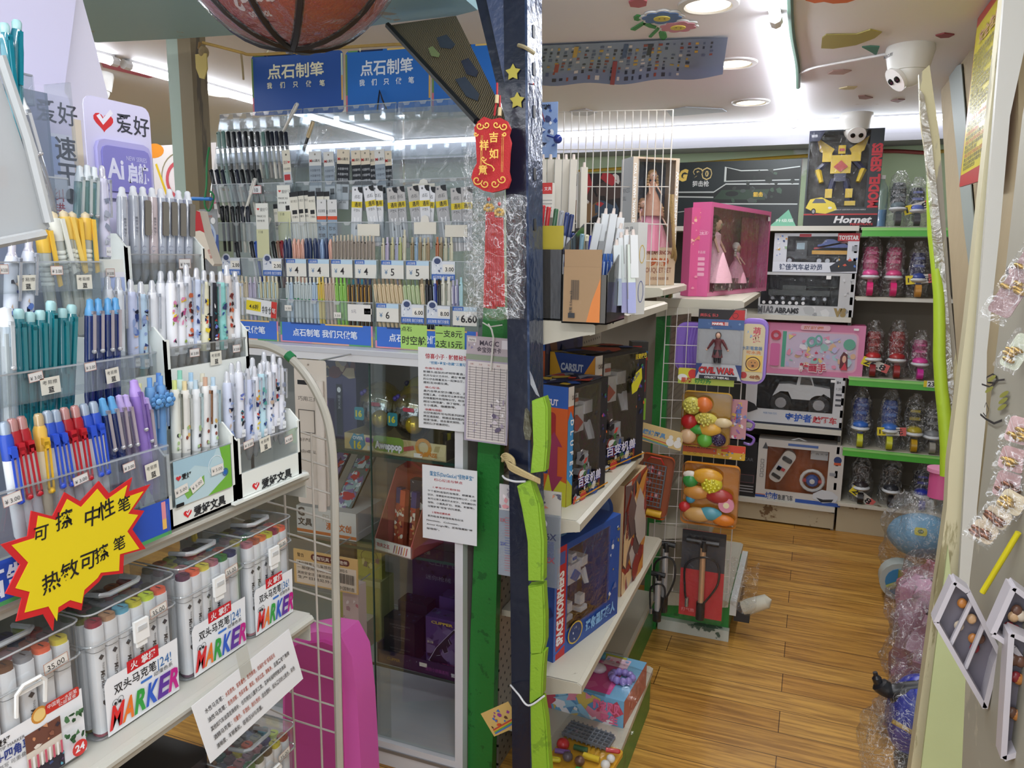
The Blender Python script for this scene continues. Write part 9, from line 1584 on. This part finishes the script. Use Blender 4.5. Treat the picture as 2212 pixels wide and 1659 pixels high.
# yellow notice board
XN=.42;C4=[at(x,y,X=XN)for x,y in ((2072,404),(2138,384),(2170,-40),(2112,40))]
t=thing('notice_board','yellow notice board with red border and rows of small dark writing','notice board',TR(C4[0]));o=C4[0];u=Vector((0,C4[1].y-C4[0].y,C4[1].z-C4[0].z));b=B(TR(-o));Wn=u.length;Hn=C4[3].z-C4[0].z
b.prism([(p.y,p.z)for p in C4],XN,XN+.008,M('#b0282c',.35),'x');q=b.on(o,-Vector((0,1,0)),(0,0,1));dyn=C4[0].y-C4[1].y;q.rc(.01,.035,dyn-.004,Hn-.03,M('#d6c92c',.3))
q.lift=.0006;dk=M('#4a4420',.5);rd=M('#b0382c',.5);
for k in range(27):
 v=.045+k*(Hn-.16)/27;m=rd if k in (3,6,8,11)else dk;s=('消防安全须知请各位顾客注意','商品出售如有问题凭小票退换','禁止吸烟不得携带易燃物品')[k%3];q.tx(s,dyn*.08,v,.0115,m,dyn*(.8 if k%4 else .4),.01)
q.tx('安全告知',dyn*.2,Hn-.10,.035,M('#b88a6c'),dyn*.6,.02);b.obj('board',t)
# near papered post and grey sheet
YN=1.9
so(slab('papered_post',[(1962,1700),(2045,1100),(2050,1000),(2088,700),(2170,-40),(2200,-40),(2120,700),(2085,1000),(2072,1250),(2040,1700)],YN,.05,PAP,'cream papered post running the full height at the right','post'))
so(slab('white_edge_board',[(2040,1700),(2072,1250),(2092,900),(2106,760),(2172,-40),(2245,-40),(2182,250),(2160,500),(2132,760),(2130,900),(2110,1100),(2105,1700)],YN-.03,.02,worn('#bdbcb4','#9a978a',6,.6,.5,(1,1,.3)),'torn white card strip standing beside the papered post','board'))
XS=.285;pts=[at(x,y,X=XS)for x,y in ((2050,1900),(2078,1250),(2100,1060),(2150,620),(2190,250),(2212,130),(2330,-100),(2330,1900))]
b=B();pg=[(max(p.y,.9),p.z)for p in pts];b.prism(pg,XS+.012,XS+.03,worn('#9f9b8c','#b3ae9c',3,.6,.6),'x');b.obj('grey_sheet',None,'grey plastic sheet with cartoon doodles hung behind the hair clip cards','sheet')
so(slab('lime_paint_board',[(1985,1700),(2048,1180),(2072,1420),(2110,1490),(2095,1700)],YN-.05,.01,M('#b3bd8c',.5,0,.3,20,.15),'pale lime taped board at the foot of the papered post','board'))
b=B();q=b.on((XS+.0105,1.75,1.0),(0,-1,0),(0,0,1))
def dood(pts,w_,m):
 Q=[at(x,y,X=XS+.0105)for x,y in pts]
 for a,c in zip(Q,Q[1:]):q.line(1.75-a.y,a.z-1,1.75-c.y,c.z-1,w_,m)
gk=M('#2c2c2c',.5);dood([(2132,815),(2145,808),(2155,815),(2150,828),(2134,826),(2132,815)],.003,gk);dood([(2122,830),(2140,836),(2155,822),(2172,820)],.003,gk);dood([(2128,880),(2132,870),(2138,885),(2132,900),(2126,892)],.0025,gk);dood([(2120,895),(2132,905),(2150,915),(2168,908)],.004,gk)
for x,y in ((2172,852),(2170,866),(2168,880),(2140,842),(2146,818)):p=at(x,y,X=XS+.0105);q.el(1.75-p.y,p.z-1,.03,.004,M('#8f8f3c',.5),10,.3)
for x,y in ((2186,585),(2184,628),(2180,650)):p=at(x,y,X=XS+.0105);q.rc(1.75-p.y-.025,p.z-1-.006,1.75-p.y+.02,p.z-1+.006,M('#3c2c30'));q.rc(1.75-p.y-.008,p.z-1-.004,1.75-p.y+.014,p.z-1+.004,M('#c9a8a4'))
b.obj('doodle_stickers',None,'black line doodles and green dashes printed on the grey sheet','sticker',kind='stuff')
def clipcard(x0,y0,x1,y1,Y,c,lab,rot,gems,nm='hair_clip_card'):
 a,e=at(x0,y0,Y=Y),at(x1,y1,Y=Y);W,H=e.x-a.x,a.z-e.z;cc=(a+e)/2;t=thing(nm,lab,'hair clip card',TR(cc)@RY(rot)@RZ(-25),'hair clip cards');b=B();b.rbox(-W/2,0,-H/2,W/2,.0015,H/2,.006,M(c,.4),ax='y');b.obj('card',t)
 b=B();rg=random.Random(x0)
 for k in range(5):b.ball((rg.uniform(-.3,.3)*W,-.006,rg.uniform(-.3,.1)*H),.0055,M(gems,.2,.6),(1.6,.6,.7),8,6)
 b.obj('hair_clip',t);b=B();b.grid(lambda u,v:(W*(u*1.2-.6),-.014+.004*noise.noise(Vector((u*5,v*5,x0))),H*(v*1.2-.6)),10,10,CRINK);b.obj('clear_sleeve',t)
for i,(a_,c_)in enumerate((((2178,900,2225,960,1.25,'#c9a4a4'),'topmost pink hair clip card at the right edge'),((2162,965,2215,1020,1.25,'#c49c9c'),'second pink hair clip card down at the right edge'),((2152,1018,2205,1080,1.25,'#bf9898'),'pink hair clip card just above the cream ones'),((2160,1060,2212,1110,1.22,'#d0c0a0'),'cream hair clip card with gold clip, uppermost cream one'),((2128,1095,2180,1140,1.22,'#ccb99c'),'cream hair clip card in the middle of the cream ones'),((2100,1125,2150,1172,1.22,'#cbb79a'),'lowest cream hair clip card with brown clip'),((2180,720,2216,800,1.28,'#bfc4ae'),'pale green hair clip card at the right edge above the doodles'),((2192,500,2225,690,1.3,'#8a6a6a'),'tall dusky card in clear plastic at the right frame edge'))):
 clipcard(*a_,c_,24 if i>2 else 10,'#7a4c34' if i in (2,4,5)else '#a8863c')
b=B();b.cyl(at(2122,1280,Y=1.22),at(2200,1150,Y=1.2),.004,M('#c9bc1e',.4));b.obj('yellow_stick',None,'yellow plastic stick below the cream hair clip cards','stick')
for i,(P4,Y,lab)in enumerate((([(2062,1258),(2092,1280),(2160,1415),(2150,1440),(2128,1530),(2022,1345)],1.25,'white diamond tilted tray with small figures, beside the papered post'),([(2190,1270),(2230,1300),(2260,1500),(2190,1400),(2145,1370)],1.12,'white tilted tray of trinkets at the right frame edge'),([(2185,1370),(2230,1390),(2230,1620),(2168,1640)],1.10,'white upright tray at the lower right corner'))):
 P=[at(x,y,Y=Y)for x,y in P4];cn=sum(P,Vector())/len(P);t=thing('display_tray',lab,'tray',TR(cn));m=M('#b9b4ba',.4);b=B();n=len(P);b.prism([(p.x-cn.x,p.z-cn.z)for p in P],.028,.03,M('#6f6a74',.5),'y')
 for k in range(n):a,e=P[k]-cn,P[(k+1)%n]-cn;a.y=e.y=0;d=(e-a).normalized();w_=Vector((-d.z,0,d.x))*.0035;b.add([tuple(a-w_),tuple(e-w_),tuple(e+w_),tuple(a+w_)]+[tuple(v+Vector((0,.03,0)))for v in (a-w_,e-w_,e+w_,a+w_)],[(0,1,2,3),(4,7,6,5),(0,4,5,1),(1,5,6,2),(2,6,7,3),(3,7,4,0)],m)
 if i==0:
  for (x0,y0),(x1,y1)in (((2104,1300),(2055,1400)),((2130,1350),(2088,1450))):a,e=at(x0,y0,Y=Y)-cn,at(x1,y1,Y=Y)-cn;b.cyl((a.x,.01,a.z),(e.x,.01,e.z),.004,m,n=5)
 b.obj('frame',t);b=B();rg=random.Random(i+2)
 for k in range(6):s=P[k%n]-cn;b.ball((s.x*.5*rg.random(),.02,s.z*.55*rg.uniform(.3,1)),.007,M(rg.choice(['#b3763c','#c9a47c','#6a4a3c','#8a2c34','#c9b9a4']),.3),(1,.7,1.2),8,6)
 b.obj('trinkets',t).__setitem__('kind','stuff')
 # bagged goods on the floor at right
def bagblob(t,cx,cy_,z0,rx,ry,h,sd,nm='clear_bag'):
 b=B()
 def bf(u,v):th=2*PI*u;s=math.sin(PI*(v*.86+.10))**.5;n_=rx*.45*noise.noise(Vector((math.cos(th)*1.6,math.sin(th)*1.6,v*4+sd)))+.012*noise.noise(Vector((th*3,v*14,sd)));return (cx+(rx*s+n_)*math.cos(th),cy_+(ry*s+n_)*math.sin(th),z0+h*v)
 b.grid(bf,22,18,CRINK);b.obj(nm,t)
p=at(1985,1225,Y=3.75);t=thing('bagged_scooter_toy','pale blue ride-on toy in a clear bag on the floor by the skates','toy',TR(p.x,3.75,0));b=B();b.ball((0,0,.26),.14,M('#6f9fc0',.35),(1.05,.8,.72),16,12);b.obj('body',t)
b=B();b.cyl((-.09,-.17,.09),(-.09,-.09,.09),.085,M('#a9b0ac',.4),n=20);b.cyl((-.09,-.175,.09),(-.09,-.17,.09),.062,M('#3f7fae',.3),n=18)
for k in range(3):a=PI/2+k*2*PI/3;b.cyl((-.09,-.18,.09),(-.09+.06*math.cos(a),-.18,.09+.06*math.sin(a)),.014,M('#8a8a3c',.4),n=6)
b.obj('wheel',t);b=B();b.cyl((.08,-.02,.3),(.11,-.02,.45),.03,M('#2f5a78',.4));b.obj('handle_stem',t);b=B();q=b.on((-.05,-.125,.30),(1,0,0),(0,.3,1));q.pg(rr(0,0,.05,.035,.01),M('#c9c03c'));q.el(.025,.018,.012,.010,M('#5c6a2c'));b.obj('sticker',t);bagblob(t,0,-.02,0,.19,.15,.46,3)
for i,(x,y,Y,c,rx,h,lab)in enumerate(((2008,1240,3.35,'#b8707c',.11,.30,'pink and blue bundle in clear plastic behind the papered post'),(2003,1290,3.05,'#c493ac',.13,.34,'pink spotted bundle in clear plastic on the floor'),(2000,1400,2.75,'#8f6274',.12,.34,'mauve bundle in shiny clear plastic on the floor'),(1995,1440,2.50,'#b8686e',.11,.16,'rounded pink bundle in clear plastic nearest on the floor'))):
 p=at(x,y,Y=Y);t=thing('bagged_bundle',lab,'bundle',TR(p.x,Y,0),'bagged pink bundles on the floor');b=B();b.grid(lambda u,v:(lambda a,s,n:((rx*.85*s+n)*math.cos(a),(rx*.8*s+n)*math.sin(a),.01+h*.95*v))(2*PI*u,math.sin(PI*(v*.9+.08))**.6,rx*.5*noise.noise(Vector((math.cos(2*PI*u)*1.8,math.sin(2*PI*u)*1.8,v*4+i*3)))),22,14,M(c,.5,0,.5,25,.35))
 if i<2:b.ball((.0,-rx*.7,h*.6),.03,M('#5f84b4' if i==0 else '#b83c5c',.4),(1,.4,1),8,6)
 b.obj('soft_goods',t);bagblob(t,0,0,0,rx*1.02,rx*.95,h*1.1,i+9)
t=thing('bagged_ride_on','black and blue ride-on toy in a torn clear bag at the lower right','toy',TR(.25,2.08,0));A_=TR(-.25,-2.08,0)
def W3(x,y,Y=2.08):return at(x,y,Y=Y)
b=B(A_);b.tube(cm([W3(1890,1452),W3(1900,1478),W3(1925,1492),W3(1960,1488),W3(2010,1482)]),[.006]*3+[.012]*3+[.022]*6+[.019]*13,M('#17171b',.35),10);b.obj('black_handle',t)
b=B(A_);c=W3(1985,1560);b.ball((c.x,2.10,c.z),.10,M('#1c2c9c',.3),(.8,.8,1.2),14,10);b.obj('blue_body',t);b=B(A_);b.tube(cm([W3(1935,1500),W3(1945,1560),W3(1950,1620),W3(1965,1700)]),.016,M('#17171b',.35),8);b.ball(W3(1975,1640),.05,M('#1a1a1e',.35),(1,1,1.5),10,8);b.obj('black_frame',t)
b=B(A_);b.cyl(W3(1928,1558,2.0),W3(1984,1590,2.0),.006,M('#a88c4c',.6));b.obj('wooden_stick',t);bagblob(t,.07,0,.05,.11,.11,.36,5)
b=B(A_);b.grid(lambda u,v:tuple(W3(1872+(60*u),1535+50*v*u+20*math.sin(u*5),2.0+.03*noise.noise(Vector((u*4,v*4,7))))),10,8,CRINK);b.grid(lambda u,v:tuple(W3(1925+(75*u),1412+55*v+10*math.sin(u*6),2.05+.03*noise.noise(Vector((u*4,v*4,2))))),10,8,CRINK);b.obj('bag_ends',t).__setitem__('kind','stuff')
p=at(2030,1055,Y=2.8);b=B();b.shell([(.035*math.cos(a*PI/8),.035*math.sin(a*PI/8))for a in range(16)],0,.09,M('#c9588c',.35));b.lathe([(.036,.085),(.044,.088),(.044,.1),(.036,.1)],M('#d98cae',.3),16);b.obj('pink_bucket',None,'small pink plastic bucket beside the foot of the lime pole','bucket',mtx=TR(p.x,2.8,p.z-.03))
# cartoon card behind the navy post at the bottom
o=cardY('rainbow_card','tilted tan card with rainbow print left of the navy post near the bottom',((1068,1540),(1140,1610)),1.55,lambda q,W,H:(q.mess(W*.1,H*.3,W*.9,H*.9,['#3a6ab4','#8a3c8c','#c9502c','#5c3c2c'],14,3,(.08,.2)),[q.line(W*.1,H*(.25-.05*k),W*.9,H*(.35-.05*k),.003,M(c))for k,c in enumerate(('#b83c3c','#d09a2c','#5c9a4c','#3f6ab4'))]),'card',m=M('#c9a864',.5));o.rotation_euler=(0,math.radians(-35),0)
